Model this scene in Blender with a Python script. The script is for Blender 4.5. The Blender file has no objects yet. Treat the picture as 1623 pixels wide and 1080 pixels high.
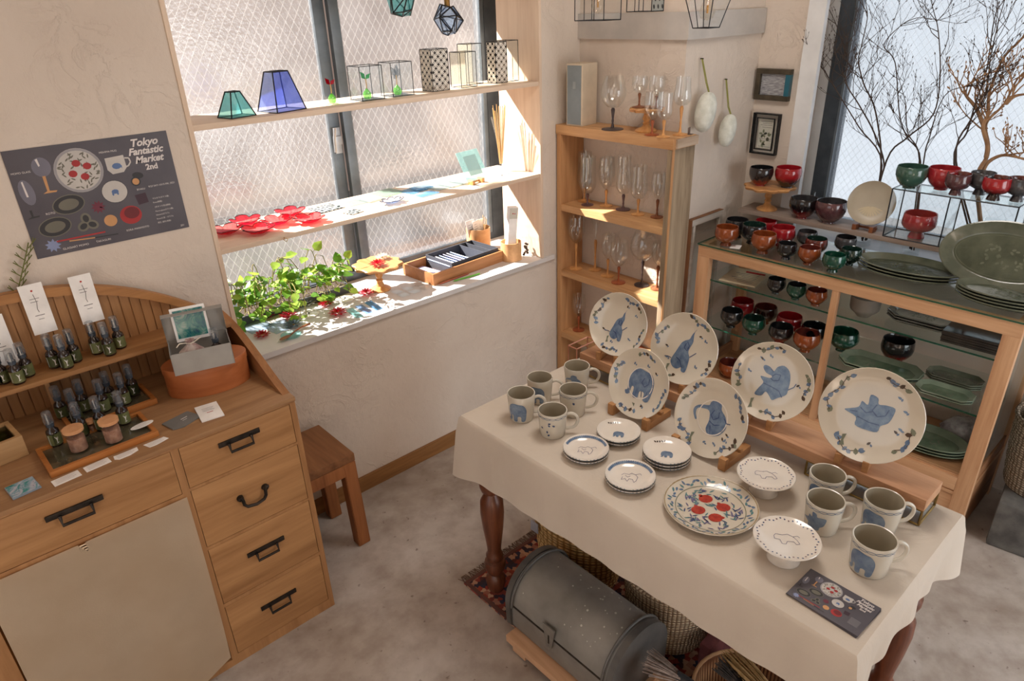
import bpy, bmesh, math, random
from mathutils import Vector, Matrix, geometry
random.seed(7)
S = bpy.context.scene
COL = S.collection
PI = math.pi

# ------------------------------------------------------------------ camera, light, exposure
cd = bpy.data.cameras.new('camera'); cam = bpy.data.objects.new('camera', cd); COL.objects.link(cam)
cd.sensor_width = 36.0; cd.lens = 24.1904; cd.clip_start = 0.02; cd.clip_end = 200
cam.matrix_world = Matrix(((0.739557, 0.315624, -0.594506, 0.000000), (-0.672367, 0.305371, -0.674293, 0.000000), (-0.031278, 0.898404, 0.438054, 1.950000), (0.000000, 0.000000, 0.000000, 1.000000)))
S.camera = cam
S.view_settings.view_transform = 'Standard'; S.view_settings.look = 'None'
S.view_settings.gamma = 1.0; S.view_settings.use_curve_mapping = False
S.view_settings.exposure = 0.0
try:
    S.cycles.max_bounces = 10; S.cycles.diffuse_bounces = 4; S.cycles.glossy_bounces = 4
    S.cycles.transmission_bounces = 6; S.cycles.transparent_max_bounces = 24
    S.cycles.caustics_reflective = False; S.cycles.caustics_refractive = False
    S.cycles.sample_clamp_indirect = 3.0
    S.cycles.use_denoising = True
except Exception:
    pass
w = bpy.data.worlds.new('sky'); S.world = w; w.use_nodes = True
bg = w.node_tree.nodes['Background']
bg.inputs[0].default_value = (0.80, 0.90, 1.0, 1); bg.inputs[1].default_value = 0.8

def lamp(name, kind, energy, color, loc, target=None, size=None, size_y=None):
    l = bpy.data.lights.new(name, kind); l.energy = energy; l.color = color
    o = bpy.data.objects.new(name, l); COL.objects.link(o); o.location = loc
    if target is not None:
        o.rotation_euler = (Vector(target) - Vector(loc)).to_track_quat('-Z', 'Y').to_euler()
    if kind == 'AREA':
        l.shape = 'RECTANGLE'; l.size = size; l.size_y = size_y or size
    return o
sun = lamp('sun', 'SUN', 28.0, (1.0, 0.96, 0.90), (0, 6, 6), (0.68, 5.0, 5.0))
sun.data.angle = math.radians(0.8)
# added fill behind the camera, and daylight through the glazed door on its right
lamp('front_fill', 'AREA', 6.5, (1.0, 0.95, 0.90), (-1.56, 0.35, 1.35), (3, 0.35, 1.1), 1.8, 2.0)
lamp('door_daylight', 'AREA', 27, (0.92, 0.96, 1.0), (2.35, -1.42, 0.95), (2.1, 1.0, 0.1), 1.2, 1.7)
lamp('overhead_fill', 'AREA', 4, (1.0, 0.90, 0.78), (0.6, 0.3, 2.6), (0.6, 0.3, 0), 0.7, 0.7)  # added fill from above for the dim room, no fixture modelled
lamp('overhead_fill', 'AREA', 15, (1.0, 0.94, 0.87), (1.75, 1.15, 2.68), (1.95, 1.25, 0), 0.6, 0.6)  # second added fill, lifts the far corner and the table

# ------------------------------------------------------------------ materials
def lin(c):
    r = []
    for v in c[:3]:
        v = v / 255.0
        r.append(v / 12.92 if v <= 0.04045 else ((v + 0.055) / 1.055) ** 2.4)
    return (r[0], r[1], r[2], 1)
def newmat(name):
    m = bpy.data.materials.new(name); m.use_nodes = True
    nt = m.node_tree; nt.nodes.clear()
    out = nt.nodes.new('ShaderNodeOutputMaterial')
    return m, nt, out
def N(nt, t, **k):
    n = nt.nodes.new(t)
    for a, b in k.items(): setattr(n, a, b)
    return n
def coords(nt, scale=(1, 1, 1), rot=(0, 0, 0), kind='Object'):
    tc = N(nt, 'ShaderNodeTexCoord'); mp = N(nt, 'ShaderNodeMapping')
    mp.inputs['Scale'].default_value = scale; mp.inputs['Rotation'].default_value = rot
    nt.links.new(tc.outputs[kind], mp.inputs[0]); return mp.outputs[0]
def noise(nt, vec, scale, detail=4, rough=0.55, dist=0.0):
    n = N(nt, 'ShaderNodeTexNoise'); n.inputs['Scale'].default_value = scale
    n.inputs['Detail'].default_value = detail; n.inputs['Roughness'].default_value = rough
    n.inputs['Distortion'].default_value = dist
    nt.links.new(vec, n.inputs['Vector']); return n.outputs['Fac']
def ramp(nt, fac, stops):
    r = N(nt, 'ShaderNodeValToRGB'); el = r.color_ramp.elements
    while len(el) < len(stops): el.new(0.5)
    for e, (p, c) in zip(el, stops): e.position = p; e.color = c if len(c) == 4 else lin(c)
    nt.links.new(fac, r.inputs[0]); return r.outputs[0]
def bump(nt, h, strength=0.2, dist=0.01):
    b = N(nt, 'ShaderNodeBump'); b.inputs['Strength'].default_value = strength; b.inputs['Distance'].default_value = dist
    nt.links.new(h, b.inputs['Height']); return b.outputs[0]
def principled(nt, out, rough=0.5, metal=0.0, spec=0.5, coat=0.0):
    p = N(nt, 'ShaderNodeBsdfPrincipled')
    p.inputs['Roughness'].default_value = rough; p.inputs['Metallic'].default_value = metal
    p.inputs['Specular IOR Level'].default_value = spec; p.inputs['Coat Weight'].default_value = coat
    p.inputs['Coat Roughness'].default_value = 0.08
    nt.links.new(p.outputs[0], out.inputs[0]); return p
def var(name, c1, c2, scale=8, rough=0.5, metal=0.0, spec=0.5, coat=0.0, bs=0.0, bscale=60, stretch=(1, 1, 1), lo=0.35, hi=0.65, bd=0.004, detail=4):
    """two tones mixed by noise, optional fine relief"""
    m, nt, out = newmat(name); p = principled(nt, out, rough, metal, spec, coat)
    v = coords(nt, stretch)
    nt.links.new(ramp(nt, noise(nt, v, scale, detail), [(lo, c1), (hi, c2)]), p.inputs['Base Color'])
    if bs: nt.links.new(bump(nt, noise(nt, v, bscale, 3), bs, bd), p.inputs['Normal'])
    return m
def wood(name, light, dark, axis='x', rough=0.5, fine=1.0, spec=0.35, coat=0.0):
    m, nt, out = newmat(name); p = principled(nt, out, rough, 0, spec, coat)
    s = {'x': (1.2, 16, 16), 'y': (16, 1.2, 16), 'z': (16, 16, 1.2)}[axis]
    v = coords(nt, tuple(a * fine for a in s))
    n1 = noise(nt, v, 1.0, 5, 0.6, 0.8); n2 = noise(nt, v, 6.0, 3, 0.6)
    mx = N(nt, 'ShaderNodeMath', operation='MULTIPLY_ADD'); mx.inputs[1].default_value = 0.3
    nt.links.new(n2, mx.inputs[0]); nt.links.new(n1, mx.inputs[2])
    mid = tuple((a + b) / 2 for a, b in zip(light, dark))
    nt.links.new(ramp(nt, mx.outputs[0], [(0.42, dark), (0.6, mid), (0.85, light)]), p.inputs['Base Color'])
    nt.links.new(bump(nt, n2, 0.12, 0.002), p.inputs['Normal'])
    return m
def plain(name, c, rough=0.5, metal=0.0, spec=0.5, coat=0.0):
    return var(name, c, tuple(min(255, v * 1.06 + 2) for v in c), 14, rough, metal, spec, coat)
def thin_glass(name, tint=(1, 1, 1), edge=0.9, rough=0.02, base=0.04, body=0.0, bodycol=(255, 255, 255)):
    """clear sheet: lets light through, reflects more towards grazing, optional coloured body"""
    m, nt, out = newmat(name)
    tr = N(nt, 'ShaderNodeBsdfTransparent'); tr.inputs[0].default_value = (*tint, 1)
    gl = N(nt, 'ShaderNodeBsdfGlossy'); gl.inputs['Roughness'].default_value = rough; gl.inputs[0].default_value = (0.95, 0.97, 0.97, 1)
    lw = N(nt, 'ShaderNodeLayerWeight'); lw.inputs[0].default_value = 0.35
    pw = N(nt, 'ShaderNodeMath', operation='POWER'); pw.inputs[1].default_value = 3.5
    nt.links.new(lw.outputs['Facing'], pw.inputs[0])
    ma = N(nt, 'ShaderNodeMath', operation='MULTIPLY_ADD'); ma.inputs[1].default_value = edge; ma.inputs[2].default_value = base
    nt.links.new(pw.outputs[0], ma.inputs[0])
    a = tr.outputs[0]
    if body > 0:
        tl = N(nt, 'ShaderNodeBsdfTranslucent'); tl.inputs[0].default_value = lin(bodycol)
        df = N(nt, 'ShaderNodeBsdfDiffuse'); df.inputs[0].default_value = lin(bodycol)
        m2 = N(nt, 'ShaderNodeMixShader'); m2.inputs[0].default_value = 0.5
        nt.links.new(tl.outputs[0], m2.inputs[1]); nt.links.new(df.outputs[0], m2.inputs[2])
        m1 = N(nt, 'ShaderNodeMixShader'); m1.inputs[0].default_value = body
        nt.links.new(a, m1.inputs[1]); nt.links.new(m2.outputs[0], m1.inputs[2]); a = m1.outputs[0]
    mx = N(nt, 'ShaderNodeMixShader')
    nt.links.new(ma.outputs[0], mx.inputs[0]); nt.links.new(a, mx.inputs[1]); nt.links.new(gl.outputs[0], mx.inputs[2])
    nt.links.new(mx.outputs[0], out.inputs[0]); return m
def wire_pane(name, plane, tint, milk, trans=0.6, cell=(0.036, 0.060)):
    """patterned wired glass: diamond wire mesh cast into a rippled, slightly milky sheet"""
    m, nt, out = newmat(name)
    tc = N(nt, 'ShaderNodeTexCoord'); sp = N(nt, 'ShaderNodeSeparateXYZ'); nt.links.new(tc.outputs['Object'], sp.inputs[0])
    h = sp.outputs[1 if plane == 'x' else 0]; z = sp.outputs[2]
    def M(op, a, b=None, c=None):
        n = N(nt, 'ShaderNodeMath', operation=op)
        for i, v in enumerate((a, b, c)):
            if v is None: continue
            if isinstance(v, (int, float)): n.inputs[i].default_value = v
            else: nt.links.new(v, n.inputs[i])
        return n.outputs[0]
    u = M('MULTIPLY', h, 1 / cell[0]); v = M('MULTIPLY', z, 1 / cell[1])
    def line(e):
        f = M('FRACT', M('ABSOLUTE', e)); return M('LESS_THAN', M('ABSOLUTE', M('SUBTRACT', f, 0.5)), 0.022)
    wr = M('MAXIMUM', line(M('ADD', M('ADD', u, v), 200)), line(M('ADD', M('SUBTRACT', u, v), 200)))
    tr = N(nt, 'ShaderNodeBsdfTransparent'); tr.inputs[0].default_value = (*tint, 1)
    tl = N(nt, 'ShaderNodeBsdfTranslucent'); tl.inputs[0].default_value = lin(milk)
    gl = N(nt, 'ShaderNodeBsdfGlossy'); gl.inputs['Roughness'].default_value = 0.15
    vec = coords(nt, (1, 1, 1)); ht = noise(nt, vec, 70, 2)
    bp = bump(nt, ht, 0.5, 0.004); nt.links.new(bp, gl.inputs['Normal']); nt.links.new(bp, tl.inputs['Normal'])
    cloud = noise(nt, vec, 3.0, 3)
    f = N(nt, 'ShaderNodeMapRange'); f.inputs[1].default_value = 0.3; f.inputs[2].default_value = 0.7
    f.inputs[3].default_value = 1 - trans - 0.03; f.inputs[4].default_value = 1 - trans + 0.03
    nt.links.new(cloud, f.inputs[0])
    mx = N(nt, 'ShaderNodeMixShader'); nt.links.new(f.outputs[0], mx.inputs[0])
    nt.links.new(tr.outputs[0], mx.inputs[1]); nt.links.new(tl.outputs[0], mx.inputs[2])
    mg = N(nt, 'ShaderNodeMixShader'); mg.inputs[0].default_value = 0.06
    nt.links.new(mx.outputs[0], mg.inputs[1]); nt.links.new(gl.outputs[0], mg.inputs[2])
    wt = N(nt, 'ShaderNodeBsdfTranslucent'); wt.inputs[0].default_value = lin((255, 252, 246))
    wd = N(nt, 'ShaderNodeBsdfDiffuse'); wd.inputs[0].default_value = lin((190, 190, 190))
    wm = N(nt, 'ShaderNodeMixShader'); wm.inputs[0].default_value = 0.75
    nt.links.new(wt.outputs[0], wm.inputs[1]); nt.links.new(wd.outputs[0], wm.inputs[2])
    wh = N(nt, 'ShaderNodeMath', operation='MULTIPLY'); wh.inputs[1].default_value = 0.26; nt.links.new(wr, wh.inputs[0])
    fin = N(nt, 'ShaderNodeMixShader'); nt.links.new(wh.outputs[0], fin.inputs[0])
    nt.links.new(mg.outputs[0], fin.inputs[1]); nt.links.new(wm.outputs[0], fin.inputs[2])
    nt.links.new(fin.outputs[0], out.inputs[0]); return m
def plaster(name, c1, c2):
    m, nt, out = newmat(name); p = principled(nt, out, 0.85, 0, 0.2)
    v = coords(nt); nt.links.new(ramp(nt, noise(nt, v, 2.2, 5), [(0.3, c1), (0.7, c2)]), p.inputs['Base Color'])
    n1 = noise(nt, v, 5.5, 6, 0.62, 1.6)
    # trowel ridges: thin band of a warped noise
    a = N(nt, 'ShaderNodeMath', operation='SUBTRACT'); a.inputs[1].default_value = 0.52; nt.links.new(n1, a.inputs[0])
    b = N(nt, 'ShaderNodeMath', operation='ABSOLUTE'); nt.links.new(a.outputs[0], b.inputs[0])
    r = N(nt, 'ShaderNodeMapRange'); r.inputs[1].default_value = 0.0; r.inputs[2].default_value = 0.035; r.inputs[3].default_value = 1; r.inputs[4].default_value = 0
    nt.links.new(b.outputs[0], r.inputs[0])
    msk = noise(nt, v, 2.6, 2); k = N(nt, 'ShaderNodeMapRange'); k.inputs[1].default_value = 0.48; k.inputs[2].default_value = 0.62
    nt.links.new(msk, k.inputs[0])
    mm = N(nt, 'ShaderNodeMath', operation='MULTIPLY'); nt.links.new(r.outputs[0], mm.inputs[0]); nt.links.new(k.outputs[0], mm.inputs[1])
    ad = N(nt, 'ShaderNodeMath', operation='MULTIPLY_ADD'); ad.inputs[1].default_value = 0.5
    nt.links.new(mm.outputs[0], ad.inputs[0]); nt.links.new(noise(nt, v, 30, 4), ad.inputs[2])
    nt.links.new(bump(nt, ad.outputs[0], 0.42, 0.010), p.inputs['Normal']); return m
def concrete(name):
    m, nt, out = newmat(name); p = principled(nt, out, 0.45, 0, 0.4)
    v = coords(nt)
    n1 = noise(nt, v, 1.6, 6, 0.65, 0.6); n2 = noise(nt, v, 9, 5, 0.6); n3 = noise(nt, v, 38, 2)
    mx = N(nt, 'ShaderNodeMix', data_type='RGBA', blend_type='MULTIPLY'); mx.inputs[0].default_value = 0.75
    nt.links.new(ramp(nt, n1, [(0.3, (158, 144, 132)), (0.5, (178, 167, 157)), (0.72, (198, 190, 184))]), mx.inputs[6])
    nt.links.new(ramp(nt, n2, [(0.3, (205, 196, 190)), (0.6, (255, 255, 255))]), mx.inputs[7])
    m2 = N(nt, 'ShaderNodeMix', data_type='RGBA', blend_type='MULTIPLY'); m2.inputs[0].default_value = 0.6
    nt.links.new(mx.outputs[2], m2.inputs[6]); nt.links.new(ramp(nt, n3, [(0.24, (120, 90, 80)), (0.32, (255, 255, 255))]), m2.inputs[7])
    nt.links.new(m2.outputs[2], p.inputs['Base Color'])
    nt.links.new(bump(nt, n2, 0.1, 0.004), p.inputs['Normal']); return m
def two_tone(name, top, bottom, split, rough=0.18, fleck=None):
    """lacquer running from one colour at the rim to another at the foot, edge broken by brushing"""
    m, nt, out = newmat(name); p = principled(nt, out, rough, 0, 0.55, 0.6)
    tc = N(nt, 'ShaderNodeTexCoord'); sp = N(nt, 'ShaderNodeSeparateXYZ'); nt.links.new(tc.outputs['Object'], sp.inputs[0])
    nz = noise(nt, coords(nt), 60, 4)
    a = N(nt, 'ShaderNodeMath', operation='MULTIPLY_ADD'); a.inputs[1].default_value = 0.03; nt.links.new(nz, a.inputs[0]); nt.links.new(sp.outputs[2], a.inputs[2])
    r = N(nt, 'ShaderNodeMapRange'); r.inputs[1].default_value = split; r.inputs[2].default_value = split + 0.03
    nt.links.new(a.outputs[0], r.inputs[0])
    nt.links.new(ramp(nt, r.outputs[0], [(0.1, bottom), (0.9, top)]), p.inputs['Base Color']); return m
def weave(name, light, dark, su, sv, axis='z'):
    m, nt, out = newmat(name); p = principled(nt, out, 0.8, 0, 0.2)
    tc = N(nt, 'ShaderNodeTexCoord'); sp = N(nt, 'ShaderNodeSeparateXYZ'); nt.links.new(tc.outputs['Object'], sp.inputs[0])
    at = N(nt, 'ShaderNodeMath', operation='ARCTAN2'); nt.links.new(sp.outputs[1], at.inputs[0]); nt.links.new(sp.outputs[0], at.inputs[1])
    cb = N(nt, 'ShaderNodeCombineXYZ'); nt.links.new(at.outputs[0], cb.inputs[0]); nt.links.new(sp.outputs[2], cb.inputs[1])
    mp = N(nt, 'ShaderNodeMapping'); mp.inputs['Scale'].default_value = (su, sv, 1); nt.links.new(cb.outputs[0], mp.inputs[0])
    wv = N(nt, 'ShaderNodeTexWave', bands_direction='Y'); wv.inputs['Scale'].default_value = 1.0; wv.inputs['Distortion'].default_value = 1.2; wv.inputs['Detail'].default_value = 1
    nt.links.new(mp.outputs[0], wv.inputs['Vector'])
    wx = N(nt, 'ShaderNodeTexWave', bands_direction='X'); wx.inputs['Scale'].default_value = 1.0; wx.inputs['Distortion'].default_value = 0.8
    nt.links.new(mp.outputs[0], wx.inputs['Vector'])
    mu = N(nt, 'ShaderNodeMath', operation='MULTIPLY'); nt.links.new(wv.outputs['Fac'], mu.inputs[0]); nt.links.new(wx.outputs['Fac'], mu.inputs[1])
    sq = N(nt, 'ShaderNodeMath', operation='POWER'); sq.inputs[1].default_value = 0.5; nt.links.new(mu.outputs[0], sq.inputs[0])
    nt.links.new(ramp(nt, sq.outputs[0], [(0.1, dark), (0.75, light)]), p.inputs['Base Color'])
    nt.links.new(bump(nt, sq.outputs[0], 0.9, 0.006), p.inputs['Normal']); return m
def linen(name, c1, c2, s=900):
    m, nt, out = newmat(name); p = principled(nt, out, 0.9, 0, 0.1)
    v = coords(nt, (1, 1, 1)); n = noise(nt, v, 3.0, 4)
    nt.links.new(ramp(nt, n, [(0.3, c1), (0.7, c2)]), p.inputs['Base Color'])
    a = noise(nt, coords(nt, (s * .3, s * .02, s * .3)), 1.0, 1); b = noise(nt, coords(nt, (s * .02, s * .3, s * .3)), 1.0, 1)
    ad = N(nt, 'ShaderNodeMath', operation='ADD'); nt.links.new(a, ad.inputs[0]); nt.links.new(b, ad.inputs[1])
    b1 = N(nt, 'ShaderNodeBump'); b1.inputs['Strength'].default_value = 0.25; b1.inputs['Distance'].default_value = 0.0015; nt.links.new(ad.outputs[0], b1.inputs['Height'])
    b2 = N(nt, 'ShaderNodeBump'); b2.inputs['Strength'].default_value = 0.30; b2.inputs['Distance'].default_value = 0.014; nt.links.new(noise(nt, coords(nt, (1, 1, .35)), 8, 3, .55, 1.4), b2.inputs['Height'])
    nt.links.new(b1.outputs[0], b2.inputs['Normal']); nt.links.new(b2.outputs[0], p.inputs['Normal']); return m

MT = {}
def mt(key, fn, *a, **k):
    if key not in MT: MT[key] = fn(key, *a, **k)
    return MT[key]
WALL = plaster('wall_plaster', (208, 193, 179), (219, 206, 193))
FLOOR = concrete('polished_concrete')
OAK = wood('chest_wood', (184, 138, 92), (150, 106, 66), 'x', 0.5)
OAKZ = wood('chest_wood_upright', (180, 134, 90), (146, 102, 64), 'z', 0.5)
PALEX = wood('pale_wood', (228, 206, 184), (206, 180, 156), 'x', 0.6)
PALEZ = wood('pale_wood_upright', (228, 206, 184), (206, 180, 156), 'z', 0.6)
PINEY = wood('pine_wood', (218, 172, 124), (172, 124, 80), 'y', 0.5)
PINEZ = wood('pine_wood_upright', (212, 164, 116), (168, 118, 76), 'z', 0.5)
CABY = wood('cabinet_wood', (222, 178, 138), (184, 134, 96), 'y', 0.45)
CABZ = wood('cabinet_wood_upright', (220, 176, 136), (182, 132, 94), 'z', 0.45)
CABX = wood('cabinet_wood_deep', (206, 154, 108), (160, 108, 70), 'x', 0.45)
GREYW = wood('weathered_wood', (172, 152, 126), (112, 92, 70), 'z', 0.75)
PLANKW = wood('grey_plank_wood', (172, 154, 140), (122, 104, 94), 'y', 0.6)
TURN = wood('turned_light_wood', (222, 168, 108), (186, 126, 72), 'z', 0.4, 3)
TURN2 = wood('turned_brown_wood', (150, 92, 58), (104, 58, 36), 'z', 0.4, 3)
TURNR = wood('turned_red_wood', (176, 98, 62), (134, 68, 42), 'z', 0.4, 3)
TURND = plain('ebony_dark_wood', (58, 46, 46), 0.35)
TURNP = plain('purple_brown_wood', (92, 66, 66), 0.35)
LEGW = wood('mahogany', (128, 74, 48), (78, 40, 26), 'z', 0.3, 2, 0.5)
IRON = var('black_iron', (40, 34, 30), (62, 54, 48), 40, 0.45, 0.7, bs=0.2)
ALU = var('grey_aluminium', (104, 112, 118), (122, 130, 136), 10, 0.42, 0.6)
ALUD = var('dark_aluminium', (72, 78, 84), (90, 96, 102), 10, 0.42, 0.6)
LEAD = var('black_leadwork', (34, 34, 36), (58, 58, 60), 60, 0.4, 0.8)
CLEAR = thin_glass('clear_glass', (0.97, 0.98, 0.98), 0.75, 0.02, 0.03)
WINEG = thin_glass('wine_glass', (0.975, 0.98, 0.98), 0.85, 0.0, 0.055)
SHELFG = thin_glass('shelf_glass', (0.93, 0.97, 0.96), 1.0, 0.01, 0.07)
GEDGE = thin_glass('green_glass_edge', (0.25, 0.62, 0.50), 0.3, 0.05, 0.05, 0.45, (60, 130, 105))
WHITE = plain('white_paper', (236, 232, 228), 0.8, spec=0.1)
GREYTXT = plain('grey_print', (120, 112, 112), 0.8, spec=0.1)
REDTXT = plain('red_print', (176, 60, 56), 0.8, spec=0.1)
CERAM = var('cream_ceramic', (204, 193, 175), (214, 204, 188), 5, 0.16, 0, 0.5, 0.5)
CERAMG = var('greyish_stoneware', (196, 188, 172), (210, 202, 188), 6, 0.2, 0, 0.5, 0.4, bs=0.05)
CERAMW = var('white_ceramic', (224, 214, 202), (232, 224, 214), 6, 0.14, 0, 0.5, 0.5)
CERIN = var('grey_ceramic_inside', (166, 156, 136), (178, 168, 148), 6, 0.25, 0, 0.5, 0.3)
BLUE = var('cobalt_wash', (72, 94, 128), (120, 140, 162), 45, 0.2, 0, 0.5, 0.4, lo=0.3, hi=0.7)
BLUED = var('cobalt_dark', (44, 58, 96), (76, 96, 134), 50, 0.2, 0, 0.5, 0.4)
BROWNP = plain('iron_brown_paint', (74, 58, 46), 0.25)
OLIVEP = plain('olive_paint', (112, 116, 98), 0.25)
REDP = var('pomegranate_red', (150, 36, 30), (190, 64, 44), 60, 0.2, 0, 0.5, 0.4)
PURP = plain('grey_violet_paint', (104, 98, 128), 0.25)
TEALP = plain('grey_teal_paint', (84, 122, 126), 0.25)
OLIVE = var('olive_green_glaze', (82, 87, 72), (112, 115, 98), 9, 0.16, 0, 0.5, 0.5, bs=0.15, bscale=70)
OLIVE2 = var('moss_green_glaze', (104, 118, 100), (138, 150, 130), 9, 0.12, 0, 0.5, 0.5, bs=0.15, bscale=70)
DKPLATE = var('black_glaze', (44, 42, 40), (66, 62, 58), 9, 0.12, 0, 0.5, 0.5)

# ------------------------------------------------------------------ geometry
class G:
    def __init__(s): s.bm = bmesh.new()
    def face(s, vs, mi=0, smooth=False):
        try:
            f = s.bm.faces.new(vs); f.material_index = mi; f.smooth = smooth; return f
        except ValueError: return None
    def box(s, x0, x1, y0, y1, z0, z1, mi=0, bev=0.0, mat=None):
        c = [(x0, y0, z0), (x1, y0, z0), (x1, y1, z0), (x0, y1, z0), (x0, y0, z1), (x1, y0, z1), (x1, y1, z1), (x0, y1, z1)]
        if mat is not None: c = [mat @ Vector(p) for p in c]
        v = [s.bm.verts.new(p) for p in c]
        fs = [s.face([v[i] for i in q], mi) for q in ((0, 3, 2, 1), (4, 5, 6, 7), (0, 1, 5, 4), (1, 2, 6, 5), (2, 3, 7, 6), (3, 0, 4, 7))]
        if bev > 0:
            es = list({e for f in fs for e in f.edges})
            r = bmesh.ops.bevel(s.bm, geom=es, offset=bev, segments=2, affect='EDGES', profile=0.7)
            for f in r['faces']: f.material_index = mi
        return s
    def lathe(s, prof, c=(0, 0, 0), seg=28, mi=0, M=None, sx=1.0, sy=1.0, ell=None):
        """prof: list of (r, z) or (r, z, material index for the band starting here)"""
        M = M or Matrix.Translation(c); rings = []
        for p in prof:
            r, z = p[0], p[1]
            if r < 1e-6: rings.append([s.bm.verts.new(M @ Vector((0, 0, z)))])
            else: rings.append([s.bm.verts.new(M @ Vector((sx * r * math.cos(2 * PI * i / seg), sy * r * math.sin(2 * PI * i / seg), z))) for i in range(seg)])
        for k in range(len(rings) - 1):
            a, b = rings[k], rings[k + 1]; m = prof[k][2] if len(prof[k]) > 2 else mi
            for i in range(seg):
                j = (i + 1) % seg
                if len(a) == 1 and len(b) == 1: continue
                if len(a) == 1: s.face([a[0], b[j], b[i]], m, True)
                elif len(b) == 1: s.face([a[i], a[j], b[0]], m, True)
                else: s.face([a[i], a[j], b[j], b[i]], m, True)
        return s
    def tube(s, pts, r, seg=8, mi=0, cap=True):
        pts = [Vector(p) for p in pts]; n = len(pts)
        rs = r if isinstance(r, (list, tuple)) else [r] * n
        rings = []; up = None
        for i, p in enumerate(pts):
            t = (pts[min(i + 1, n - 1)] - pts[max(i - 1, 0)])
            if t.length < 1e-9: t = Vector((0, 0, 1))
            t.normalize()
            if up is None:
                up = Vector((0, 0, 1)) if abs(t.z) < 0.9 else Vector((1, 0, 0))
            a = t.cross(up)
            if a.length < 1e-6: a = t.cross(Vector((0.3, 1, 0.2)))
            a.normalize(); b = a.cross(t).normalized(); up = b
            rings.append([s.bm.verts.new(p + (a * math.cos(2 * PI * k / seg) + b * math.sin(2 * PI * k / seg)) * rs[i]) for k in range(seg)])
        for u, v in zip(rings, rings[1:]):
            for k in range(seg):
                j = (k + 1) % seg; s.face([u[k], u[j], v[j], v[k]], mi, seg > 4)
        if cap and seg > 2:
            s.face(list(reversed(rings[0])), mi); s.face(rings[-1], mi)
        return s
    def prism(s, poly, d0, d1, M=None, mi=0):
        """poly in local xy, extruded from z=d0 to z=d1, then M"""
        M = M or Matrix.Identity(4)
        a = [s.bm.verts.new(M @ Vector((p[0], p[1], d0))) for p in poly]; b = [s.bm.verts.new(M @ Vector((p[0], p[1], d1))) for p in poly]
        n = len(poly)
        s.face(list(reversed(a)), mi); s.face(b, mi)
        for i in range(n): s.face([a[i], a[(i + 1) % n], b[(i + 1) % n], b[i]], mi)
        return s
    def decal(s, polys, fn, mi=0, cuts=1):
        """flat painted shapes: 2-D polygons triangulated, split and laid on a surface by fn(u, v)"""
        for k, poly in enumerate(polys):
            def fo(u, v_, q=1.6e-5 * (k % 9)):
                p = Vector(fn(u, v_)); n_ = (Vector(fn(u + 1e-4, v_)) - p).cross(Vector(fn(u, v_ + 1e-4)) - p)
                return p + n_.normalized() * q if n_.length > 0 else p
            t = bmesh.new(); vs = [t.verts.new((p[0], p[1], 0)) for p in poly]
            try: t.faces.new(vs)
            except ValueError: t.free(); continue
            bmesh.ops.triangulate(t, faces=t.faces[:])
            if cuts: bmesh.ops.subdivide_edges(t, edges=t.edges[:], cuts=cuts, use_grid_fill=True)
            mp = {v: s.bm.verts.new(fo(v.co.x, v.co.y)) for v in t.verts}
            for f in t.faces: s.face([mp[v] for v in f.verts], mi, True)
            t.free()
        return s
    def mesh(s, name):
        bmesh.ops.recalc_face_normals(s.bm, faces=s.bm.faces[:])
        me = bpy.data.meshes.new(name); s.bm.to_mesh(me); s.bm.free()
        try: me.set_sharp_from_angle(angle=math.radians(42))
        except Exception: pass
        return me
def mats(o, m):
    for k in (m if isinstance(m, (list, tuple)) else [m]): o.data.materials.append(k)
def tag(o, label, cat, group=None):
    o['label'] = label; o['category'] = cat
    if group: o['group'] = group
    return o
def put(o, loc, rz=0.0, M=None):
    if M is not None: o.matrix_world = M
    else: o.location = loc; o.rotation_euler = (0, 0, rz)
    return o
def thing(name, label, cat, loc=(0, 0, 0), rz=0.0, group=None, M=None):
    o = bpy.data.objects.new(name, None); o.empty_display_size = 0.05; COL.objects.link(o)
    put(o, loc, rz, M); return tag(o, label, cat, group)
def part(name, g, m, parent, label=None, kind=None):
    o = bpy.data.objects.new(name, g.mesh(name)); COL.objects.link(o); mats(o, m); o.parent = parent
    if label: o['label'] = label
    if kind: o['kind'] = kind
    return o
def one(name, g, m, label, cat, loc=(0, 0, 0), rz=0.0, group=None, M=None):
    o = bpy.data.objects.new(name, g.mesh(name)); COL.objects.link(o); mats(o, m)
    put(o, loc, rz, M); return tag(o, label, cat, group)
def struct(name, g, m, parent=None):
    o = bpy.data.objects.new(name, g.mesh(name)); COL.objects.link(o); mats(o, m)
    if parent: o.parent = parent
    else: o['kind'] = 'structure'
    return o
def dup(root, loc, rz=None, label=None, group=None, scale=None):
    """a copy of a thing with copies of its parts and sub-parts"""
    r = root.copy(); COL.objects.link(r); r.location = loc
    if rz is not None: r.rotation_euler = (0, 0, rz)
    if scale: r.scale = (scale,) * 3 if not isinstance(scale, tuple) else scale
    if label: r['label'] = label
    if group: r['group'] = group
    for ch in list(root.children):
        c = ch.copy(); COL.objects.link(c); c.parent = r
        for q in list(ch.children):
            d = q.copy(); COL.objects.link(d); d.parent = c
    return r
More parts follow.
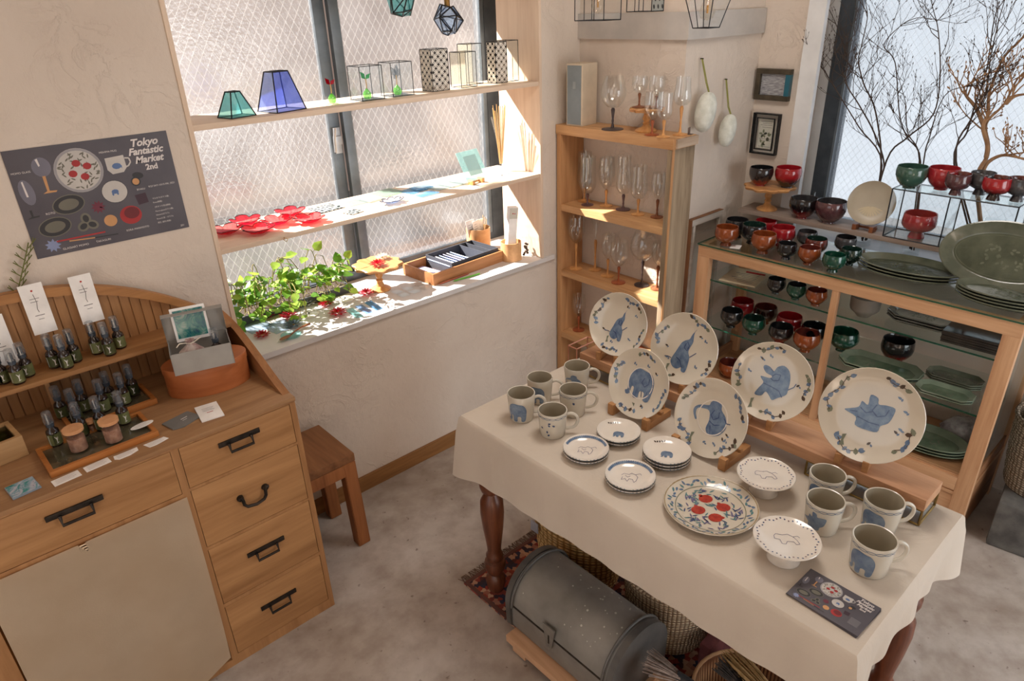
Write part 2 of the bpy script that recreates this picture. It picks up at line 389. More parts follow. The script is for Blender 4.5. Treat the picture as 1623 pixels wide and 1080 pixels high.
def text(body, size, mat, parent, M, shear=0.0, offset=0.0, name='lettering', align='LEFT', space=1.0):
    cu = bpy.data.curves.new(name, 'FONT'); cu.body = body; cu.size = size; cu.shear = shear; cu.offset = offset
    cu.align_x = align; cu.space_character = space; cu.extrude = 0.0001; cu.resolution_u = 3
    tmp = bpy.data.objects.new(name, cu); COL.objects.link(tmp)
    me = bpy.data.meshes.new_from_object(tmp.evaluated_get(bpy.context.evaluated_depsgraph_get()))
    bpy.data.objects.remove(tmp); me.materials.clear(); me.materials.append(mat); me.name = name
    o = bpy.data.objects.new(name, me); COL.objects.link(o)
    o.parent = parent; o.matrix_local = M; return o
def frame_M(loc, xaxis, zaxis):
    """matrix whose local x runs along xaxis and local z along zaxis"""
    z = Vector(zaxis).normalized(); x = Vector(xaxis); x = (x - z * x.dot(z)).normalized(); y = z.cross(x)
    return Matrix(((x.x, y.x, z.x, loc[0]), (x.y, y.y, z.y, loc[1]), (x.z, y.z, z.z, loc[2]), (0, 0, 0, 1)))
def ellipse(cx, cy, a, b, n=20, rot=0.0):
    c, s_ = math.cos(rot), math.sin(rot)
    return [(cx + a * math.cos(t) * c - b * math.sin(t) * s_, cy + a * math.cos(t) * s_ + b * math.sin(t) * c) for t in [2 * PI * i / n for i in range(n)]]
def stroke(pts, wd):
    """thin painted line as a polygon strip (list of quads)"""
    q = []
    for a, b in zip(pts, pts[1:]):
        dx, dy = b[0] - a[0], b[1] - a[1]; L = math.hypot(dx, dy) or 1e-6; nx, ny = -dy / L * wd / 2, dx / L * wd / 2
        q.append([(a[0] - nx, a[1] - ny), (b[0] - nx, b[1] - ny), (b[0] + nx, b[1] + ny), (a[0] + nx, a[1] + ny)])
    return q
def leafpoly(cx, cy, L, wd, ang):
    c, s_ = math.cos(ang), math.sin(ang); r = []
    for u, v in ((-.5, 0), (-.2, .5), (.15, .45), (.5, 0), (.15, -.45), (-.2, -.5)):
        r.append((cx + u * L * c - v * wd * s_, cy + u * L * s_ + v * wd * c))
    return r

# ------------------------------------------------------------------ the room
g = G(); g.box(-1.7, 3.2, -2.0, 2.4, -0.12, 0.0); struct('floor', g, FLOOR)
g = G(); g.box(-1.7, 3.4, -2.0, 2.86, 2.75, 2.85); struct('ceiling', g, WALL)
WL = 2.345
g = G()
g.box(-1.7, 0.742, WL, 2.62, 0, 2.75); g.box(-1.7, 0.62, 2.62, 2.86, 0, 2.75)
g.box(2.296, 2.547, WL, 2.62, 0, 2.75); g.box(2.47, 2.547, 2.62, 2.86, 0, 2.75)
g.box(0.742, 2.296, WL, 2.62, 0, 0.79); g.box(0.62, 2.47, 2.62, 2.86, 0, 0.79)
g.box(0.742, 2.296, WL, 2.62, 2.12, 2.75); g.box(0.62, 2.47, 2.62, 2.86, 2.12, 2.75)
struct('wall_left', g, WALL)
g = G(); g.box(2.547, 3.40, 1.762, 2.86, 0, 2.75); struct('wall_corner', g, WALL)
g = G()
g.box(3.124, 3.40, 1.546, 1.762, 0, 2.75); g.box(3.124, 3.40, -2.0, 1.546, 0, 0.905); g.box(3.124, 3.40, -2.0, 1.546, 2.5, 2.75)
g.box(3.124, 3.40, -2.0, -1.2, 0.92, 2.5)
struct('wall_back', g, WALL)
g = G()
g.box(-1.7, 1.7, -1.6, -1.5, 0, 2.75); g.box(3.0, 3.4, -1.6, -1.5, 0, 2.75); g.box(1.7, 3.0, -1.6, -1.5, 1.9, 2.75)
struct('wall_right', g, WALL)
g = G()
g.box(-1.8, -1.6, -2.0, -0.7, 0, 2.75); g.box(-1.8, -1.6, 1.4, 2.6, 0, 2.75)
g.box(-1.8, -1.6, -0.7, 1.4, 0, 0.25); g.box(-1.8, -1.6, -0.7, 1.4, 2.4, 2.75)
struct('wall_front', g, WALL)
g = G(); g.box(0.72, 2.385, 2.330, WL, 0, 0.074, bev=0.003); struct('baseboard_left', g, wood('baseboard_wood', (158, 112, 66), (112, 74, 40), 'x', 0.5))
# grey beam that runs round the corner column
g = G(); g.box(2.532, 2.547, 1.747, WL, 1.803, 1.905); g.box(2.547, 3.118, 1.747, 1.762, 1.803, 1.905)
struct('trim_1', g, var('grey_beam_paint', (176, 170, 164), (196, 188, 180), 6, 0.8))
# sill of the wired window
g = G(); g.box(0.742, 2.365, 2.333, WL, 0.788, 0.81); g.box(0.742, 2.296, WL, 2.62, 0.79, 0.81); g.box(0.62, 2.47, 2.62, 2.84, 0.79, 0.81)
struct('trim_2', g, var('sill_white', (198, 192, 188), (216, 211, 208), 4, 0.6))

# window 1: wooden lining, two aluminium sashes, wired glass
PANE1 = wire_pane('wired_glass_warm', 'y', (0.97, 0.965, 0.965), (192, 186, 184), 0.925)
PANE2 = wire_pane('wired_glass_cool', 'x', (0.86, 0.89, 0.93), (226, 232, 240), 0.80, (0.030, 0.040))
win1 = bpy.data.objects.new('window_1', None); COL.objects.link(win1); win1['kind'] = 'structure'
g = G(); g.box(0.742, 0.757, 2.341, 2.62, 0.81, 2.12, bev=0.0015); g.box(2.281, 2.296, 2.341, 2.62, 0.81, 2.12, bev=0.0015)
struct('window_lining', g, PALEZ, win1)
g = G()
g.box(0.62, 0.69, 2.77, 2.85, 0.81, 2.12); g.box(2.335, 2.47, 2.77, 2.85, 0.81, 2.12)
g.box(0.69, 2.335, 2.77, 2.85, 0.81, 0.845); g.box(0.69, 2.335, 2.77, 2.85, 2.075, 2.12)
struct('window_frame', g, ALUD, win1)
g = G(); g.box(1.466, 1.518, 2.803, 2.83, 0.845, 2.075, bev=0.003); struct('window_stile', g, ALU, win1)
g = G(); g.box(1.522, 1.566, 2.772, 2.800, 0.845, 2.075, bev=0.003); g.box(2.31, 2.335, 2.772, 2.80, 0.845, 2.075, bev=0.003); struct('window_stile', g, ALU, win1)
g = G(); g.box(1.476, 1.508, 2.788, 2.803, 1.39, 1.50, bev=0.003); g.tube([(1.480, 2.780, 1.50), (1.470, 2.778, 1.45), (1.468, 2.778, 1.40)], 0.006)
g.box(1.470, 1.505, 2.776, 2.790, 1.43, 1.465, bev=0.002)
struct('window_latch', g, var('zinc', (176, 176, 176), (196, 196, 196), 20, 0.35, 0.8), win1)
g = G(); g.box(0.69, 1.466, 2.814, 2.818, 0.845, 2.075); struct('window_pane', g, PANE1, win1)
g = G(); g.box(1.566, 2.31, 2.784, 2.788, 0.845, 2.075); struct('window_pane', g, PANE1, win1)

# window 2: white painted reveal, dark frame, wired glass
win2 = bpy.data.objects.new('window_2', None); COL.objects.link(win2); win2['kind'] = 'structure'
TRIMW = var('white_window_paint', (214, 214, 214), (228, 228, 228), 7, 0.6, bs=0.1)
g = G(); g.box(3.095, 3.123, 1.469, 1.545, 0.925, 2.5); g.box(3.295, 3.36, 1.500, 1.546, 0.925, 2.5); struct('window_casing', g, TRIMW, win2)
g = G(); g.box(3.09, 3.40, -1.2, 1.545, 0.905, 0.925); struct('window_sill', g, TRIMW, win2)
g = G(); g.box(3.29, 3.36, 1.425, 1.500, 0.925, 2.5); g.box(3.29, 3.36, -1.2, 1.425, 0.925, 0.98); g.box(3.29, 3.36, -1.2, 1.425, 2.45, 2.5)
struct('window_frame', g, ALUD, win2)
g = G(); g.box(3.28, 3.29, 1.420, 1.430, 0.925, 2.5); struct('window_bead', g, ALU, win2)
g = G(); g.box(3.325, 3.329, -1.2, 1.425, 0.98, 2.45); struct('window_pane', g, PANE2, win2)

# outside
g = G(); g.box(-30, 40, -30, 40, -0.30, -0.14); struct('ground', g, var('pale_paving', (88, 82, 79), (100, 94, 90), 0.6, 0.9))
g = G(); g.box(-4, 9, 8.0, 8.3, -0.14, 2.6); struct('exterior_wall', g, var('pinkish_render', (150, 130, 120), (164, 146, 136), 0.8, 0.9))
g = G(); g.box(7.5, 7.8, -8, 6, -0.14, 5.5)
struct('exterior_building', g, var('white_render', (134, 138, 142), (152, 156, 160), 0.8, 0.9))

# ------------------------------------------------------------------ shelves in the window
g = G(); g.box(0.7575, 2.2805, WL, 2.60, 1.622, 1.640, bev=0.001)
one('window_shelf', g, PALEX, 'pale wooden board shelf across the window holding the glass lamps', 'shelf')
g = G(); g.box(0.7575, 2.2805, WL, 2.65, 1.213, 1.230, bev=0.001)
ws = one('window_shelf', g, PALEX, 'pale wooden board shelf across the window holding the red flower dishes', 'shelf')
g = G(); g.tube([(0.985, 2.342, 1.222), (0.985, 2.336, 1.222), (0.978, 2.331, 1.217), (0.986, 2.328, 1.209), (0.994, 2.331, 1.217), (0.988, 2.335, 1.222)], 0.0015, 6)
part('hook', g, var('brass_hook', (150, 120, 70), (170, 140, 90), 30, 0.4, 0.8), ws, 'small brass hook')

# ------------------------------------------------------------------ chest desk
desk = thing('drawer_chest', 'wooden desk chest with arched back panel, iron handles and a curtained knee space', 'desk', (0, 0, 0))
F = 1.838
g = G()
g.box(0.337, 0.712, F + 0.02, 2.33, 0.0, 0.868); g.box(-0.75, -0.157, F + 0.02, 2.33, 0.0, 0.868)
g.box(-0.157, 0.337, 2.30, 2.33, 0.0, 0.868); g.box(-0.157, 0.337, F + 0.02, 2.30, 0.70, 0.868)
for zz0, zz1 in ((0.862, 0.868), (0.713, 0.722), (0.489, 0.499), (0.2495, 0.263), (0.0, 0.04)):
    g.box(0.358, 0.694, F, F + 0.02, zz0, zz1)
for x0, x1 in ((0.337, 0.358), (0.694, 0.712), (-0.2, -0.157), (-0.75, -0.6)): g.box(x0, x1, F, F + 0.02, 0.0, 0.868)
g.box(-0.157, 0.337, F, F + 0.02, 0.862, 0.868); g.box(-0.157, 0.337, F, F + 0.021, 0.695, 0.714)
g.box(-0.157, 0.337, F, F + 0.3, 0.0, 0.028)
part('carcass', g, OAKZ, desk)
g = G(); g.box(-0.75, 0.714, F - 0.004, 2.33, 0.868, 0.882, bev=0.002); part('desktop', g, wood('desktop_wood', (176, 136, 96), (136, 98, 66), 'x', 0.5), desk)
def handle(cx, cz, w_, style, dr, rz=0):
    g = G(); y = F
    if style == 'bar':
        g.box(cx - w_ / 2, cx + w_ / 2, y - 0.006, y - 0.001, cz + 0.006, cz + 0.022, bev=0.002)
        a = w_ * 0.27
        g.tube([(cx - a, y - 0.008, cz + 0.012), (cx - a, y - 0.016, cz - 0.014), (cx + a, y - 0.016, cz - 0.014), (cx + a, y - 0.008, cz + 0.012)], 0.0048, 8)
        for sx in (-1, 1): g.lathe([(0, -0.006), (0.006, -0.005), (0.007, 0)], M=Matrix.Translation((cx + sx * a, y - 0.006, cz + 0.013)) @ Matrix.Rotation(PI / 2, 4, 'X'), seg=10)
    else:
        pts = [(cx + w_ * u, y - 0.006 - 0.012 * (1 - abs(u) * 1.6), cz + v) for u, v in ((-.40, .018), (-.33, .020), (-.30, .010), (-.29, -.008), (-.22, -.018), (0, -.021), (.22, -.018), (.29, -.008), (.30, .010), (.33, .020), (.40, .018))]
        g.tube(pts, 0.0052, 8)
        for sx in (-1, 1): g.lathe([(0, 0.014), (0.009, 0.010), (0.011, 0)], M=Matrix.Translation((cx + sx * w_ * .33, y, cz + 0.014)) @ Matrix.Rotation(PI / 2, 4, 'X'), seg=12)
    part('handle', g, IRON, dr, 'black iron drawer handle')
for i, (z0, z1, cz, st) in enumerate(((0.723, 0.861, 0.806, 'bar'), (0.500, 0.712, 0.602, 'bail'), (0.264, 0.488, 0.384, 'bar'), (0.041, 0.2485, 0.151, 'bar'))):
    g = G(); g.box(0.3595, 0.6925, F, F + 0.019, z0, z1, bev=0.002)
    d = part('drawer', g, OAK, desk); handle(0.525, cz, 0.125 if st == 'bar' else 0.12, st, d)
g = G(); g.box(-0.156, 0.336, F, F + 0.019, 0.7155, 0.861, bev=0.002); d = part('drawer', g, OAK, desk); handle(0.085, 0.798, 0.135, 'bar', d)
# arched tambour back
def archz(x):
    t = (x - 0.10) / 0.60
    return 1.262 - 0.245 * abs(t) ** 2.2
xs = [-0.42 + 1.11 * i / 40 for i in range(41)]
g = G()
for a, b in zip(xs, xs[1:]):
    g.box(a, b - 0.0035, 2.318, 2.33, 0.882, min(archz(a), archz(b)) - 0.010); g.box(b - 0.0035, b, 2.322, 2.33, 0.882, min(archz(a), archz(b)) - 0.010)
part('back_panel', g, OAKZ, desk)
g = G()
for a, b in zip(xs, xs[1:]):
    za, zb = archz(a), archz(b)
    g.prism([(a, za - 0.028), (b, zb - 0.028), (b, zb), (a, za)], 0.0, 0.030, Matrix(((1, 0, 0, 0), (0, 0, -1, 2.334), (0, 1, 0, 0), (0, 0, 0, 1))))
part('arch_moulding', g, wood('arch_wood', (186, 134, 84), (150, 102, 60), 'x', 0.45), desk)
prof = [(2.33, 0.882), (2.33, 1.025), (2.26, 1.018), (2.18, 1.000), (2.118, 0.977), (2.05, 0.950), (1.995, 0.928), (1.93, 0.898), (1.868, 0.872), (1.850, 0.882)]
prof = [(2.33, 0.8815), (2.33, 1.025), (2.26, 1.019), (2.18, 1.003), (2.118, 0.980), (2.05, 0.953), (1.995, 0.929), (1.93, 0.902), (1.868, 0.8815)]
g = G(); g.prism(prof, 0.690, 0.714, Matrix(((0, 0, 1, 0), (1, 0, 0, 0), (0, 1, 0, 0), (0, 0, 0, 1))))
part('side_panel', g, wood('side_panel_wood', (176, 124, 80), (130, 86, 52), 'y', 0.5), desk)
g = G(); g.box(-0.42, 0.689, 2.19, 2.318, 1.016, 1.030, bev=0.0015); part('hutch_shelf', g, wood('hutch_shelf_wood', (176, 130, 84), (140, 96, 58), 'x', 0.5), desk)
g = G(); g.box(0.145, 0.157, 2.25, 2.317, 0.882, 1.016); part('shelf_bracket', g, OAKZ, desk)

# cloth curtain over the knee space
g = G(); n, m_ = 28, 20
rows = []
for j in range(m_ + 1):
    z = 0.703 - 0.68 * j / m_; row = []
    for i in range(n + 1):
        u = i / n; x0, x1 = -0.150 - 0.004 * j / m_, 0.344 - 0.012 * (j / m_) ** 2
        x = x0 + (x1 - x0) * u
        if j > 15: z2 = z + 0.03 * max(0, (u - 0.80)) * (j - 15)
        else: z2 = z
        y = F - 0.006 - 0.006 * (j / m_) * (1 + math.sin(u * 9 + 0.5)) - 0.012 * (j / m_) ** 2 * math.exp(-((u - 0.72) / 0.12) ** 2)
        row.append(g.bm.verts.new((x, y, z2)))
    rows.append(row)
for j in range(m_):
    for i in range(n): g.face([rows[j][i], rows[j][i + 1], rows[j + 1][i + 1], rows[j + 1][i]], 0, True)
r = bmesh.ops.solidify(g.bm, geom=g.bm.faces[:], thickness=0.0015)
one('cloth_curtain', g, var('natural_cotton', (226, 200, 168), (234, 210, 180), 5, .9, spec=.1, bs=.1, bscale=200), 'plain beige cotton cloth hung in front of the desk knee space', 'curtain')

# stool
st = thing('wooden_stool', 'small square wooden stool between the chest and the table', 'stool', (0.864, 2.17, 0))
STW = wood('stool_wood', (172, 112, 68), (122, 74, 42), 'z', 0.55)
g = G(); g.box(-0.135, 0.112, -0.135, 0.145, 0.405, 0.440, bev=0.006); part('seat', g, wood('stool_seat_wood', (150, 104, 68), (108, 70, 44), 'y', 0.6), st)
g = G(); g.box(-0.12, 0.075, -0.135, -0.112, 0.352, 0.405, bev=0.003); part('apron', g, STW, st)
g = G(); g.box(-0.12, 0.075, 0.12, 0.143, 0.352, 0.405, bev=0.003); part('apron', g, STW, st)
g = G(); g.box(0.088, 0.110, -0.09, 0.10, 0.352, 0.405, bev=0.003); part('apron', g, STW, st)
for sx, sy in ((0.085, -0.112), (0.085, 0.118), (-0.112, -0.112), (-0.112, 0.118)):
    g = G(); k = 0.012 if sx > 0 else -0.012
    c = [(sx - .026, sy - .024), (sx + .026, sy - .024), (sx + .026, sy + .024), (sx - .026, sy + .024)]
    b = [g.bm.verts.new((p[0] + k, p[1], 0)) for p in c]; t = [g.bm.verts.new((p[0], p[1], 0.405 if sx < 0 else 0.4049)) for p in c]
    g.face(list(reversed(b))); g.face(t)
    for i in range(4): g.face([b[i], b[(i + 1) % 4], t[(i + 1) % 4], t[i]])
    bmesh.ops.bevel(g.bm, geom=g.bm.edges[:], offset=0.003, segments=2, affect='EDGES')
    part('leg', g, STW, st)

# ------------------------------------------------------------------ tall shelf unit in the corner
un = thing('tall_bookcase', 'narrow open wooden shelf unit in the corner holding stemmed glasses', 'shelf unit', (0, 0, 0))
g = G(); g.box(2.383, 2.545, 1.677, 2.341, 1.400, 1.443, bev=0.003); part('top_board', g, PINEY, un)
g = G(); g.box(2.385, 2.545, 2.310, 2.336, 0.0, 1.400, bev=0.002); part('side_panel', g, PINEZ, un)
g = G(); g.box(2.385, 2.545, 1.681, 1.704, 0.0, 1.400, bev=0.002); part('side_panel', g, GREYW, un, 'weathered grey side board')
g = G(); g.box(2.386, 2.400, 1.678, 1.6805, 0.0, 1.40); part('front_edging', g, PINEZ, un)
g = G(); g.box(2.40, 2.546, 1.668, 1.6765, 1.405, 1.441); part('end_batten', g, wood('batten_wood', (190, 168, 146), (156, 132, 110), 'x', 0.7), un)
for z in (1.068, 0.730, 0.382, 0.06):
    g = G(); g.box(2.387, 2.545, 1.704, 2.310, z - 0.032, z, bev=0.002); part('shelf_board', g, PINEY, un)

# ------------------------------------------------------------------ glazed display cabinet
cb = thing('display_cabinet', 'long pine and glass display cabinet crowded with lacquer bowls', 'cabinet', (0, 0, 0))
X0, X1, YL, YR, ZT = 2.67, 3.085, 1.700, 0.415, 0.930
g = G(); g.box(X0 - 0.004, X1 + 0.004, YR - 0.004, YL + 0.004, ZT, ZT + 0.005); part('glass_top', g, SHELFG, cb)
g = G(); g.box(X0 - 0.0055, X0 - 0.0042, YR - 0.004, YL + 0.004, ZT - 0.0002, ZT + 0.0055); g.box(X0, X1, YL + 0.0042, YL + 0.0055, ZT - 0.0002, ZT + 0.0055)
part('polished_edge', g, GEDGE, cb, 'green polished glass edge')
g = G(); g.box(X0, X0 + 0.035, YR, YL, 0.876, 0.9295, bev=0.002); part('rail', g, CABY, cb)
g = G(); g.box(X1 - 0.03, X1, YR, YL, 0.886, 0.9295, bev=0.002); part('rail', g, CABY, cb)
for y in (YL - 0.028, YR):
    g = G(); g.box(X0 + 0.035, X1 - 0.03, y, y + 0.028, 0.886, 0.9295, bev=0.002); part('rail', g, CABX, cb)
for x0, x1, y0, y1 in ((X0, X0 + 0.035, YL - 0.06, YL), (X0 + 0.002, X0 + 0.026, 1.040, 1.066), (X0, X0 + 0.035, YR, YR + 0.055), (X1 - 0.03, X1, YL - 0.045, YL), (X1 - 0.03, X1, YR, YR + 0.045)):
    g = G(); g.box(x0, x1, y0, y1, 0.0 if y1 - y0 > 0.03 else 0.25, 0.876, bev=0.002); part('post', g, CABZ, cb)
for z in (0.765, 0.530):
    g = G(); g.box(X0 + 0.030, X1 - 0.005, YR + 0.02, YL - 0.02, z - 0.006, z); part('glass_shelf', g, SHELFG, cb)
    g = G(); g.box(X0 + 0.0285, X0 + 0.0298, YR + 0.02, YL - 0.02, z - 0.0062, z + 0.0002); part('polished_edge', g, GEDGE, cb, 'green polished glass edge')
g = G(); g.box(X0 + 0.02, X1, YR + 0.002, YL - 0.002, 0.228, 0.250); part('floor_board', g, wood('cabinet_floor_wood', (196, 150, 108), (150, 106, 72), 'y', 0.4), cb)
g = G(); g.box(X0, X0 + 0.034, YR + 0.055, YL - 0.06, 0.205, 0.262, bev=0.002); g.box(X0 + 0.012, X0 + 0.018, YR + 0.055, YL - 0.06, 0.262, 0.268); g.box(X0 + 0.024, X0 + 0.03, YR + 0.055, YL - 0.06, 0.262, 0.268)
part('track_rail', g, CABY, cb)
g = G(); g.box(X0 + 0.008, X0 + 0.028, YR + 0.055, YL - 0.06, 0.02, 0.205); g.box(X0 + 0.002, X0 + 0.02, YR + 0.055, YL - 0.06, 0.185, 0.198)
part('plinth_panel', g, CABY, cb)
g = G(); g.box(X0 + 0.03, X1 - 0.03, YR + 0.004, YR + 0.018, 0.02, 0.30)
EPW = wood('end_panel_wood', (168, 120, 84), (120, 82, 56), 'x', 0.5)
part('end_panel', g, EPW, cb)
g = G(); g.box(X0 + 0.03, X1 - 0.03, YL - 0.018, YL - 0.004, 0.02, 0.30); part('end_panel', g, EPW, cb)
g = G(); g.box(X0 + 0.034, X1 - 0.03, YR + 0.008, YR + 0.013, 0.30, 0.886); part('end_pane', g, SHELFG, cb)
# wooden plank raised over the back of the cabinet top on glass blocks
g = G(); g.box(2.950, 3.100, 0.36, 1.683, 1.026, 1.045, bev=0.002)
one('display_plank', g, PLANKW, 'greyish wooden plank raised over the back of the glass cabinet top', 'plank')
for k, y in enumerate((1.64, 1.00, 0.45)):
    g = G(); g.box(-0.05, 0.05, -0.03, 0.03, 0, 0.0912, bev=0.002)
    one('glass_block', g, CLEAR, ('clear glass block propping the wall end of the grey plank', 'clear glass block propping the middle of the grey plank', 'clear glass block propping the window end of the grey plank')[k], 'block', (3.03, y, 0.9352), 0, 'glass blocks under the plank')
# old sash leaning on the column behind the cabinet
sa = thing('old_window_sash', 'old empty window sash with peeling paint between shelf unit and cabinet', 'window sash', (0, 0, 0))
g = G(); SW = wood('peeling_white_paint', (206, 198, 188), (172, 158, 144), 'x', 0.7); SB = wood('sash_brown', (140, 96, 62), (98, 64, 42), 'z', 0.6)
g.box(2.660, 2.912, 1.738, 1.757, 1.006, 1.036, mi=0); g.box(2.660, 2.912, 1.738, 1.757, 0.0, 0.05, mi=0)
g.box(2.675, 2.690, 1.738, 1.757, 0.05, 1.006, mi=0); g.box(2.892, 2.912, 1.738, 1.757, 0.05, 1.006, mi=0); g.box(2.690, 2.892, 1.742, 1.752, 0.52, 0.55, mi=0)
part('frame', g, SW, sa)
g = G(); g.box(2.653, 2.6595, 1.736, 1.759, 0.0, 1.038); g.box(2.6595, 2.914, 1.736, 1.759, 1.0365, 1.0385); part('edge', g, SB, sa, 'bare brown wood edge')
g = G(); g.box(2.690, 2.892, 1.746, 1.7475, 0.55, 1.006); g.box(2.690, 2.892, 1.746, 1.7475, 0.05, 0.52); part('pane', g, CLEAR, sa)

# ================================================================== ON THE WINDOW SHELVES AND SILL
Z1, Z2, ZS = 1.640, 1.230, 0.810
def glasscol(name, tint, bodycol, body=0.35): return thin_glass(name, tint, 0.35, 0.05, 0.05, body, bodycol)
TEALG = glasscol('teal_glass', (0.70, 0.93, 0.94), (120, 214, 218)); BLUEG = glasscol('blue_glass', (0.62, 0.70, 0.97), (96, 116, 228))
PALEBG = glasscol('pale_blue_glass', (0.82, 0.90, 0.98), (160, 192, 238), 0.25); RIPPLE = glasscol('rippled_clear_glass', (0.85, 0.90, 0.95), (200, 215, 225), 0.3)
REDG = glasscol('red_glass', (0.94, 0.30, 0.34), (222, 24, 62), 0.5); GREENG = glasscol('green_glass', (0.7, 0.94, 0.6), (116, 206, 66), 0.4)
AQUAG = glasscol('aqua_glass', (0.84, 0.95, 0.95), (170, 220, 220), 0.3); SKYG = glasscol('sky_blue_glass', (0.75, 0.88, 0.96), (130, 190, 232), 0.4)
MILKG = glasscol('milky_glass', (0.86, 0.90, 0.90), (196, 206, 206), 0.5); GREYG = glasscol('grey_glass', (0.7, 0.72, 0.74), (120, 128, 132), 0.35)
STRAW = plain('straw', (206, 168, 112), 0.7); LEAFR = glasscol('red_leaf_glass', (0.85, 0.05, 0.1), (190, 24, 40), 0.6); LEAFG = glasscol('green_leaf_glass', (0.1, 0.7, 0.2), (40, 160, 60), 0.6)
def bars(g, pts, edges, r=0.0016):
    for a, b in edges: g.tube([pts[a], pts[b]], r, 6)
def frustum(name, label, loc, w0, d0, w1, d1, h, rz, glass, split=None):
    t = thing(name, label, 'glass lamp', loc, rz)
    P = [(-w0/2, -d0/2, .001), (w0/2, -d0/2, .001), (w0/2, d0/2, .001), (-w0/2, d0/2, .001), (-w1/2, -d1/2, h), (w1/2, -d1/2, h), (w1/2, d1/2, h), (-w1/2, d1/2, h)]
    g = G(); bars(g, P, [(0,1),(1,2),(2,3),(3,0),(4,5),(5,6),(6,7),(7,4),(0,4),(1,5),(2,6),(3,7)], 0.0022); part('leadwork', g, LEAD, t)
    for i, (a, b, c, d) in enumerate(((0,1,5,4), (1,2,6,5), (2,3,7,6), (3,0,4,7))):
        g = G(); v = [g.bm.verts.new(P[k]) for k in (a, b, c, d)]; g.face(v); bmesh.ops.solidify(g.bm, geom=g.bm.faces[:], thickness=0.0015)
        part('pane', g, glass if i != 3 or not split else split, t)
    return t
def boxframe(name, label, cat, loc, w, d, h, rz, panel=None, back=None, r=0.0014, group=None):
    t = thing(name, label, cat, loc, rz, group)
    P = [(-w/2, -d/2, .0015), (w/2, -d/2, .0015), (w/2, d/2, .0015), (-w/2, d/2, .0015), (-w/2, -d/2, h), (w/2, -d/2, h), (w/2, d/2, h), (-w/2, d/2, h)]
    g = G(); bars(g, P, [(0,1),(1,2),(2,3),(3,0),(4,5),(5,6),(6,7),(7,4),(0,4),(1,5),(2,6),(3,7)], r); part('leadwork', g, LEAD, t)
    sides = (((-w/2, w/2, -d/2, -d/2 + .001), 'front'), ((-w/2, w/2, d/2 - .001, d/2), 'back'), ((-w/2, -w/2 + .001, -d/2, d/2), 'left'), ((w/2 - .001, w/2, -d/2, d/2), 'right'))
    for (a, b, c, e), nm in sides:
        m = CLEAR
        if panel and nm in ('front', 'left'): m = panel
        if back and nm == 'back': m = back
        g = G(); g.box(a, b, c, e, 0.002, h - .001); part('pane', g, m, t)
    return t
def lattice_glass(name):
    """clear pane printed with overlapping dark rings (seven-treasures pattern)"""
    m, nt, out = newmat(name)
    tc = N(nt, 'ShaderNodeTexCoord'); sp = N(nt, 'ShaderNodeSeparateXYZ'); nt.links.new(tc.outputs['Object'], sp.inputs[0])
    def M(op, a, b=None):
        n = N(nt, 'ShaderNodeMath', operation=op)
        for i, v in enumerate((a, b)):
            if v is None: continue
            if isinstance(v, (int, float)): n.inputs[i].default_value = v
            else: nt.links.new(v, n.inputs[i])
        return n.outputs[0]
    u = M('MULTIPLY', M('ADD', sp.outputs[0], sp.outputs[1]), 34); v = M('MULTIPLY', sp.outputs[2], 34)
    rings = None
    for ou, ov in ((0, 0), (.5, .5)):
        a = M('SUBTRACT', M('FRACT', M('ADD', u, ou + 20)), .5); b = M('SUBTRACT', M('FRACT', M('ADD', v, ov + 20)), .5)
        rr = M('SQRT', M('ADD', M('MULTIPLY', a, a), M('MULTIPLY', b, b)))
        ln = M('LESS_THAN', M('ABSOLUTE', M('SUBTRACT', rr, .47)), .065)
        rings = ln if rings is None else M('MAXIMUM', rings, ln)
    p = N(nt, 'ShaderNodeBsdfPrincipled'); p.inputs['Base Color'].default_value = lin((226, 220, 210)); p.inputs['Roughness'].default_value = 0.5
    tr = N(nt, 'ShaderNodeBsdfTransparent'); tr.inputs[0].default_value = (.30, .29, .29, 1)
    mx = N(nt, 'ShaderNodeMixShader'); nt.links.new(rings, mx.inputs[0]); nt.links.new(tr.outputs[0], mx.inputs[1]); nt.links.new(p.outputs[0], mx.inputs[2])
    nt.links.new(mx.outputs[0], out.inputs[0]); return m
LATT = lattice_glass('ring_lattice_glass'); GOLDG = glasscol('hazy_amber_glass', (0.93, 0.90, 0.84), (226, 220, 206), 0.3)
frustum('pyramid_lamp', 'small teal glass pyramid lamp on the upper window shelf', (0.935, 2.425, Z1), 0.098, 0.075, 0.036, 0.030, 0.0805, 0.25, TEALG)
frustum('pyramid_lamp', 'larger blue glass pyramid lamp on the upper window shelf', (1.105, 2.440, Z1), 0.128, 0.105, 0.066, 0.045, 0.1300, 0.25, BLUEG, RIPPLE)
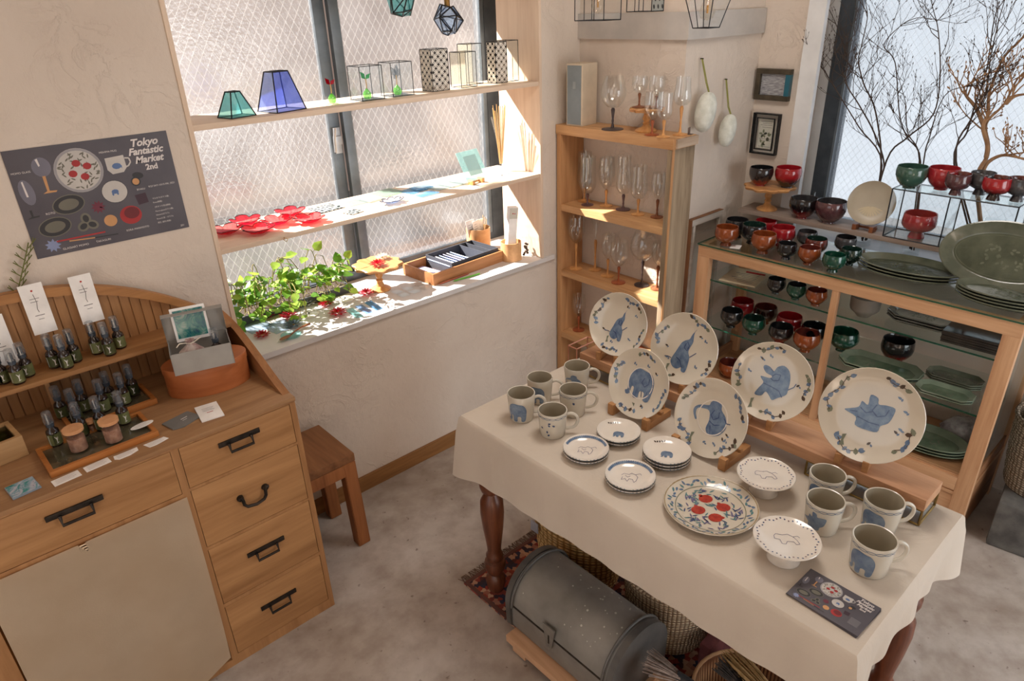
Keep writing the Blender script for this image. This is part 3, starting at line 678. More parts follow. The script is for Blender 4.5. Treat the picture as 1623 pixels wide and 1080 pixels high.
def bulb_plant(name, label, loc, leaf, scale=1.0, kind='two'):
    t = thing(name, label, 'glass plant', loc)
    g = G(); g.lathe([(0, .001), (.013, .002), (.018, .012), (.016, .024), (.008, .034), (.004, .040), (0, .041)], seg=8); part('bulb', g, GREENG, t)
    g = G(); g.tube([(0, 0, .038), (.002, 0, .058), (0, 0, .078)], .0022, 6); part('stem', g, STRAW, t)
    g = G()
    if kind == 'two':
        sh = [((0, 0, .075), (-.022, 0, .105)), ((0, 0, .075), (.026, .004, .096))]
    else: sh = [((0, 0, .06), (-.012, 0, .085)), ((0, 0, .07), (.010, 0, .09)), ((0, 0, .07), (-.018, .004, .112)), ((0, 0, .075), (.006, 0, .122)), ((0, 0, .065), (.022, 0, .105))]
    for a, b in sh:
        a, b = Vector(a), Vector(b); d = b - a; s_ = d.cross(Vector((0, 1, 0))).normalized() * d.length * .28
        lp = [a, a + d * .4 + s_, b, a + d * .5 - s_]
        v = [g.bm.verts.new(p) for p in lp]; g.face(v)
    bmesh.ops.solidify(g.bm, geom=g.bm.faces[:], thickness=.0012)
    part('leaf', g, leaf, t, None); t.scale = (scale,) * 3; return t
bulb_plant('glass_sprout', 'green glass bulb with two red leaves in a clear dish on the upper window shelf', (1.305, 2.440, Z1 + .004), LEAFR, 0.85)
g = G(); g.lathe([(0, .0005), (.024, .001), (.036, .030), (.0345, .030), (.023, .0035), (0, .003)], seg=6)
one('glass_dish', g, CLEAR, 'clear six-sided glass dish round the red-leaved bulb', 'dish', (1.305, 2.440, Z1))
for (x, y, lab1, lab2, leaf, kind, hh) in ((1.465, 2.455, 'open-sided glass case holding the bulb with two bright green leaves', 'green glass bulb with two bright green leaves inside a glass case', LEAFG, 'two', .122),
                                     (1.610, 2.465, 'open-sided glass case holding the bulb with grey sprigs', 'green glass bulb with small grey sprigs inside a glass case', GREYG, 'sprig', .125)):
    t = boxframe('glass_case', lab1, 'glass case', (x, y, Z1), .098, .085, hh, 0.0)
    g = G(); g.box(-.055, .055, -.05, .05, .0002, .0018); part('base_plate', g, GREYG, t)
    bulb_plant('glass_sprout', lab2, (x - .004, y - .006, Z1 + .0022), leaf, 0.95, kind)
boxframe('glass_box_lamp', 'tall glass box with ring lattice panels, left of the plain box on the upper shelf', 'glass box', (1.805, 2.470, Z1), .085, .075, .160, 0.0, LATT)
boxframe('glass_box_lamp', 'shorter hazy clear glass box between the lattice boxes on the upper shelf', 'glass box', (1.955, 2.470, Z1), .085, .070, .140, 0.0, None, GOLDG)
boxframe('glass_box_lamp', 'tall plain glass box behind the shorter one on the upper shelf', 'glass box', (2.055, 2.545, Z1), .080, .070, .165, 0.0, None, GOLDG)
boxframe('glass_box_lamp', 'narrow glass box with ring lattice panels beside the wooden jamb', 'glass box', (2.150, 2.475, Z1), .065, .060, .168, 0.0, LATT)
boxframe('glass_box_lamp', 'tall clear glass box at the very end of the upper shelf against the jamb', 'glass box', (2.230, 2.500, Z1), .070, .080, .170, 0.0)
# two faceted glass lamp shades hanging in the window
def gem(name, label, loc, top, mid, bot, glass, seed):
    rnd = random.Random(seed); t = thing(name, label, 'lamp', loc); g = G()
    rings = []
    for r, z, n in (top, mid, bot):
        rings.append([g.bm.verts.new((r * rnd.uniform(.8, 1.15) * math.cos(2 * PI * (i + .4 * (n == 5)) / 6), r * rnd.uniform(.8, 1.15) * math.sin(2 * PI * (i + .4) / 6), z + rnd.uniform(-.012, .012))) for i in range(6)])
    for a, b in zip(rings, rings[1:]):
        for i in range(6):
            j = (i + 1) % 6
            if rnd.random() < .5: g.face([a[i], a[j], b[j]]); g.face([a[i], b[j], b[i]])
            else: g.face([a[i], a[j], b[i]]); g.face([a[j], b[j], b[i]])
    tip = g.bm.verts.new((rnd.uniform(-.01, .01), 0, bot[1] - .012))
    for i in range(6): g.face([rings[2][(i + 1) % 6], rings[2][i], tip])
    f = G(); es = [(e.verts[0].co.copy(), e.verts[1].co.copy()) for e in g.bm.edges if rnd.random() < .8]
    for a, b in es: f.tube([a, b], .0026, 6)
    bmesh.ops.solidify(g.bm, geom=g.bm.faces[:], thickness=0.001)
    part('panes', g, glass, t); part('leadwork', f, LEAD, t)
    g = G(); g.tube([(0, 0, top[1] - .01), (0, 0, top[1] + .05)], .012, 10); part('socket', g, var('brass_socket', (150, 112, 60), (176, 136, 80), 20, 0.35, 0.8), t, 'brass lamp socket')
    g = G(); g.tube([(0, 0, top[1] + .05), (0, 0, 2.12 - loc[2])], .002, 6); part('cord', g, IRON, t)
    return t
gem('hanging_lamp', 'teal faceted glass lamp hanging high in the window', (1.684, 2.50, 1.985), (.040, .075, 6), (.064, .02, 5), (.052, -.050, 6), TEALG, 3)
gem('hanging_lamp', 'pale blue faceted glass lamp hanging near the right window frame', (1.914, 2.50, 1.905), (.038, .055, 6), (.066, .005, 5), (.036, -.048, 6), PALEBG, 8)

# lower shelf: red flower dishes
def flower_dish(n, r, h, cup=1.0):
    g = G(); c = g.bm.verts.new((0, 0, .003)); k = 6
    ring1, ring2 = [], []
    m_ = n * k
    for i in range(m_):
        a = 2 * PI * i / m_; ph = abs(math.sin(n * a / 2)) ** .6
        ring1.append(g.bm.verts.new((.5 * r * math.cos(a) * (.8 + .2 * ph), .5 * r * math.sin(a) * (.8 + .2 * ph), .0022 + .1 * h)))
        ring2.append(g.bm.verts.new((r * math.cos(a) * (.72 + .28 * ph), r * math.sin(a) * (.72 + .28 * ph), h * (.65 + .35 * ph))))
    for i in range(m_):
        j = (i + 1) % m_
        g.face([c, ring1[i], ring1[j]], 0, True); g.face([ring1[i], ring2[i], ring2[j], ring1[j]], 0, True)
    bmesh.ops.solidify(g.bm, geom=g.bm.faces[:], thickness=.002)
    e = G(); e.tube([v.co.copy() for v in ring2] + [ring2[0].co.copy()], .0012, 6)
    return g, e
red0 = None
for k, (p, lab) in enumerate((((0.8493, 2.5184, 1.2300), 'red glass flower dish at the left end of the lower window shelf'), ((0.9514, 2.5845, 1.2300), 'red glass flower dish behind the two leftmost ones on the lower shelf'),
                              ((0.9335, 2.4363, 1.2300), 'red glass flower dish above the brass hook'), ((1.0333, 2.4925, 1.2300), 'red glass flower dish in the middle of the red group'),
                              ((1.1256, 2.5708, 1.2300), 'red glass flower dish at the back of the red group'), ((1.1299, 2.4215, 1.2300), 'red glass flower dish at the right end of the red group'))):
    if red0 is None:
        red0 = thing('flower_dish', lab, 'dish', (p[0], p[1], Z2 + .001), 0.2, 'red flower dishes on the window shelf')
        a, b = flower_dish(5, .062, .024); part('petals', a, REDG, red0); part('dark_rim', b, LEAD, red0)
    else: dup(red0, (p[0], p[1], Z2 + .001), 0.2 + k * .7, lab)
def sheet(name, label, p, w_, d_, rz, m, z=0.0, th=.003, cat='glass tile', group=None):
    g = G(); g.box(-w_/2, w_/2, -d_/2, d_/2, 0, th, bev=min(.001, th * .3)); return one(name, g, m, label, cat, (p[0], p[1], p[2] + .0005 + z), rz, group)
def dots_glass(name):
    m, nt, out = newmat(name); v = coords(nt, (1, 1, 1))
    vo = N(nt, 'ShaderNodeTexVoronoi'); vo.inputs['Scale'].default_value = 52; vo.voronoi_dimensions = '2D'; vo.inputs['Randomness'].default_value = .45; nt.links.new(v, vo.inputs['Vector'])
    p = principled(nt, out, .2, 0, .5, .3); nt.links.new(ramp(nt, vo.outputs['Distance'], [(.34, (30, 38, 40)), (.40, (186, 192, 186))]), p.inputs['Base Color']); return m
DOTG = dots_glass('dark_spotted_glass')
sheet('glass_coaster', 'square glass coaster with black spots on the lower window shelf', (1.2733, 2.5573, 1.2300), .115, .10, .1, DOTG, cat='coaster')
sheet('glass_coaster', 'smaller glass coaster with black spots near the window shelf edge', (1.3184, 2.4204, 1.2300), .062, .055, .25, DOTG, cat='coaster')
sheet('glass_tile', 'milky white glass tile beside the spotted coasters', (1.3957, 2.5515, 1.2300), .085, .09, .05, MILKG)
sheet('glass_tile', 'milky white glass tile overlapping its neighbour on the lower shelf', (1.4737, 2.5396, 1.2300), .085, .08, .15, MILKG, .0035)
sheet('glass_tile', 'pale green glass tile on the lower window shelf', (1.5874, 2.5888, 1.2300), .115, .11, .12, glasscol('pale_green_glass', (.80, .90, .84), (186, 208, 194), .5))
e = thing('leaded_dish', 'oval leaded glass dish with blue petals on the lower window shelf', 'dish', (1.5045, 2.4231, 1.2305), .15)
a, b = flower_dish(8, .052, .016); part('petals', a, glasscol('blue_grey_glass', (.6, .68, .85), (160, 176, 206), .4), e); part('dark_rim', b, LEAD, e); e.scale = (1.1, .75, 1)
sheet('glass_tile', 'sky blue glass tile at the back of the lower window shelf', (1.6826, 2.5290, 1.2300), .10, .085, .2, SKYG)
sheet('glass_tile', 'sky blue glass tile nearest the front of the lower window shelf', (1.6813, 2.4283, 1.2300), .10, .055, .05, SKYG, .0035)
sheet('glass_tile', 'sky blue glass tile lying across two others', (1.7271, 2.5296, 1.2300), .09, .06, -.1, SKYG, .007)
for k, (x, y, lab) in enumerate(((697, 297, 'white glass tile next to the sky blue tiles'), (716, 293, 'white glass tile lying on another near the easel'), (733, 289, 'white glass tile just left of the easel'))):
    sheet('glass_tile', lab, (1.8022, 2.4950, 1.2300) if k == 0 else ((1.8672, 2.4917, 1.2300) if k == 1 else (1.9299, 2.4928, 1.2300)), .10, .095, .05 + .1 * k, MILKG, .0035 * k)
p = (1.9574, 2.4221, 1.2300)
es = thing('small_easel', 'tiny wooden easel on the lower window shelf', 'easel', (p[0], p[1], Z2), .15)
g = G()
for sx in (-1, 1): g.box(.032 * sx - .008, .032 * sx + .008, -.012, .02, 0, .022, bev=.002)
g.box(-.04, .04, .008, .016, .006, .014); part('base', g, TURN, es)
M = frame_M((p[0] - .012, p[1] + .012, Z2 + .082), (math.cos(.15), math.sin(.15), .0), (.15, -1, .55))
g = G(); g.box(-.068, .068, -.068, .068, -.003, .003, bev=.001)
tl = one('glass_plate', g, AQUAG, 'square aqua glass plate propped upright on the tiny easel', 'plate', M=M)
g = G(); g.box(-.040, .040, -.045, .045, .0035, .0045); part('inner_square', g, MILKG, tl, 'paler clear centre square')
c = thing('earring_card', 'white card with four dark studs at the end of the lower window shelf', 'card', (2.1688, 2.4434, 1.2305), .1)
g = G(); g.box(-.055, .055, -.04, .04, 0, .001); part('card', g, WHITE, c)
for k, u in enumerate((-.035, -.017, .012, .030)):
    g = G(); g.lathe([(0, .005), (.005, .004), (.006, .001)], (u, .01, 0), 10); part('stud', g, (LEAD, BLUED, TEALP, TEALP)[k], c)
p = (2.2202, 2.4914, 1.2300)
v = thing('fluted_vase', 'tall flared clear vase holding reeds beside the wooden jamb', 'vase', (2.205, 2.535, Z2), 0)
prof = [(.0, .001), (.018, .002), (.019, .012), (.010, .03), (.013, .10), (.024, .17), (.042, .25), (.040, .25), (.022, .17), (.011, .10), (.008, .032), (0, .03)]
g = G(); g.lathe(prof, seg=14); part('body', g, CLEAR, v)
g = G()
for k in range(16):
    a = k * 2.4; r0, r1 = .006, .030
    g.tube([(r0 * math.cos(a), r0 * math.sin(a), .035), (r1 * math.cos(a), r1 * math.sin(a), .29 + .015 * math.sin(k * 3))], .0016, 5)
one('reed_bundle', g, STRAW, 'bundle of thin wooden reeds standing in the flared vase', 'reeds', (2.205, 2.535, Z2))

# sill: trailing plant in a grey trough
t = thing('trailing_plant', 'leafy trailing pothos plant in a low dark trough on the window sill', 'plant', (1.10, 2.700, ZS))
g = G(); g.box(-.28, .28, -.055, .055, 0, .012, bev=.002)
for a, b, c_, d in ((-.28, .28, -.055, -.048), (-.28, .28, .048, .055), (-.28, -.273, -.048, .048), (.273, .28, -.048, .048)): g.box(a, b, c_, d, .010, .036, bev=.002)
part('trough', g, plain('dark_grey_trough', (70, 72, 74), .6), t)
g = G(); g.box(-.272, .272, -.047, .047, .012, .031); part('soil', g, var('dark_soil', (52, 42, 34), (78, 62, 48), 60, .95), t)
LEAF1 = var('pothos_leaf', (104, 150, 40), (176, 204, 84), 26, .35, 0, .4, lo=.3, hi=.7); LEAF2 = var('pothos_leaf_dark', (70, 118, 40), (120, 164, 60), 22, .35, 0, .4)
def leafy_mat(name, c1, c2):
    m, nt, out = newmat(name); p = principled(nt, out, .4, 0, .4)
    tl_ = N(nt, 'ShaderNodeBsdfTranslucent'); col = ramp(nt, noise(nt, coords(nt), 24, 3), [(.3, c1), (.7, c2)])
    nt.links.new(col, p.inputs['Base Color']); nt.links.new(col, tl_.inputs[0])
    mx = N(nt, 'ShaderNodeMixShader'); mx.inputs[0].default_value = .45; nt.links.new(p.outputs[0], mx.inputs[1]); nt.links.new(tl_.outputs[0], mx.inputs[2]); nt.links.new(mx.outputs[0], out.inputs[0]); return m
LEAF1 = leafy_mat('pothos_leaf_light', (112, 158, 44), (190, 214, 96)); LEAF2 = leafy_mat('pothos_leaf_deep', (72, 122, 40), (128, 172, 62))
rnd = random.Random(11); vines = G(); la, lb = G(), G()
def leaf3(g, p, d, up, L):
    d = d.normalized(); s_ = d.cross(up).normalized(); n_ = s_.cross(d)
    pts = [Vector((0, 0, 0)), Vector((.15, .34, .05)), Vector((.5, .40, .06)), Vector((.82, .2, .0)), Vector((1.05, 0, -.06)), Vector((.82, -.2, 0)), Vector((.5, -.40, .06)), Vector((.15, -.34, .05))]
    q = [g.bm.verts.new(p + (d * v_.x + s_ * v_.y + n_ * v_.z) * L) for v_ in pts]
    mid = g.bm.verts.new(p + (d * .5 - n_ * .02) * L)
    for i in range(8): g.face([mid, q[i], q[(i + 1) % 8]], 0, True)
for k in range(46):
    x0 = rnd.uniform(-.26, .27); a = Vector((x0, rnd.uniform(-.03, .03), .038)); hgt = rnd.uniform(.08, .30) * (1.25 if -.08 < x0 < .16 else .8)
    if x0 < -.18: hgt *= 1.25
    ex = x0 + rnd.uniform(-.10, .10); ey = rnd.uniform(-.21, -.05); ez = rnd.uniform(.0, .16)
    ex = max(-.31, min(.22, ex))
    b = Vector(((x0 + ex) / 2 + rnd.uniform(-.04, .04), (a.y + ey) / 2 - .01, .06 + hgt)); c_ = Vector((ex, ey, max(.012, ez)))
    pts = [a * (1 - u) ** 2 + b * 1.0 * 2 * u * (1 - u) + c_ * u * u for u in [i / 9 for i in range(10)]]
    for q in pts: q.z = max(.010, q.z)
    vines.tube(pts, .0018, 5)
    for i in range(2, 10):
        if rnd.random() < .62:
            q = pts[i]; d = Vector((rnd.uniform(-1, 1), rnd.uniform(-1, .3), rnd.uniform(-.4, .7))); up = Vector((rnd.uniform(-.4, .4), rnd.uniform(-.9, .1), 1))
            q2 = q + d.normalized() * .012; vines.tube([q, q2], .001, 4)
            L = rnd.uniform(.028, .052)
            if q2.z + min(0, d.normalized().z * L) < .006: d.z = abs(d.z)
            if a.y + t.location.y < 9: leaf3(la if rnd.random() < .6 else lb, q2, d, up, L)
for k in range(26):
    x0 = -.27 + .52 * k / 26; a = Vector((x0, -.045, .034)); q = Vector((x0 + rnd.uniform(-.03, .03), -.075 - rnd.uniform(0, .03), rnd.uniform(.03, .06))); vines.tube([a, (a + q) / 2 + Vector((0, 0, .015)), q], .0014, 5)
    leaf3(la if k % 2 else lb, q, Vector((rnd.uniform(-.8, .8), -1, rnd.uniform(-.5, -.1))), Vector((rnd.uniform(-.3, .3), -.6, 1)), rnd.uniform(.030, .046))
vines.tube([(-.02, -.02, .04), (-.06, -.02, .13), (-.045, -.03, .20), (-.02, -.035, .235), (.03, -.04, .215), (.05, -.05, .17)], .0018, 6)
vines.tube([(.06, -.02, .06), (.12, -.03, .15), (.15, -.03, .205), (.18, -.03, .19), (.19, -.04, .13), (.22, -.05, .05)], .0018, 6)
part('vine', vines, plain('brownish_vine', (140, 128, 72), .6), t)
part('foliage', la, LEAF1, t, kind='stuff'); part('foliage', lb, LEAF2, t, kind='stuff')

# turned wooden cake stands (three of them in the shop)
def cake_stand(label, loc, r, h, rz=0, scal=True):
    t = thing('cake_stand', label, 'cake stand', loc, rz)
    g = G(); prof = [(0, h - .014), (r * .90, h - .014), (r, h - .007), (r * .985, h), (0, h)]
    if scal:
        n = 48; bot, top = [], []
        for i in range(n):
            a = 2 * PI * i / n; rr = r * (.93 + .07 * math.cos(10 * a) )
            bot.append((rr * .95 * math.cos(a), rr * .95 * math.sin(a))); top.append((rr * math.cos(a), rr * math.sin(a)))
        vb = [g.bm.verts.new((x, y, h - .014)) for x, y in bot]; vt = [g.bm.verts.new((x, y, h - .004)) for x, y in top]; vi = [g.bm.verts.new((x * .96, y * .96, h)) for x, y in top]
        g.face(list(reversed(vb))); g.face(vi)
        for i in range(n):
            j = (i + 1) % n; g.face([vb[i], vb[j], vt[j], vt[i]]); g.face([vt[i], vt[j], vi[j], vi[i]])
    else: g.lathe(prof, seg=36)
    part('plate', g, wood('stand_plate_wood', (214, 160, 104), (170, 112, 66), 'y', .4, 2), t)
    g = G(); s_ = h - .014
    g.lathe([(0, 0), (.046, .0), (.047, .006), (.038, .012), (.020, .02), (.013, s_ * .35), (.017, s_ * .42), (.011, s_ * .50), (.018, s_ * .62), (.014, s_ * .78), (.011, s_ * .86), (.020, s_ - .001), (0, s_ - .001)], seg=22)
    part('pedestal', g, TURN, t); return t
p = (1.4788, 2.5735, 0.8100)
cake_stand('turned wooden cake stand on the window sill beside the trailing plant', (1.488, 2.575, ZS), .116, .125)
def lotus(r):
    g = G()
    for ring, n, k, z, tilt in ((0, 10, 1.0, .004, .22), (1, 9, .74, .008, .55), (2, 7, .48, .010, .95)):
        for i in range(n):
            a = 2 * PI * (i + .5 * ring) / n; L = r * k; d = Vector((math.cos(a) * math.cos(tilt), math.sin(a) * math.cos(tilt), math.sin(tilt))); s_ = Vector((-math.sin(a), math.cos(a), 0)); o = Vector((0, 0, z)) + d * .12 * L
            v = [g.bm.verts.new(o + d * L * u + s_ * L * w_ + Vector((0, 0, .1 * L * abs(w_) * 3))) for u, w_ in ((0, 0), (.35, .17), (.65, .15), (.9, 0), (.65, -.15), (.35, -.17))]
            g.face(v)
    bmesh.ops.solidify(g.bm, geom=g.bm.faces[:], thickness=.0012); return g
LOTR = glasscol('lotus_red', (.92, .35, .42), (204, 28, 58), .6); LOTD = glasscol('lotus_grey', (.7, .74, .78), (100, 114, 122), .55); LOTW = glasscol('lotus_white', (.92, .93, .92), (236, 234, 228), .6)
def make_lotus(label, loc, m, r=.040, group=None):
    t = thing('glass_lotus', label, 'glass lotus', loc, rnd.uniform(0, 3), group); part('petals', lotus(r), m, t)
    g = G(); g.lathe([(0, .013), (.004, .012), (.005, .008), (0, .007)], seg=8); part('bead', g, var('gold_bead', (190, 150, 80), (210, 176, 110), 30, .3, .7), t); return t
make_lotus('red glass lotus on the window cake stand', (1.470, 2.545, ZS + .1255), LOTR, .042)
make_lotus('white glass lotus on the window cake stand behind the red one', (1.535, 2.61, ZS + .1255), LOTW, .038)
for pp, lab, m, r in (((0.9824, 2.6564, 0.8105), 'dark red glass lotus nearest the trailing plant', LOTR, .040), ((1.0479, 2.5879, 0.8105), 'red glass lotus standing behind the grey lotus', LOTR, .042),
                   ((1.2213, 2.5898, 0.8105), 'red glass lotus at the back of the sill between plant and cake stand', LOTR, .038), ((1.2061, 2.4597, 0.8105), 'bright red glass lotus left of the blue strips', LOTR, .044),
                   ((1.0188, 2.4830, 0.8105), 'grey glass lotus beside the wooden spoon', LOTD, .044), ((0.8863, 2.4851, 0.8105), 'dark red glass lotus close to the chest side panel', LOTR, .036),
                   ((1.4096, 2.5682, 0.8105), 'red glass lotus in front of the cake stand', LOTR, .040), ((1.1635, 2.6507, 0.8105), 'white glass lotus under the trailing leaves', LOTW, .042)):
    make_lotus(lab, pp, m, r)
for pp, lab in (((1.1202, 2.5498, 0.8105), 'flat round white disc with a dark dot among the lotuses'), ((1.3119, 2.5865, 0.8105), 'flat round white disc with a dark dot under the end of the plant')):
    t = thing('incense_disc', lab, 'disc', pp); g = G(); g.lathe([(0, 0), (.040, 0), (.042, .004), (.034, .007), (0, .006)], seg=24); part('disc', g, CERAMW, t)
    g = G(); g.lathe([(0, .0105), (.004, .009), (.004, .006)], seg=8); part('stud', g, LEAD, t)
for pp, lab, w_, d_, a in (((0.9107, 2.6058, 0.8100), 'rippled clear glass sheet under the leftmost lotuses', .10, .13, .1), ((0.9792, 2.5257, 0.8100), 'rippled clear glass sheet beside the grey lotus', .10, .11, .1)):
    sheet('rippled_sheet', lab, pp, w_, d_, a, RIPPLE, cat='glass sheet')
for k, (pp, m) in enumerate((((1.2619, 2.4218, 0.8100), AQUAG), ((1.3112, 2.4277, 0.8100), SKYG), ((1.3616, 2.4337, 0.8100), SKYG))):
    g = G(); g.box(-.016, .016, -.055, .055, 0, .003, bev=.0008)
    one('glass_strip', g, (AQUAG, PALEBG, SKYG)[k], ('pale aqua glass strip nearest the lotuses', 'pale blue glass strip between two other strips', 'sky blue glass strip nearest the cake stand')[k], 'glass strip', (pp[0], pp[1], ZS + .0005), -.10)
p = (1.5753, 2.4488, 0.8100)
for i in range(3):
    for j in range(2):
        g = G(); g.lathe([(0, 0), (.030, 0), (.034, .012), (.032, .012), (.028, .003), (0, .003)], seg=4)
        one('glass_dish', g, GREYG if False else CLEAR, ('small square clear glass dish, first of the row by the wooden tray', 'small square clear glass dish, middle of the row by the wooden tray', 'small square clear glass dish, far end of the row by the wooden tray')[i] + (' in front' if j == 0 else ' behind'), 'dish', (p[0] - .055 + .058 * i, p[1] - .012 + .056 * j, ZS + .0005), PI / 4, 'square glass dishes')
# wooden spoon on a glass dish
p = (0.9794, 2.3983, 0.8100)
g = G(); g.lathe([(0, 0), (.034, .001), (.04, .008), (.038, .008), (.032, .003), (0, .002)], seg=20)
one('glass_dish', g, AQUAG, 'round aqua glass dish under the wooden spoon', 'dish', (p[0] - .01, p[1] + .008, ZS + .0005))
sp_ = thing('wooden_spoon', 'small wooden spoon lying across a glass dish at the front of the sill', 'spoon', (p[0], p[1], ZS + .0095), .30)
g = G(); g.lathe([(0, 0), (.010, .001), (.013, .004), (.012, .004), (.009, .002), (0, .0015)], seg=16, sx=2.2, M=Matrix.Translation((-.045, 0, 0))); part('bowl', g, TURN2, sp_)
g = G(); g.tube([(-.018, 0, .004), (.0, 0, .008), (.035, 0, .012), (.085, 0, .009)], [.003, .003, .0035, .005], 8); part('handle', g, TURN2, sp_)
# wooden tray with dark inner box of packets
t = thing('wooden_tray', 'shallow wooden tray of packets in front of the round wooden boxes', 'tray', (1.90, 2.555, ZS), .045)
TR = wood('tray_wood', (190, 134, 88), (150, 98, 60), 'x', .5)
g = G(); g.box(-.225, .225, -.115, .115, 0, .008)
for a, b, c_, d in ((-.225, .225, -.115, -.104), (-.225, .225, .104, .115), (-.225, -.214, -.104, .104), (.214, .225, -.104, .104)): g.box(a, b, c_, d, .006, .055, bev=.0015)
part('tray_body', g, TR, t)
bx = thing('inner_box', 'dark grey divided box standing inside the wooden tray', 'box', (1.955, 2.562, ZS + .0085), .045)
DKB = plain('dark_grey_board', (64, 66, 74), .7)
g = G(); g.box(-.150, .150, -.098, .098, 0, .003)
for a, b, c_, d in ((-.15, .15, -.098, -.094), (-.15, .15, .094, .098), (-.15, -.146, -.094, .094), (.146, .15, -.094, .094)): g.box(a, b, c_, d, .003, .060)
part('walls', g, DKB, bx)
for x in (.062, .105):
    g = G(); g.box(x - .0015, x + .0015, -.0935, .0935, .003, .058); part('divider', g, DKB, bx)
PK = [plain('packet_lilac', (176, 170, 200), .3), plain('packet_blue', (150, 172, 214), .3), plain('packet_white', (220, 220, 226), .3)]
pkn = ('lilac', 'blue', 'white')
for k in range(7):
    x = -.128 + k * .023; M = Matrix.Translation((1.955, 2.562, ZS + .012)) @ Matrix.Rotation(.045, 4, 'Z') @ Matrix.Translation((x + .03, 0, 0)) @ Matrix.Rotation(-.95, 4, 'Y')
    g = G(); g.box(-.002, .002, -.084, .084, .002, .066, bev=.0006)
    one('packet', g, PK[(k * 2 + 1) % 3], ('%s packet leaning in the dark inner box, %s from its cake-stand end' % (pkn[(k * 2 + 1) % 3], ('first', 'second', 'third', 'fourth', 'fifth', 'sixth', 'seventh')[k])), 'packet', M=M, group='packets in the dark inner box')
for k in range(3):
    g = G(); g.box(-.032, .032, -.085, .085, 0, .004, bev=.001)
    one('packet', g, PK[(0, 2, 0)[k]], ('lilac packet lying lowest beside the dark inner box', 'white packet lying between two lilac ones beside the dark box', 'lilac packet lying topmost beside the dark inner box')[k], 'packet', (1.752 - .002 * k, 2.548, ZS + .009 + .005 * k), .045 + .05 * k, 'packets lying in the tray')
# round bentwood boxes
def round_box(label, loc, r, h):
    g = G(); g.lathe([(0, 0), (r, 0), (r, h), (r - .004, h), (r - .004, .006), (0, .006)], seg=32)
    return one('bentwood_box', g, wood('bentwood', (222, 176, 128), (190, 140, 94), 'x', .5), label, 'box', loc, .4)
round_box('taller round bentwood box of cards at the back of the sill', (2.165, 2.690, ZS), .062, .116)
round_box('round bentwood box at the front of the sill holding a long white carton', (2.170, 2.445, ZS), .052, .092)
for k, (dx, dy, a, tl_) in enumerate(((-.030, -.008, -.25, .16), (-.008, -.014, .1, .12), (.018, .0, .3, .1), (.034, .012, .2, .06))):
    M = Matrix.Translation((2.165 + dx, 2.690 + dy, ZS + .012)) @ Matrix.Rotation(a, 4, 'Z') @ Matrix.Rotation(-tl_, 4, 'Y')
    g = G(); g.box(-.024, .024, -.0006, .0006, 0, .155 - .006 * k); o = one('paper_card', g, WHITE, ('white card at the cake-stand side of the tall bentwood box', 'white card in the front of the tall bentwood box', 'white card in the middle of the tall bentwood box', 'white card at the jamb side of the tall bentwood box')[k], 'card', M=M)
    g = G()
    for i in range(3): g.box(-.016, .010 - .004 * i, -.0011, -.0008, .105 + .012 * i, .1065 + .012 * i)
    part('printed_lines', g, GREYTXT, o)
for k in range(3):
    g = G(); g.tube([(0, 0, 0), (.004, .004, .165 - .01 * k)], .0018, 6); one('wooden_stick', g, STRAW, ('thin wooden stick in the tall bentwood box, tallest of three', 'thin wooden stick in the tall bentwood box, middle of three', 'thin wooden stick in the tall bentwood box, shortest of three')[k], 'stick', (2.195 + .007 * k, 2.682 - .004 * k, ZS + .008))
M = Matrix.Translation((2.155, 2.440, ZS + .012)) @ Matrix.Rotation(-.3, 4, 'Z') @ Matrix.Rotation(.10, 4, 'Y')
g = G(); g.box(-.022, .022, -.015, .015, 0, .255, bev=.001)
o = one('long_carton', g, WHITE, 'long white carton standing in the front bentwood box', 'carton', M=M)
g = G(); g.box(-.022, .022, -.0158, -.0152, .20, .252, bev=0); part('window_patch', g, plain('carton_grey', (196, 190, 178), .6), o)
g = G(); g.decal([ellipse(-.004, .225, .004, .003, 8), ellipse(.006, .224, .003, .003, 8)], lambda u, v_: (u, -.0162, v_), cuts=0); part('red_mark', g, REDTXT, o)
M = Matrix.Translation((2.190, 2.452, ZS + .012)) @ Matrix.Rotation(.2, 4, 'Z') @ Matrix.Rotation(.06, 4, 'Y')
g = G(); g.box(-.009, .009, -.012, .012, 0, .235, bev=.001); one('long_carton', g, plain('kraft_tan', (206, 178, 136), .7), 'slim tan carton behind the long white one', 'carton', M=M)
t = thing('clear_bag', 'small clear bag of dark dried pieces beside the front bentwood box', 'bag', (2.252, 2.425, ZS), .2)
g = G(); g.lathe([(0, .001), (.024, .002), (.027, .03), (.024, .07), (.020, .095), (.026, .108)], seg=12, sy=.6); part('film', g, CLEAR, t)
g = G()
for k in range(14): g.lathe([(0, -.007), (.007, -.002), (.006, .004), (0, .007)], (rnd.uniform(-.014, .014), rnd.uniform(-.006, .006), .009 + .0042 * k), 6)
part('dried_pieces', g, plain('dark_brown_pieces', (74, 54, 44), .8), t, kind='stuff')
def pencil(label, a, b, m):
    g = G(); a, b = Vector(a), Vector(b); g.tube([a, a + (b - a) * .93], .0038, 6); g.tube([a + (b - a) * .93, b], [.0038, .0004], 6); return one('pencil', g, m, label, 'pencil')
pencil('green pencil lying along the front of the wooden tray', (1.9191, 2.3920, 0.8145), (1.7711, 2.4055, 0.8145), plain('green_paint', (98, 168, 62), .4))
pencil('reddish pencil lying against the wooden tray', (1.8821, 2.4317, 0.8145), (1.7006, 2.4226, 0.8145), plain('red_brown_paint', (170, 96, 72), .4))
sheet('small_card', 'small pale card on the sill in front of the round box', (2.0120, 2.3855, 0.8100), .075, .022, .02, plain('pale_grey_card', (206, 208, 210), .6), th=.0015, cat='card')

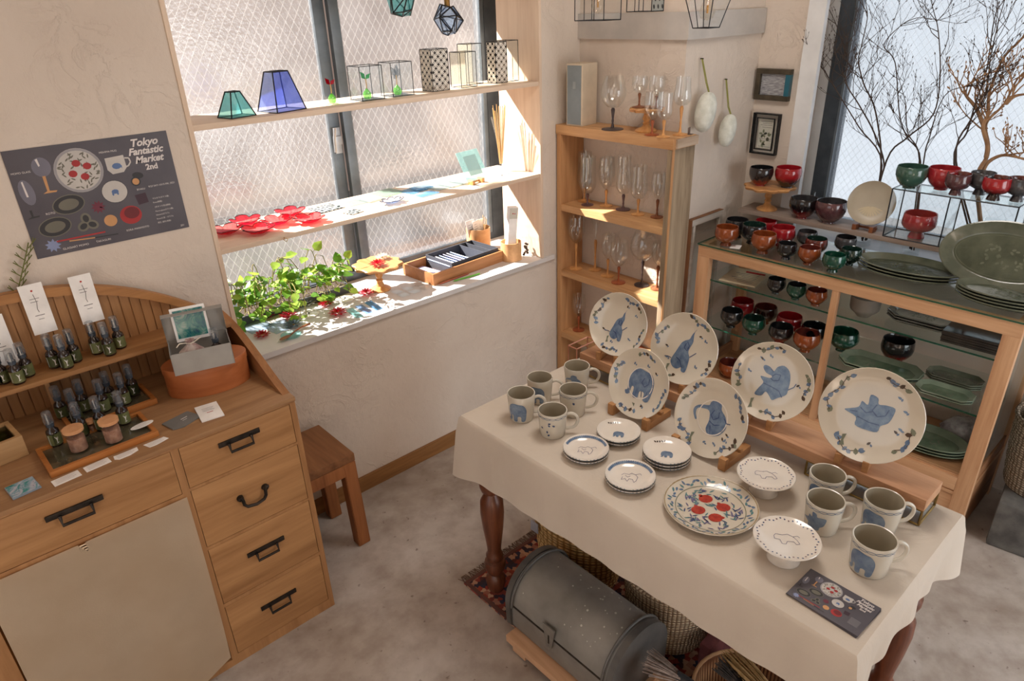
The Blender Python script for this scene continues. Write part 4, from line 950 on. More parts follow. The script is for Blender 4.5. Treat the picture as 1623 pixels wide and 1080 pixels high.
# ================================================================== ON AND ABOVE THE CHEST
# poster: dark printed sheet
INKBG = var('poster_ground', (74, 69, 76), (92, 87, 93), 6, .45, lo=.3, hi=.7)
INKW = plain('poster_white', (214, 206, 202), .5); INKD = plain('poster_dark', (46, 44, 46), .5); INKO = plain('poster_olive', (104, 100, 88), .5); INKR = plain('poster_red', (158, 40, 40), .5)
INKG = plain('poster_grey', (150, 146, 148), .5); INKB = plain('poster_blue', (84, 108, 150), .5); INKOR = plain('poster_orange', (190, 140, 92), .5); INKLG = plain('poster_pale', (188, 182, 176), .5)
def flyer(parent, Mx, full=True):
    """printed pictures and lettering of the market flyer; local x right, y up, z out of the sheet (metres, 0.432 x 0.305)"""
    def lay(lv): return lambda u, v_: Mx @ Vector((u, v_, .0002 + .00012 * lv))
    def pr(name, polys, m, lv):
        g = G(); g.decal(polys, lay(lv), cuts=0); part(name, g, m, parent)
    def c(zx, zy): return zx, zy
    # big plate
    cx, cy = (0.1704, 0.2276); pr('printed_plate', [ellipse(cx, cy, .063, .063, 30)], INKLG, 1); pr('printed_plate', [ellipse(cx, cy, .0625, .0625, 30)], INKG, 2); pr('printed_plate', [ellipse(cx, cy, .056, .056, 30)], INKLG, 3)
    r2 = random.Random(4)
    pr('printed_leaves', [leafpoly(cx + q * math.cos(a), cy + q * math.sin(a), .014, .004, r2.uniform(0, 3)) for q in (.018, .03, .041, .049) for a in [r2.uniform(0, 6.3) for _ in range(int(q * 420))]], INKO, 4)
    pr('printed_fruit', [ellipse(*p, .0115, .010, 10) for p in ((0.1678, 0.2483), (0.1938, 0.2367), (0.1528, 0.2206), (0.1810, 0.2083))], INKR, 5)
    # mug
    cx, cy = (0.2706, 0.2280); pr('printed_mug', [[(cx - .027, cy + .022), (cx + .025, cy + .025), (cx + .026, cy - .012), (cx + .015, cy - .024), (cx - .016, cy - .026), (cx - .027, cy - .012)]], INKLG, 1)
    pr('printed_mug', stroke([(cx + .026, cy + .016), (cx + .038, cy + .014), (cx + .040, cy + .002), (cx + .032, cy - .008), (cx + .024, cy - .010)], .004), INKLG, 1)
    pr('printed_elephant', [ellipse(cx, cy - .004, .013, .009, 10), [(cx + .008, cy), (cx + .014, cy - .004), (cx + .013, cy - .014), (cx + .010, cy - .006)]], INKB, 2)
    # small plate
    cx, cy = (0.2462, 0.1514); pr('printed_plate', [ellipse(cx, cy, .036, .034, 24)], INKD, 1); pr('printed_plate', [ellipse(cx, cy, .0345, .0325, 24)], INKLG, 2); pr('printed_elephant', [ellipse(cx + .001, cy, .010, .007, 8), ellipse(cx - .006, cy - .006, .003, .006, 6), ellipse(cx + .007, cy - .006, .003, .006, 6)], INKB, 3)
    # oval plates
    for zx, zy in ((535,610), (430,785)):
        cx, cy = ((0.1187, 0.1376)) if zx == 535 else ((0.0681, 0.0814))
        pr('printed_oval', [ellipse(cx, cy, .043, .028, 24, .12)], INKO, 1); pr('printed_oval', [ellipse(cx, cy, .040, .0255, 24, .12)], INKD, 2); pr('printed_oval', [ellipse(cx, cy, .027, .016, 20, .12)], INKO, 3)
    cx, cy = (0.1507, 0.0747); pr('printed_knot', [ellipse(cx + .014 * math.cos(a), cy + .014 * math.sin(a), .017, .014, 14, a) for a in (1.6, 3.7, 5.8)], INKO, 1); pr('printed_knot', [ellipse(cx + .014 * math.cos(a), cy + .014 * math.sin(a), .011, .008, 14, a) for a in (1.6, 3.7, 5.8)], INKD, 2)
    cx, cy = (0.1913, 0.1152); pr('printed_lotus', [leafpoly(cx + .009 * math.cos(a), cy + .009 * math.sin(a), .022, .008, a) for a in [i * .63 for i in range(10)]], plain('poster_maroon', (104, 40, 56), .5), 1)
    cx, cy = (0.2134, 0.0690); pr('printed_ball', [ellipse(cx, cy, .018, .0175, 18)], INKOR, 1)
    cx, cy = (0.2726, 0.0744); pr('printed_bowl', [ellipse(cx, cy, .031, .028, 22)], INKR, 1); pr('printed_bowl', [ellipse(cx + .004, cy + .006, .022, .018, 18)], plain('poster_deep_red', (104, 28, 32), .5), 2)
    cx, cy = (0.3127, 0.1705); pr('printed_pot', [ellipse(cx - .002, cy, .014, .014, 14), ellipse(cx + .008, cy + .017, .016, .010, 12, -.2)], INKD, 1); pr('printed_pot', [ellipse(cx - .002, cy, .010, .010, 12)], INKOR, 2)
    cx, cy = (0.3150, 0.1164); pr('printed_box', [[(cx - .018, cy + .014), (cx + .014, cy + .017), (cx + .017, cy - .013), (cx - .013, cy - .017)]], plain('poster_plum', (58, 36, 46), .5), 1)
    # glasses
    cx, cy = (0.0813, 0.2515); pr('printed_glass', [ellipse(cx, cy, .0235, .027, 18)], plain('poster_glass', (112, 110, 122), .3), 1); pr('printed_glass', [[(cx - .010, cy + .022), (cx - .004, cy + .024), (cx - .002, cy + .004), (cx - .006, cy + .002)]], INKW, 2)
    cx, cy = (0.0805, 0.2046); pr('printed_stem', [[(cx - .004, cy + .022), (cx + .004, cy + .022), (cx + .003, cy - .020), (cx + .022, cy - .022), (cx + .018, cy - .026), (cx - .014, cy - .026), (cx - .003, cy - .020)]], INKOR, 2)
    cx, cy = (0.0286, 0.1887); pr('printed_glass', [ellipse(cx, cy, .018, .036, 18, .10)], plain('poster_glass', (112, 110, 122), .3), 1); pr('printed_glass', [[(cx - .006, cy + .03), (cx - .002, cy + .032), (cx + .001, cy - .012), (cx - .004, cy - .012)]], INKW, 2)
    cx, cy = (0.0226, 0.1273); pr('printed_stem', [[(cx - .003, cy + .012), (cx + .003, cy + .012), (cx + .003, cy - .006), (cx + .018, cy - .006), (cx + .016, cy - .010), (cx - .014, cy - .012), (cx - .002, cy - .006)]], INKD, 2)
    # chopsticks and blue star
    pr('printed_chopsticks', stroke([(0.0593, 0.0388), (0.1904, 0.0391)], .0045), INKR, 2); pr('printed_chopsticks', stroke([(0.0912, 0.0331), (0.1590, 0.0279)], .0035), INKOR, 3); pr('printed_chopsticks', stroke([(0.1590, 0.0279), (0.2230, 0.0251)], .0035), INKD, 3)
    cx, cy = (0.0484, 0.0297); pr('printed_snowflake', [leafpoly(cx + .009 * math.cos(a), cy + .008 * math.sin(a), .024, .009, a) for a in [i * .7 for i in range(9)]], plain('poster_icy', (132, 142, 176), .5), 1)
    # lettering
    def tx(body, zx, zy, size, m, shear=0.0, off=0.0, al='LEFT', sp=1.0):
        text(body, size, m, parent, Mx @ Matrix.Translation((zx, zy, .0009)), shear, off, align=al, space=sp)
    p = (0.3599, 0.2723); tx('Tokyo', p[0], p[1], .030, INKW, .32, .0009, 'CENTER')
    p = (0.3593, 0.2478); tx('Fantastic', p[0], p[1], .028, INKW, .32, .0009, 'CENTER')
    p = (0.3634, 0.2224); tx('Market', p[0], p[1], .028, INKW, .32, .0009, 'CENTER')
    p = (0.3661, 0.2000); tx('2nd', p[0], p[1], .023, INKW, 0.0, .0008, 'CENTER')
    if full:
        for body, p, sz in (('MOMO GLASS', (0.0059, 0.2415), .0075), ('MISHIMA MUG', (0.2334, 0.2657), .0075), ('BYAKU', (0.3072, 0.1431), .0075), ('ROTO', (0.0553, 0.1189), .0085), ('GLASSART MOMO', (0.0688, 0.0109), .0085),
                            ('TAKAGURI', (0.1582, 0.0119), .0085), ('SORA MARIMOTO', (0.2474, 0.0269), .0082), ('9/23 SAT-10/15 FRI, 2021', (0.3414, 0.1463), .0076)): tx(body, p[0], p[1], sz, INKW)
        for k, (body, p) in enumerate((('マルオク(ガラス器)', (0.3435, 0.1088)), ('Roto(陶器)', (0.3432, 0.0966)), ('(木オリ七宝)(磁器)', (0.3446, 0.0820)), ('Momo glass(ガラス器)', (0.3432, 0.0686)), ('Glassart(ガラス)', (0.3422, 0.0568)), ('Roto(七宝・ガラス)', (0.3419, 0.0444)), ('閑乙 造形(漆器)', (0.3419, 0.0318)))): tx(body, p[0], p[1], .0058, INKW)
        p = (0.4059, 0.0079); tx('201', p[0], p[1], .0085, INKW)
    else:
        for k in range(6):
            p = (0.3453, 0.1084); pr('printed_line', [[(p[0], p[1] - .010 * k), (p[0] + .055, p[1] - .010 * k), (p[0] + .055, p[1] - .010 * k - .003), (p[0], p[1] - .010 * k - .003)]], INKG, 2)
po = thing('market_poster', 'dark grey market poster of tableware taped to the plaster wall', 'poster', (0, 0, 0))
MW = frame_M((.2435, 2.3432, 1.3305), (1, 0, 0), (0, -1, 0))
g = G(); g.box(0, .432, 0, .306, -.0008, .0002, mat=MW); part('sheet', g, INKBG, po)
flyer(po, MW)
# dried sprig on the wall
t = thing('dried_sprig', 'small green dried sprig pinned on the wall at the left edge', 'sprig', (.235, 2.335, 1.335))
g = G(); GR = plain('dried_green', (104, 106, 52), .7)
g.tube([(-.07, 0, -.09), (-.04, -.004, -.03), (-.015, -.003, .02), (.0, 0, .05)], .0018, 6)
for k in range(12):
    u = k / 11; b = Vector((-.065 + .06 * u, -.003, -.085 + .12 * u)); d = Vector((.024 if k % 2 else -.02, -.004, .024)); g.tube([b, b + d * .5, b + d], .0016, 5); g.tube([b + d * .5, b + d * .5 + Vector((d.x * .3, 0, .016))], .0012, 5)
part('stems', g, GR, t)

# paper strips taped to the tambour
def strip(label, corners, k):
    M = frame_M(corners, (1, 0, 0), (0, -1, 0.05)); t = thing('paper_strip', label, 'sign', M=M, group=None)
    g = G(); g.box(-.030, .030, -.075, .075, -.0006, 0); part('sheet', g, WHITE, t)
    g = G(); f = lambda u, v_: Vector((u, v_, .0004))
    g.decal([[(-.012, .032 - .009 * i), (.012 - .005 * (i % 2), .032 - .009 * i), (.012 - .005 * (i % 2), .0305 - .009 * i), (-.012, .0305 - .009 * i)] for i in range(2)] + stroke([(0, .045), (.003, .02), (-.001, .0), (.001, -.01)], .0016) + [[(-.012, -.018), (.012, -.018), (.012, -.020), (-.012, -.020)], [(-.006, -.030), (.008, -.030), (.008, -.0315), (-.006, -.0315)]], f, cuts=0); part('printed_lines', g, GREYTXT, t)
    g = G(); g.decal([ellipse(0, .055, .003, .003, 8)], f, cuts=0); part('red_dot', g, REDTXT, t)
strip('white paper strip nearest the photo edge on the arched back panel', (0.0832, 2.2970, 1.1380), 0)
strip('white paper strip with small print above the middle trio of bottles', (0.1982, 2.2970, 1.2014), 1)
strip('white paper strip with small print, the one closest to the grey gift box', (0.3237, 2.2970, 1.1951), 2)

# spray bottles
BOTG = plain('dark_amber_glass', (38, 26, 22), .1, coat=.6); LABG = var('olive_label', (104, 110, 66), (122, 126, 82), 20, .5); CAPT = thin_glass('clear_cap', (.88, .90, .92), .6, .1, .10, .16, (206, 210, 216)); PUMP = plain('black_pump', (56, 64, 74), .4)
def make_bottle(label, loc, rz):
    t = thing('spray_bottle', label, 'bottle', loc, rz)
    g = G(); g.lathe([(0, .0), (.0150, .0), (.0165, .002), (.0165, .042), (.0155, .048), (.0085, .055), (.0075, .060), (0, .060)], seg=18); part('body', g, BOTG, t)
    g = G(); g.lathe([(.0168, .006), (.0168, .040)], seg=18); bmesh.ops.solidify(g.bm, geom=g.bm.faces[:], thickness=.0002); lb = part('label', g, LABG, t)
    g = G()
    def cyl(u, v_): return Vector((.0171 * math.sin(u / .0171), -.0171 * math.cos(u / .0171), v_))
    for s0 in (0.0,): g.decal(stroke([(.006, .012), (.006, .030)], .0014) + stroke([(.006, .020), (.010, .030)], .0012) + stroke([(.006, .024), (.002, .033)], .0012) + stroke([(.010, .014), (.003, .012)], .001), cyl, cuts=0)
    g.decal([[(-.014, .008), (-.0128, .008), (-.0128, .038), (-.014, .038)]], cyl, cuts=0)
    part('white_print', g, WHITE, lb)
    g = G(); g.lathe([(0, .060), (.0100, .060), (.0102, .071), (.0070, .073), (.0062, .092), (.003, .094), (0, .094)], seg=16); part('pump', g, PUMP, t)
    g = G(); g.lathe([(.0128, .0715), (.0112, .104), (.0095, .1055), (0, .106)], seg=16); bmesh.ops.solidify(g.bm, geom=g.bm.faces[:], thickness=-.0004); part('cap', g, CAPT, t)
    return t
ZT1, ZH, ZB = .8825, 1.0305, .8925
trio = ('trio under the leftmost paper strip', 'trio under the middle paper strip', 'trio nearest the grey gift box')
bot = [((0.0592, 2.2519, 1.0300), 'spray bottle with olive label, wall-side left of the ' + trio[0], 0), ((0.0903, 2.2202, 1.0300), 'spray bottle with olive label, front one of the ' + trio[0], 0), ((0.1189, 2.2491, 1.0300), 'spray bottle with olive label, back right of the ' + trio[0], 0),
       ((0.1876, 2.2561, 1.0300), 'spray bottle with olive label, left one of the ' + trio[1], 0), ((0.2131, 2.2243, 1.0300), 'spray bottle with olive label, front one of the ' + trio[1], 0), ((0.2424, 2.2514, 1.0300), 'spray bottle with olive label, back right of the ' + trio[1], 0),
       ((0.3042, 2.2654, 1.0300), 'spray bottle with olive label, left one of the ' + trio[2], 0), ((0.3302, 2.2266, 1.0300), 'spray bottle with olive label, front one of the ' + trio[2], 0), ((0.3676, 2.2559, 1.0300), 'spray bottle with olive label, back right of the ' + trio[2], 0)]
FT, BT = 'on the front glass tray', 'on the back glass tray'
bot2 = [((0.1112, 2.0504, 0.8920), 'spray bottle with a paper collar beside the left cork jar ' + FT), ((0.1775, 2.0502, 0.8920), 'spray bottle behind the left cork jar ' + FT), ((0.2266, 2.0468, 0.8920), 'spray bottle behind the right cork jar ' + FT), ((0.2828, 2.0328, 0.8920), 'spray bottle with a paper collar at the slip end ' + FT),
        ((0.1590, 2.2004, 0.8920), 'spray bottle at the far left ' + BT), ((0.1852, 2.1497, 0.8920), 'spray bottle second from the left at the front edge ' + BT), ((0.2169, 2.1972, 0.8920), 'spray bottle behind the second one ' + BT), ((0.2603, 2.1535, 0.8920), 'spray bottle in the middle front ' + BT),
        ((0.2886, 2.1925, 0.8920), 'spray bottle in the middle back ' + BT), ((0.3174, 2.1528, 0.8920), 'spray bottle second from the right ' + BT), ((0.3531, 2.1922, 0.8920), 'spray bottle at the right back corner ' + BT)]
B0 = None
for k, it in enumerate(bot + bot2):
    z = ZH if k < 9 else ZB
    l = (it[0][0], it[0][1], z)
    rz = -.45 + .25 * math.sin(k * 2.3)
    if B0 is None: B0 = make_bottle(it[1], l, rz); B0['group'] = 'spray bottles on the chest'
    else: dup(B0, l, rz, it[1])
# glass trays
def glass_tray(label, x0, x1, y0, y1):
    t = thing('glass_tray', label, 'tray', ((x0 + x1) / 2, (y0 + y1) / 2, ZT1), .03)
    a, b = (x1 - x0) / 2, (y1 - y0) / 2
    W_ = wood('tray_frame_wood', (190, 122, 62), (148, 86, 40), 'x', .4)
    for c in ((-a, a, -b, -b + .012), (-a, a, b - .012, b), (-a, -a + .012, -b + .012, b - .012), (a - .012, a, -b + .012, b - .012)):
        g = G(); g.box(*c, 0, .018, bev=.0015); part('frame_bar', g, W_, t)
    g = G(); g.box(-a + .012, a - .012, -b + .012, b - .012, .004, .009); part('glass_plate', g, var('dark_tray_glass', (76, 70, 54), (96, 88, 70), 8, .08, 0, .6, .6), t)
p, q = (0.0622, 1.8950, 0.9000), (0.3340, 1.9086, 0.9000); r_ = (0.3320, 2.0582, 0.9000)
glass_tray('wood-framed glass tray along the front of the desk top', p[0], q[0], (p[1] + q[1]) / 2, r_[1])
p2_, q2_ = (0.1514, 2.2148, 0.9000), (0.3906, 2.0972, 0.9000); r2_ = (0.3839, 2.2372, 0.9000)
glass_tray('wood-framed glass tray standing behind the front one', p2_[0], q2_[0], max(q2_[1], r_[1] + .006), r2_[1])
# cork-lidded jars
CORK = var('cork', (196, 140, 96), (214, 160, 114), 30, .8, bs=.2); CHIP = var('reddish_chips', (150, 104, 84), (182, 138, 114), 70, .9, bs=.5, bscale=120)
def jar(label, p, r, h):
    t = thing('cork_jar', label, 'jar', (p[0], p[1], ZB))
    g = G(); g.lathe([(0, .001), (r, .001), (r, h), (r - .0012, h), (r - .0012, .003), (0, .003)], seg=22); part('glass', g, CLEAR, t)
    g = G(); g.lathe([(0, .0035), (r - .002, .0035), (r - .002, h * .72), (0, h * .74)], seg=18); part('chips', g, CHIP, t)
    g = G(); g.lathe([(0, h + .0005), (r + .002, h + .0005), (r + .0025, h + .010), (0, h + .011)], seg=24); part('lid', g, CORK, t, 'pale cork lid')
jar('cork-lidded jar of reddish chips nearest the small tile coaster', (0.1514, 1.9764, 0.8920), .0235, .060)
jar('cork-lidded jar of reddish chips nearest the oval paper slip', (0.2335, 1.9545, 0.8920), .0235, .060)
jar('very small cork-lidded jar behind the two larger jars', (0.2011, 2.0538, 0.8920), .010, .028)
# paper slips
def slip(label, p, w_, d_, rz, z, pts=None):
    t = thing('paper_slip', label, 'paper slip', (p[0], p[1], z), rz)
    g = G()
    if pts: g.prism(pts, 0, .0008)
    else: g.box(-w_/2, w_/2, -d_/2, d_/2, 0, .0008)
    part('paper', g, WHITE, t)
    g = G(); g.decal([[(-w_ * .38, v_), (w_ * (.36 - .1 * (i % 2)), v_), (w_ * (.36 - .1 * (i % 2)), v_ - .0012), (-w_ * .38, v_ - .0012)] for i, v_ in enumerate((.010, .004, -.002, -.008))], lambda u, v_: Vector((u, v_, .0012)), cuts=0)
    part('printed_lines', g, plain('pale_print', (176, 168, 168), .8), t)
slip('straight white paper slip nearest the tile coaster', (0.0935, 1.8714, 0.8820), .064, .033, .10, ZT1)
slip('straight white paper slip, second from the tile coaster', (0.1685, 1.8795, 0.8820), .062, .030, .10, ZT1)
slip('wavy-ended white paper slip, third from the tile coaster', (0.2392, 1.8800, 0.8820), 0.060, 0.030, .08, ZT1, [(-.031, -.006), (-.022, -.016), (.006, -.017), (.030, -.009), (.033, .010), (.020, .010), (-.028, .012)])
slip('white paper slip with a torn front edge by the drawer stack', (0.3176, 1.8783, 0.8820), .058, .028, .05, ZT1, [(-.030, .013), (-.022, -.013), (-.004, -.014), (.014, -.010), (.033, -.005), (.026, .013)])
slip('oval white paper slip lying across the front tray', (0.3115, 1.9681, 0.9020), .055, .024, .12, .9015, ellipse(0, 0, .032, .014, 16))
# tile coaster, box, pouch, card
t = thing('tile_coaster', 'square coaster with a teal and white marbled picture', 'coaster', (0.0022, 1.9023, 0.8825), .12)
g = G(); g.box(-.032, .032, -.034, .034, 0, .005, bev=.001); part('tile', g, plain('grey_blue_tile', (132, 146, 158), .3), t)
MARB = None
def marble(name, cols, sc):
    m, nt, out = newmat(name); p = principled(nt, out, .25, 0, .5, .3)
    n = noise(nt, coords(nt), sc, 5, .6, 2.5); k = len(cols)
    nt.links.new(ramp(nt, n, [(.28 + .44 * i / (k - 1), c_) for i, c_ in enumerate(cols)]), p.inputs['Base Color']); return m
MARB = marble('marbled_teal', [(20, 84, 92), (60, 150, 146), (150, 176, 196), (196, 200, 210), (120, 130, 160)], 26)
g = G(); g.box(-.030, .030, -.032, .032, .0051, .0056); part('picture', g, MARB, t)
t = thing('wooden_case', 'pale wooden case with a glass lid at the left end of the desk', 'case', (-0.0058, 2.1139, 0.8825), .12)
PW = wood('case_wood', (196, 158, 112), (160, 122, 82), 'x', .5)
for c in ((-.085, .045, -.05, -.038), (-.085, .045, .058, .07), (-.085, -.073, -.038, .058), (.033, .045, -.038, .058)):
    g = G(); g.box(*c, 0, .062, bev=.0015); part('side', g, PW, t)
g = G(); g.box(-.073, .033, -.038, .058, 0, .008); part('bottom', g, PW, t)
g = G(); g.box(-.073, .033, -.038, .058, .052, .055); part('glass_lid', g, thin_glass('smoky_lid_glass', (.55, .60, .50), .5, .05, .08), t)
for k in range(2):
    g = G(); g.lathe([(0, 0), (.015, 0), (.015, .03), (.012, .038), (0, .038)], seg=14); 
    l = t.location; one('small_tin', g, LABG, ('green tin inside the wooden case nearest its glass front', 'green tin inside the wooden case nearest the wall')[k], 'tin', (l[0] - .02 + .03 * k, l[1] - .010 + .035 * k, l[2] + .0085))
t = thing('grey_pouch', 'flat grey pouch lying on the desk beside the white card', 'pouch', (0.4103, 1.9402, 0.8825), .0)
g = G(); g.prism([(-.050, .022), (-.036, -.032), (-.008, -.038), (.050, -.014), (.030, .042)], 0, .004); part('pouch', g, plain('grey_pouch', (112, 112, 110), .35), t)
g = G(); g.decal([[(-.002, .006), (.018, .012), (.018, .009), (-.002, .003)], [(.0, -.004), (.014, 0), (.014, -.002), (.0, -.006)]], lambda u, v_: Vector((u, v_, .0045)), cuts=0); part('white_print', g, WHITE, t)
t = thing('message_card', 'white printed card at the front of the desk by the drawer stack', 'card', (0.4869, 1.9322, 0.8825), -.13)
g = G(); g.box(-.032, .032, -.048, .048, 0, .005, bev=.0006); part('card', g, WHITE, t)
g = G(); g.decal([[(-.017, v_), (.017 - .004 * (i % 2), v_), (.017 - .004 * (i % 2), v_ - .0014), (-.017, v_ - .0014)] for i, v_ in enumerate((.022, .014, .006))], lambda u, v_: Vector((u, v_, .0055)), cuts=0); part('printed_lines', g, GREYTXT, t)
g = G(); g.decal([[(-.008, -.006), (.010, -.006), (.010, -.009), (-.008, -.009)]], lambda u, v_: Vector((u, v_, .0055)), cuts=0); part('red_print', g, REDTXT, t)
# oval bentwood box and open gift box
ob = thing('oval_box', 'oval orange-brown bentwood box under the grey gift box', 'box', (.556, 2.105, ZT1), -.22)
OB = wood('orange_bentwood', (184, 110, 64), (150, 82, 44), 'x', .4, .6)
g = G(); g.lathe([(0, 0), (.124, 0), (.124, .074), (0, .074)], seg=40, sy=.62); part('body', g, OB, ob)
g = G(); g.lathe([(0, .0742), (.1262, .0742), (.1262, .094), (.124, .096), (0, .096)], seg=40, sy=.63); part('lid', g, OB, ob)
Zs = ZT1 + .0965
gb = thing('gift_box', 'open pale grey gift box holding a gauze bag and a spray bottle', 'box', (.545, 2.075, Zs), -.26)
GB = plain('grey_card', (150, 146, 140), .7)
a, b, h = .086, .058, .070
g = G(); g.box(-a, a, -b, b, 0, .002)
for c in ((-a, a, -b, -b + .002), (-a, a, b - .002, b), (-a, -a + .002, -b, b), (a - .002, a, -b, b)): g.box(*c, .002, h)
part('tray', g, GB, gb)
g = G(); g.box(-a - .002, a + .002, b + .001, b + .003, h - .01, h + .085); g.box(-a - .002, a + .002, b - .024, b + .001, h + .083, h + .085)
for sx in (-1, 1):
    v = [g.bm.verts.new(p) for p in ((sx * (a + .002), b + .001, h - .002), (sx * (a + .002), b + .001, h + .084), (sx * (a + .001), b - .024, h + .084), (sx * (a + .001), b - .012, h + .02))]; g.face(v)
part('open_lid', g, GB, gb)
M = Matrix.Translation((.545, 2.075, Zs)) @ Matrix.Rotation(-.26, 4, 'Z') @ Matrix.Translation((-.008, b - .010, h + .002)) @ Matrix.Rotation(-.10, 4, 'X')
pc = thing('art_card', 'postcard painted in teal and blue standing inside the open grey box', 'card', M=M)
g = G(); g.box(-.052, .048, -.0008, .0008, -.01, .098); part('card', g, WHITE, pc)
g = G(); g.box(-.045, .041, -.0014, -.0009, .0, .090); part('painting', g, marble('sea_painting', [(20, 50, 92), (24, 96, 112), (62, 132, 124), (128, 160, 150), (176, 170, 176)], 20), pc)
M = Matrix.Translation((.545, 2.075, Zs + .003)) @ Matrix.Rotation(-.26, 4, 'Z')
gz = thing('gauze_bag', 'white gauze bag of dried flowers inside the grey gift box', 'bag', M=M @ Matrix.Translation((-.024, -.008, 0)))
g = G(); rr = random.Random(3)
g.lathe([(0, 0), (.032, .004), (.040, .026), (.036, .048), (.016, .066), (.007, .074), (.014, .084), (.0, .078)], seg=18, sx=1.0, sy=.85)
for v in g.bm.verts: v.co += Vector((rr.uniform(-1, 1), rr.uniform(-1, 1), rr.uniform(-1, 1))) * .0022
part('gauze', g, var('dried_flowers_in_gauze', (196, 180, 172), (150, 110, 110), 42, .9, lo=.45, hi=.65), gz)
g = G(); g.tube([(-.012, 0, .073), (0, -.010, .075), (.012, 0, .074), (.030, -.006, .086)], .0018, 5); g.tube([(0, 0, .074), (-.03, -.004, .078), (-.04, -.01, .07)], .0018, 5); part('tie', g, plain('cream_string', (226, 214, 196), .8), gz)
o = dup(B0, (0, 0, 0), None, 'spray bottle standing inside the open grey gift box'); o.matrix_world = M @ Matrix.Translation((.046, -.010, 0))

# ================================================================== THE TALL SHELF UNIT
def stem_glass(label, loc, D, hb, ht, shape, wood_, foot=None, stemr=.0045, group=None):
    """wine glass: turned wooden foot and stem to height hb, blown bowl from hb to ht with widest diameter D"""
    t = thing('stem_glass', label, 'glass', loc, 0, group)
    fr = foot or D * .46; g = G(); s_ = stemr
    g.lathe([(0, 0), (fr, 0), (fr, .003), (fr * .7, .005), (s_ * 1.6, .008), (s_ * .8, hb * .3), (s_ * 1.1, hb * .42), (s_ * .85, hb * .5), (s_ * 1.25, hb * .7), (s_ * 1.8, hb * .92), (s_ * 1.2, hb), (0, hb)], seg=22); part('stem_and_foot', g, wood_, t)
    R_ = D / 2; H_ = ht - hb; P = {
        'balloon': ((.10, 0), (.50, .05), (.85, .22), (1, .42), (.95, .65), (.80, .86), (.68, 1)),
        'wine': ((.08, 0), (.40, .06), (.78, .24), (1, .48), (.97, .7), (.86, 1)),
        'tulip': ((.12, 0), (.60, .05), (.95, .18), (1, .32), (.86, .62), (.78, 1)),
        'beer': ((.14, 0), (.62, .05), (.95, .2), (1, .36), (.92, .6), (.90, 1)),
        'flare': ((.06, 0), (.16, .25), (.40, .6), (1, 1)),
        'cup': ((.10, 0), (.60, .08), (.94, .35), (1, .62), (.93, 1))}[shape]
    g = G(); out_ = [(R_ * r, hb + H_ * z) for r, z in P]; inn = [(max(0, r - .0012), z + .0012 if k == 0 else z) for k, (r, z) in enumerate(out_)]
    g.lathe([(0, hb)] + out_ + list(reversed(inn)) + [(0, hb + .003)], seg=26); part('bowl', g, WINEG, t); return t
def tagcard(t, D, hb, ht):
    return t
ZU = 1.4435
b = thing('carton', 'upright pale carton with a blue-grey face on top of the shelf unit', 'carton', (2.455, 2.245, ZU), .10)
g = G(); g.box(-.055, .055, -.045, .045, 0, .265, bev=.0015); part('body', g, plain('pale_tan_card', (198, 182, 160), .7), b)
g = G(); g.box(-.0562, -.0552, -.038, .040, .006, .258); part('face_panel', g, plain('blue_grey_card', (122, 130, 134), .6), b)
g = G(); g.box(-.0568, -.0563, -.008, .008, .16, .19); part('faint_print', g, plain('faint_grey', (142, 148, 150), .6), b)
stem_glass('very large balloon glass with a black stem on the shelf unit top', (2.428, 2.035, ZU), 0.1111, .090, 0.2225, 'balloon', TURND, .048, .005)
p = (2.4686, 1.9053, 1.4430)
cs = cake_stand('turned wooden cake stand on top of the shelf unit', (2.472, 1.885, ZU), .078, .098)
stem_glass('small glass with a dark turned stem on the shelf unit cake stand, carton side', (2.455, 1.915, ZU + .0985), .068, .058, .125, 'cup', TURN2, .030, .004)
stem_glass('small glass with a dark turned stem on the shelf unit cake stand, gourd side', (2.485, 1.850, ZU + .0985), .068, .048, .125, 'cup', TURN2, .030, .004)
stem_glass('wine glass with a red-brown stem in front of the shelf unit cake stand', (2.412, 1.808, ZU), 0.0763, 0.0605, 0.1690, 'wine', TURNR, .030)
stem_glass('tall wine glass with a pale stem at the front corner of the unit top', (2.405, 1.745, ZU), 0.0659, 0.0670, 0.1730, 'beer', TURN, .028)
stem_glass('tall tulip glass with a pale turned stem at the back corner of the unit top', (2.488, 1.722, ZU), 0.0735, 0.1145, 0.2275, 'tulip', TURN, .030)
g = G(); g.box(-.012, .012, -.002, .002, 0, .028, bev=.001); g.box(-.012, .012, -.016, .002, 0, .002)
one('metal_bracket', g, var('rusty_iron', (104, 84, 74), (136, 116, 104), 40, .6, .5), 'small rusty metal bracket at the back corner of the unit top', 'bracket', (2.52, 1.70, ZU), .3)
za, zb, zc = 1.0685, .7305, .3825
